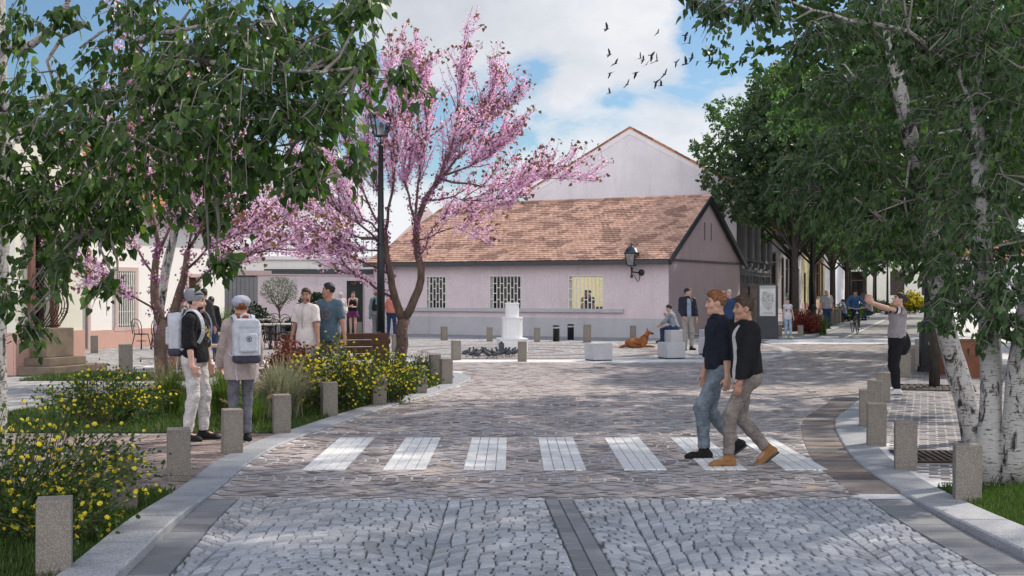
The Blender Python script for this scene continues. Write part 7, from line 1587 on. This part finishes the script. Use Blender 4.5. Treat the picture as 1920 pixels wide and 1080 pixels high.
person('grey haired person in a blue coat mostly hidden behind the walking pair', (XA(1367, 43.5), 43.5, 0), R(175), 1.78, dict(head=(.4, 0)), 'rosy', ('short', 'grey'), [('jacket', cloth('blue_coat', (.03, .06, .14)), dict(sleeve=1.95, hem=-.22, t=.025)), ('trousers', blk, {}), ('shoes', blksh)], .013)
p = G(1477, 634, .06); gi = dict(p=(0, 0, .972), footL=((-.12, .04, .08), -.3, 0), footR=((.09, .0, .08), .2, 0), handL=((-.25, .08, .83), (0, .2, -1)), handR=((.25, .0, .83), (0, .1, -1)), head=(.5, 0))
def straps(e, J, mat, h):
    mb = MB()
    for x in (-.075, .075): c = [J['shl'] + J['XS'] * x + J['U'] * .075, J['chest'] + J['XS'] * x + J['FS'] * .13 + J['U'] * .05, J['chest'] + J['XS'] * x * 1.3 + J['FS'] * .11 - J['U'] * .12]; [mb.bar(c[i], c[i + 1], .04, .02, tuple(J['FS'])) for i in range(2)]
    mb.bar(J['chest'] - J['XS'] * .08 + J['FS'] * .14, J['chest'] + J['XS'] * .08 + J['FS'] * .14, .02, .02); mb.build('backpack_straps', mat, e)
person('girl in a white top and jeans standing by the map board', p, R(185), 1.42, gi, 'rosy', ('tail', 'dark'), [('top', cloth('white_top', (.62, .60, .66)), dict(sleeve=.12, hem=-.16, t=.016, boxy=.01)), ('trousers', lj, dict(t=.006)), ('shoes', cloth('lime_white_shoe', (.55, .62, .40)), {}), ('custom', djean, dict(f=straps))], .011, fem=True)
# in the far street
p = (XA(1550, 56), 56, .04)
person('elderly man in a pale checked shirt standing behind the street café tables', p, R(200), 1.76, dict(handL=((-.3, .0, .86), (0, .0, -1)), handR=((.3, .0, .86), (0, 0, -1)), head=(.5, 0)), 'rosy', ('none', 'grey'), [('shirt', cloth('pale_check_shirt', (.34, .33, .36)), dict(sleeve=.9, hem=-.06, t=.03, boxy=.02, neck='collar')), ('trousers', djean, {}), ('shoes', blksh)], .014, build=1.1)
st = dict(p=(0, 0, .50), footL=((-.12, .42, .08), 0, 0), footR=((.12, .45, .08), 0, 0), handL=((-.2, .4, .74), (.1, 1, 0)), handR=((.15, .42, .76), (-.1, 1, 0)), up=(0, .1, 1))
for px, Y, rz, lab, c, hr in ((1583, 67.5, 80, 'man in a pale blue shirt sitting at a far street café table', (.22, .26, .36), 'black'), (1632, 74, 110, 'woman in a white top sitting under the far street trees', (.6, .55, .55), 'brown')):
    person(lab, (XA(px, Y), Y, .04), R(rz), 1.74, st, 'rosy', ('short', hr), [('shirt', cloth('seat_shirt_%d' % px, c), dict(sleeve=.7, hem=-.05, t=.016)), ('trousers', djean, {}), ('shoes', blksh)], .015, face=False)
# cyclist
p = G(1603, 624.5); byc = empty('bicycle', (p.x, p.y, 0), R(176), 'dark city bicycle ridden towards the square in the street', 'bicycle')
for y in (-.52, .52):
    w = empty('wheel', (0, y, .34)); w.parent = byc
    mb = MB(); mb.tube([(0, .32 * math.cos(a), .32 * math.sin(a)) for a in np.linspace(0, 6.2832, 33)], .020, 6); mb.build('tyre', M['black_metal'], w, True); mb = MB()
    for k in range(12): a = k * .5236; mb.tube([(0, 0, 0), (0, .31 * math.cos(a), .31 * math.sin(a))], .003, 3)
    mb.ball((0, 0, 0), .025, 6, 4); mb.build('spokes', M['gate_grey'], w)
mb = MB(); [mb.tube([a, b], .018, 6) for a, b in (((0, .40, .86), (0, -.14, .80)), ((0, .43, .72), (0, -.05, .30)), ((0, -.16, .88), (0, -.05, .30)), ((0, -.05, .30), (0, -.52, .34)), ((0, -.14, .80), (0, -.52, .34)), ((0, .38, .95), (0, .52, .34)))]; mb.build('frame', M['dark_grey'], byc)
mb = MB(); mb.tube([(-.31, .24, 1.02), (-.22, .34, 1.05), (-.06, .38, 1.0), (.06, .38, 1.0), (.22, .34, 1.05), (.31, .24, 1.02)], .014, 6); mb.build('handlebar', M['cube'], byc)
mb = MB(); mb.ball((0, -.20, .92), (.10, .13, .04), 8, 5); mb.build('saddle', M['black_metal'], byc, True); mb = MB(); mb.ball((0, .47, .84), .05, 8, 6); mb.build('headlight', M['cube'], byc, True)
mb = MB(); mb.tube([(-.1, -.05, .14), (.0, -.05, .30), (.1, -.05, .46)], .01, 5); mb.box((-.14, -.05, .13), (.09, .09, .02)); mb.box((.14, -.05, .47), (.09, .09, .02)); mb.build('pedals', M['black_metal'], byc)
person('cyclist in a blue pullover riding towards the square', (p.x, p.y, 0), R(176), 1.78, dict(p=(0, -.14, 1.01), up=(0, .30, 1), footL=((-.14, .02, .22), 0, 0), footR=((.14, -.02, .52), 0, -.1), handL=((-.29, .26, 1.04), (.1, .8, -.3)), handR=((.29, .26, 1.04), (-.1, .8, -.3)), elbL=(-1, -.3, -.3), elbR=(1, -.3, -.3), head=(0, .0), grip=.9), 'tan', ('short', 'black'), [('sweater', cloth('blue_pullover', (.03, .085, .20)), dict(sleeve=1.95, hem=-.03, t=.018, loose=.008)), ('trousers', navy, dict(t=.012)), ('shoes', whsh)], .012)
# woman taking a photograph
p = G(1681, 739, .025); prz = R(97)
ph = dict(p=(0, 0, .972), up=(0, -.10, 1), footL=((-.09, .02, .08), 0, 0), footR=((.09, -.03, .08), 0, 0), handL=((-.09, .52, 1.58), (.0, .35, .95)), handR=((.08, .56, 1.60), (.0, .35, .95)), elbL=(-.4, .2, -1), elbR=(.4, .2, -1), head=(0, .12), grip=.5)
def mesh_sleeve(e, J, mat, h):
    S = SDF(.02)
    for sd in 'LR': a, b = J['sh' + sd], J['el' + sd]; S.cone(a, a + (b - a) * .42, .062, .058, clip=(a + (b - a) * .42, b - a))
    S.build('dark_sleeve', mat, e, h); S = SDF(.01)
    for sd in 'LR': a, b = J['sh' + sd], J['el' + sd]; d = norm(b - a); S.cone(a + d * .075, a + d * .095, .066, .066, clip=(a + d * .10, d))
    S.cut(J['shR'] + norm(J['elR'] - J['shR']) * .072, -norm(J['elR'] - J['shR'])); S.build('sleeve_stripe', wtee, e, h)
def knees(e, J, mat, h):
    mb = MB()
    for sd in 'LR': mb.ball(J['kn' + sd] + J['F'] * .054, (.042, .014, .018), 8, 5)
    mb.build('knee_rip', mat, e, True)
e, J = person('woman in a grey top and black trousers raising her arms to take a photo', p, prz, 1.70, ph, 'rosy', ('bun', 'black'), [('top', cloth('grey_top', (.30, .27, .29)), dict(sleeve=.1, hem=-.02, t=.018, boxy=.010, wf=16, wr=.006)), ('trousers', blk, dict(t=.012, flare=.004, to=.98)), ('shoes', whsh), ('custom', blk, dict(f=mesh_sleeve)), ('custom', SKIN['rosy'], dict(f=knees))], .0085, fem=True)
m3 = Matrix.Rotation(prz, 3, 'Z'); s_ = 1.70 / 1.738
def wpt(v): return p + m3 @ (Vector(v) * s_)
q = wpt((0, .60, 1.68)); mb = MB(); mb.box((0, 0, 0), (.15, .012, .075)); o = single(mb, 'phone', M['black_metal'], 'dark phone held up in both hands by the woman with raised arms', 'phone', None, q, prz, .004)
# drawstring bag hanging at her hip
bg = empty('drawstring_bag', wpt((.12, -.15, .90)), prz, 'black drawstring bag with a white skull print hanging behind the photographing woman', 'bag')
S = SDF(.04); S.ell((0, 0, -.04), (.10, .15, .20)); S.cone((0, 0, .05), (0, .0, .17), .11, .05, .05); S.cut((0, 0, .19), (0, 0, 1)); S.build('bag', blk, bg, .009, .006, 30, 2)
mb = MB(); mb.tube([(.02, .05, .18), (.0, .18, .32), (-.05, .27, .45), (-.09, .22, .58), (-.1, .1, .62)], .006, 5); mb.tube([(-.02, .0, .18), (-.03, .03, .4), (-.06, .08, .6)], .006, 5); mb.tube([(.04, -.05, .17), (.05, -.09, -.02), (.05, -.1, -.12)], .005, 4); mb.build('cord', M['gate_grey'], bg)
mb = MB(); f = lambda y, z, ry, rz_: mb.ball((.098 - .012 * abs(y) * 8, y, z), (.009, ry, rz_), 8, 6)
f(0, -.01, .045, .042); f(0, -.065, .026, .018); f(-.05, .08, .022, .012); f(0, .095, .02, .014); f(.05, .08, .02, .012); f(-.05, -.12, .03, .012); f(.0, -.14, .02, .01); f(.05, -.115, .026, .012)
pr = mb.build('skull_print', whsh, bg, True); mb = MB(); [mb.ball((.108, y, -.012), (.006, .013, .014), 6, 5) for y in (-.018, .018)]; mb.build('skull_eyes', M['black_metal'], pr)
# two people seen through the right window of the house
xm = (wins[2][0] + wins[2][1]) / 2
for dx, dy, lab, c in ((-.42, 1.0, 'person in a pale top standing inside behind the right window grille', (.5, .32, .28)), (-.22, .8, 'person in dark clothes standing inside behind the right window grille', (.04, .045, .06))):
    q = FM @ Vector((xm + dx, dy, .0)); person(lab, (q.x, q.y, .05), R(140), 1.72, {}, 'fair', ('short', 'dark'), [('shirt', cloth('inside_%d' % int(dy * 10), c), dict(sleeve=.6, hem=-.06, t=.016)), ('trousers', djean, {}), ('shoes', blksh)], .018, face=False)
# ---------------------------------------------------------------- dog lying on the square
d = G(1201, 652); dog = empty('dog', (d.x - .05, d.y, .002), R(-80), 'reddish brown shepherd dog with a red collar lying on the square', 'dog'); dog.scale = (.88,) * 3
t = NT('dog_fur'); co = t.coord(); n1 = t.noise(9, 5, .6, co); col = t.mix(t.ramp(n1, [(.4, (0, 0, 0)), (.6, (1, 1, 1))]), (.30, .115, .04), (.19, .07, .028)); sx = t.new('SeparateXYZ'); t.l(t.coord(), sx.inputs[0]); yy = t.ramp(t.math('ADD', sx.outputs[1], t.math('MULTIPLY', t.noise(5, 3, .6, co), .2)), [(.46, (0, 0, 0)), (.56, (1, 1, 1))]); M['dog'] = t.fin(col, .85, t.bump(t.noise(70, 4, .7, t.coord((1, .3, 1))), .8, .01), 0, .2)
M['dog_dark'] = pmat('dark_fur', (.025, .014, .010), (.05, .026, .016), 20, .8, .4, 80); M['dog_light'] = pmat('light_fur', (.50, .30, .17), None, 20, .8, .4, 80)
S = SDF(.05)      # local: +Y towards the head
S.ell((0, -.30, .17), (.14, .20, .16)); S.ell((0, -.05, .20), (.135, .24, .165)); S.ell((0, .17, .25), (.125, .16, .18)); S.cone((0, .22, .32), (0, .30, .48), .105, .075)
S.ell((0, .33, .54), (.068, .085, .068), None, .03); S.cone((0, .38, .525), (0, .50, .495), .043, .028, .03); S.cone((0, .40, .50), (0, .48, .475), .03, .022, .02)
for x in (-1, 1):
    S.cone((x * .04, .31, .59), (x * .052, .295, .70), .033, .008, .02, .5, (0, 1, 0))
    S.cone((x * .10, .20, .20), (x * .11, .10, .07), .07, .05); S.cone((x * .11, .10, .06), (x * .10, .46, .045), .046, .034, .03); S.ell((x * .10, .50, .035), (.038, .06, .03), None, .02)
    S.ell((x * .13, -.28, .14), (.075, .16, .13), Matrix.Rotation(x * .1, 3, 'Z')); S.cone((x * .17, -.22, .06), (x * .19, -.02, .045), .05, .036, .03); S.ell((x * .19, .03, .03), (.035, .06, .026), None, .02)
S.cone((0, -.46, .08), (.14, -.70, .045), .05, .045); S.cone((.14, -.70, .045), (.26, -.78, .04), .045, .02); S.cut((0, 0, .004), (0, 0, -1)); S.build('body', M['dog'], dog, .0095, .003, 60)
S = SDF(.02); S.cone((0, .435, .512), (0, .515, .49), .040, .029); S.cut((0, .43, 0), (0, -1, 0)); S.build('muzzle', M['dog_dark'], dog, .008); mb = MB(); mb.ball((0, .535, .50), (.018, .012, .014), 8, 6); mb.build('nose', M['black_metal'], dog, True)
for x in (-1, 1): mb = MB(); mb.ball((x * .038, .395, .56), (.011, .011, .010), 6, 5); mb.build('eye', M['eye'], dog, True)
mb = MB(); mb.tube([(.103 * math.cos(a), .245 + .098 * math.sin(a) * .9, .385 - .055 * math.sin(a)) for a in np.linspace(0, 6.2832, 25)], .017, 6); mb.build('collar', cloth('red_collar', (.28, .02, .03)), dog, True)
# ================================================================ SKY, SUN, CAMERA
SAZ, SEL = math.atan2(.78, .625), R(42)
world = bpy.data.worlds.new('World'); SC.world = world; world.use_nodes = True; wt = world.node_tree; wn = wt.nodes; wn.clear(); wl_ = wt.links.new
wo = wn.new('ShaderNodeOutputWorld'); bg_ = wn.new('ShaderNodeBackground'); bg_.inputs[1].default_value = .10
sky = wn.new('ShaderNodeTexSky'); sky.sky_type = 'NISHITA'; sky.sun_disc = False; sky.sun_elevation = SEL; sky.sun_rotation = SAZ; sky.air_density = 1.0; sky.dust_density = .6; sky.ozone_density = 1.5
tc = wn.new('ShaderNodeTexCoord'); sep = wn.new('ShaderNodeSeparateXYZ'); wl_(tc.outputs['Generated'], sep.inputs[0])
def wm(op, a, b=0.0, c=None):
    m = wn.new('ShaderNodeMath'); m.operation = op
    for i, x in enumerate((a, b) if c is None else (a, b, c)):
        if hasattr(x, 'node'): wl_(x, m.inputs[i])
        else: m.inputs[i].default_value = x
    return m.outputs[0]
def wnoise(scale, detail, rough, sx=(1, 1, 1), loc=(0, 0, 0), dist=0.0):
    mp = wn.new('ShaderNodeMapping'); mp.inputs['Scale'].default_value = sx; mp.inputs['Location'].default_value = loc; wl_(tc.outputs['Generated'], mp.inputs[0])
    n = wn.new('ShaderNodeTexNoise'); n.inputs['Scale'].default_value = scale; n.inputs['Detail'].default_value = detail; n.inputs['Roughness'].default_value = rough; n.inputs['Distortion'].default_value = dist; wl_(mp.outputs[0], n.inputs['Vector']); return n.outputs['Fac']
def wramp(f, stops):
    r = wn.new('ShaderNodeValToRGB'); e = r.color_ramp.elements
    while len(e) < len(stops): e.new(.5)
    for el, (p, c) in zip(e, stops): el.position = p; el.color = (*c, 1)
    wl_(f, r.inputs[0]); return r.outputs[0]
def lump(px, py, w, amp):
    """a cloud bank in a fixed compass direction: bias added to the cloud density"""
    d = Vector(((px - 960) / F, 1, (HOR - py) / F)).normalized(); vm = wn.new('ShaderNodeVectorMath'); vm.operation = 'DISTANCE'; nv = wn.new('ShaderNodeVectorMath'); nv.operation = 'NORMALIZE'; wl_(tc.outputs['Generated'], nv.inputs[0]); wl_(nv.outputs[0], vm.inputs[0]); vm.inputs[1].default_value = d
    t = wm('DIVIDE', vm.outputs['Value'], w / F); return wm('MULTIPLY', wm('POWER', 2.718, wm('MULTIPLY', wm('MULTIPLY', t, t), -1.0)), amp)
n1 = wnoise(9.0, 9, .60, (1, 1, 1.9), (3.1, .4, 1.7), .25); dens = wm('SUBTRACT', n1, .062)
dens = wm('ADD', dens, wm('MULTIPLY', wm('MINIMUM', wm('MAXIMUM', wm('SUBTRACT', .132, sep.outputs[2]), 0.0), .06), 3.2))
for a in ((760, 30, 110, .20), (900, 30, 120, .24), (1040, 25, 120, .24), (1160, 30, 100, .22), (1250, 10, 60, .16), (1060, 165, 50, .16), (1130, 130, 45, .12), (1215, 120, 60, .20), (1120, 250, 90, .08), (1240, 235, 70, .10), (1370, 150, 70, .20), (1350, 230, 60, .12), (1020, 118, 40, -.16), (1300, 70, 60, -.18), (1160, 185, 50, -.14), (1430, 50, 80, -.16), (690, 110, 60, -.10), (950, 110, 40, -.08), (880, 130, 50, -.06), (200, 40, 200, -.14), (1750, 20, 60, .14)):
    dens = wm('ADD', dens, lump(*a))
dens = wm('ADD', dens, wm('MULTIPLY', wm('MAXIMUM', wm('MULTIPLY', sep.outputs[1], -1.0), 0.0), .34)); dens = wm('ADD', dens, wm('MULTIPLY', wm('MAXIMUM', wm('SUBTRACT', sep.outputs[2], .35), 0.0), .12))  # extra unseen cloud behind the camera and overhead, added to raise ambient light
cov = wramp(dens, [(.49, (0, 0, 0)), (.56, (.6, .6, .6)), (.68, (1, 1, 1))])
shade = wm('ADD', wnoise(7.0, 7, .6, (1, 1, 2.0), (5.2, 1.0, .3), .2), wm('MULTIPLY', wm('ADD', lump(930, 0, 150, .75), lump(740, 10, 110, .55)), .45))
ccol = wramp(shade, [(.43, (1.0, 1.0, 1.0)), (.60, (.86, .88, .91)), (1.0, (.60, .64, .69))])
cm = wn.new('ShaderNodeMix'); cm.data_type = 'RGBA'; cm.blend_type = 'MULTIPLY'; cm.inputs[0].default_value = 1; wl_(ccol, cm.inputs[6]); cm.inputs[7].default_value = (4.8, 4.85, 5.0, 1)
cb = wn.new('ShaderNodeMix'); cb.data_type = 'RGBA'; cb.blend_type = 'MULTIPLY'; cb.inputs[0].default_value = 1; wl_(cm.outputs[2], cb.inputs[6]); wl_(wm('ADD', 1.0, wm('MULTIPLY', wm('MAXIMUM', wm('SUBTRACT', .2, sep.outputs[1]), 0.0), 1.1)), cb.inputs[7])   # clouds behind and beside the camera brightened, added fill light for the shade
mx = wn.new('ShaderNodeMix'); mx.data_type = 'RGBA'; wl_(cov, mx.inputs[0]); 
sk = wn.new('ShaderNodeMix'); sk.data_type = 'RGBA'; sk.blend_type = 'MULTIPLY'; sk.inputs[0].default_value = 1; wl_(sky.outputs[0], sk.inputs[6]); sk.inputs[7].default_value = (.43, .52, .58, 1)
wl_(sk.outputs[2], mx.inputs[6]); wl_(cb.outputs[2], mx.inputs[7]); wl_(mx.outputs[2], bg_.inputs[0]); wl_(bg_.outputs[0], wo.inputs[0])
sl_ = bpy.data.lights.new('sun', 'SUN'); sl_.energy = 2.5; sl_.angle = R(1.0); sl_.color = (1.0, .90, .76); so = bpy.data.objects.new('sun', sl_); COL.objects.link(so)
sdir = Vector((math.sin(SAZ) * math.cos(SEL), math.cos(SAZ) * math.cos(SEL), math.sin(SEL))); so.rotation_euler = sdir.to_track_quat('Z', 'Y').to_euler(); so.location = (20, 20, 40)
cd = bpy.data.cameras.new('camera'); cd.sensor_width = 36; cd.lens = 36 * F / 1920; cd.shift_y = (HOR - 540) / 1920; cd.clip_start = .1; cd.clip_end = 2000
cam = bpy.data.objects.new('camera', cd); COL.objects.link(cam); cam.location = (0, 0, H0); cam.rotation_euler = (R(90), 0, 0); SC.camera = cam
SC.view_settings.view_transform = 'Standard'; SC.view_settings.look = 'None'; SC.view_settings.exposure = 0.92; SC.view_settings.gamma = 1
SC.render.engine = 'CYCLES'; SC.cycles.use_denoising = True; SC.cycles.max_bounces = 6; SC.cycles.transparent_max_bounces = 12; SC.cycles.caustics_reflective = False; SC.cycles.caustics_refractive = False
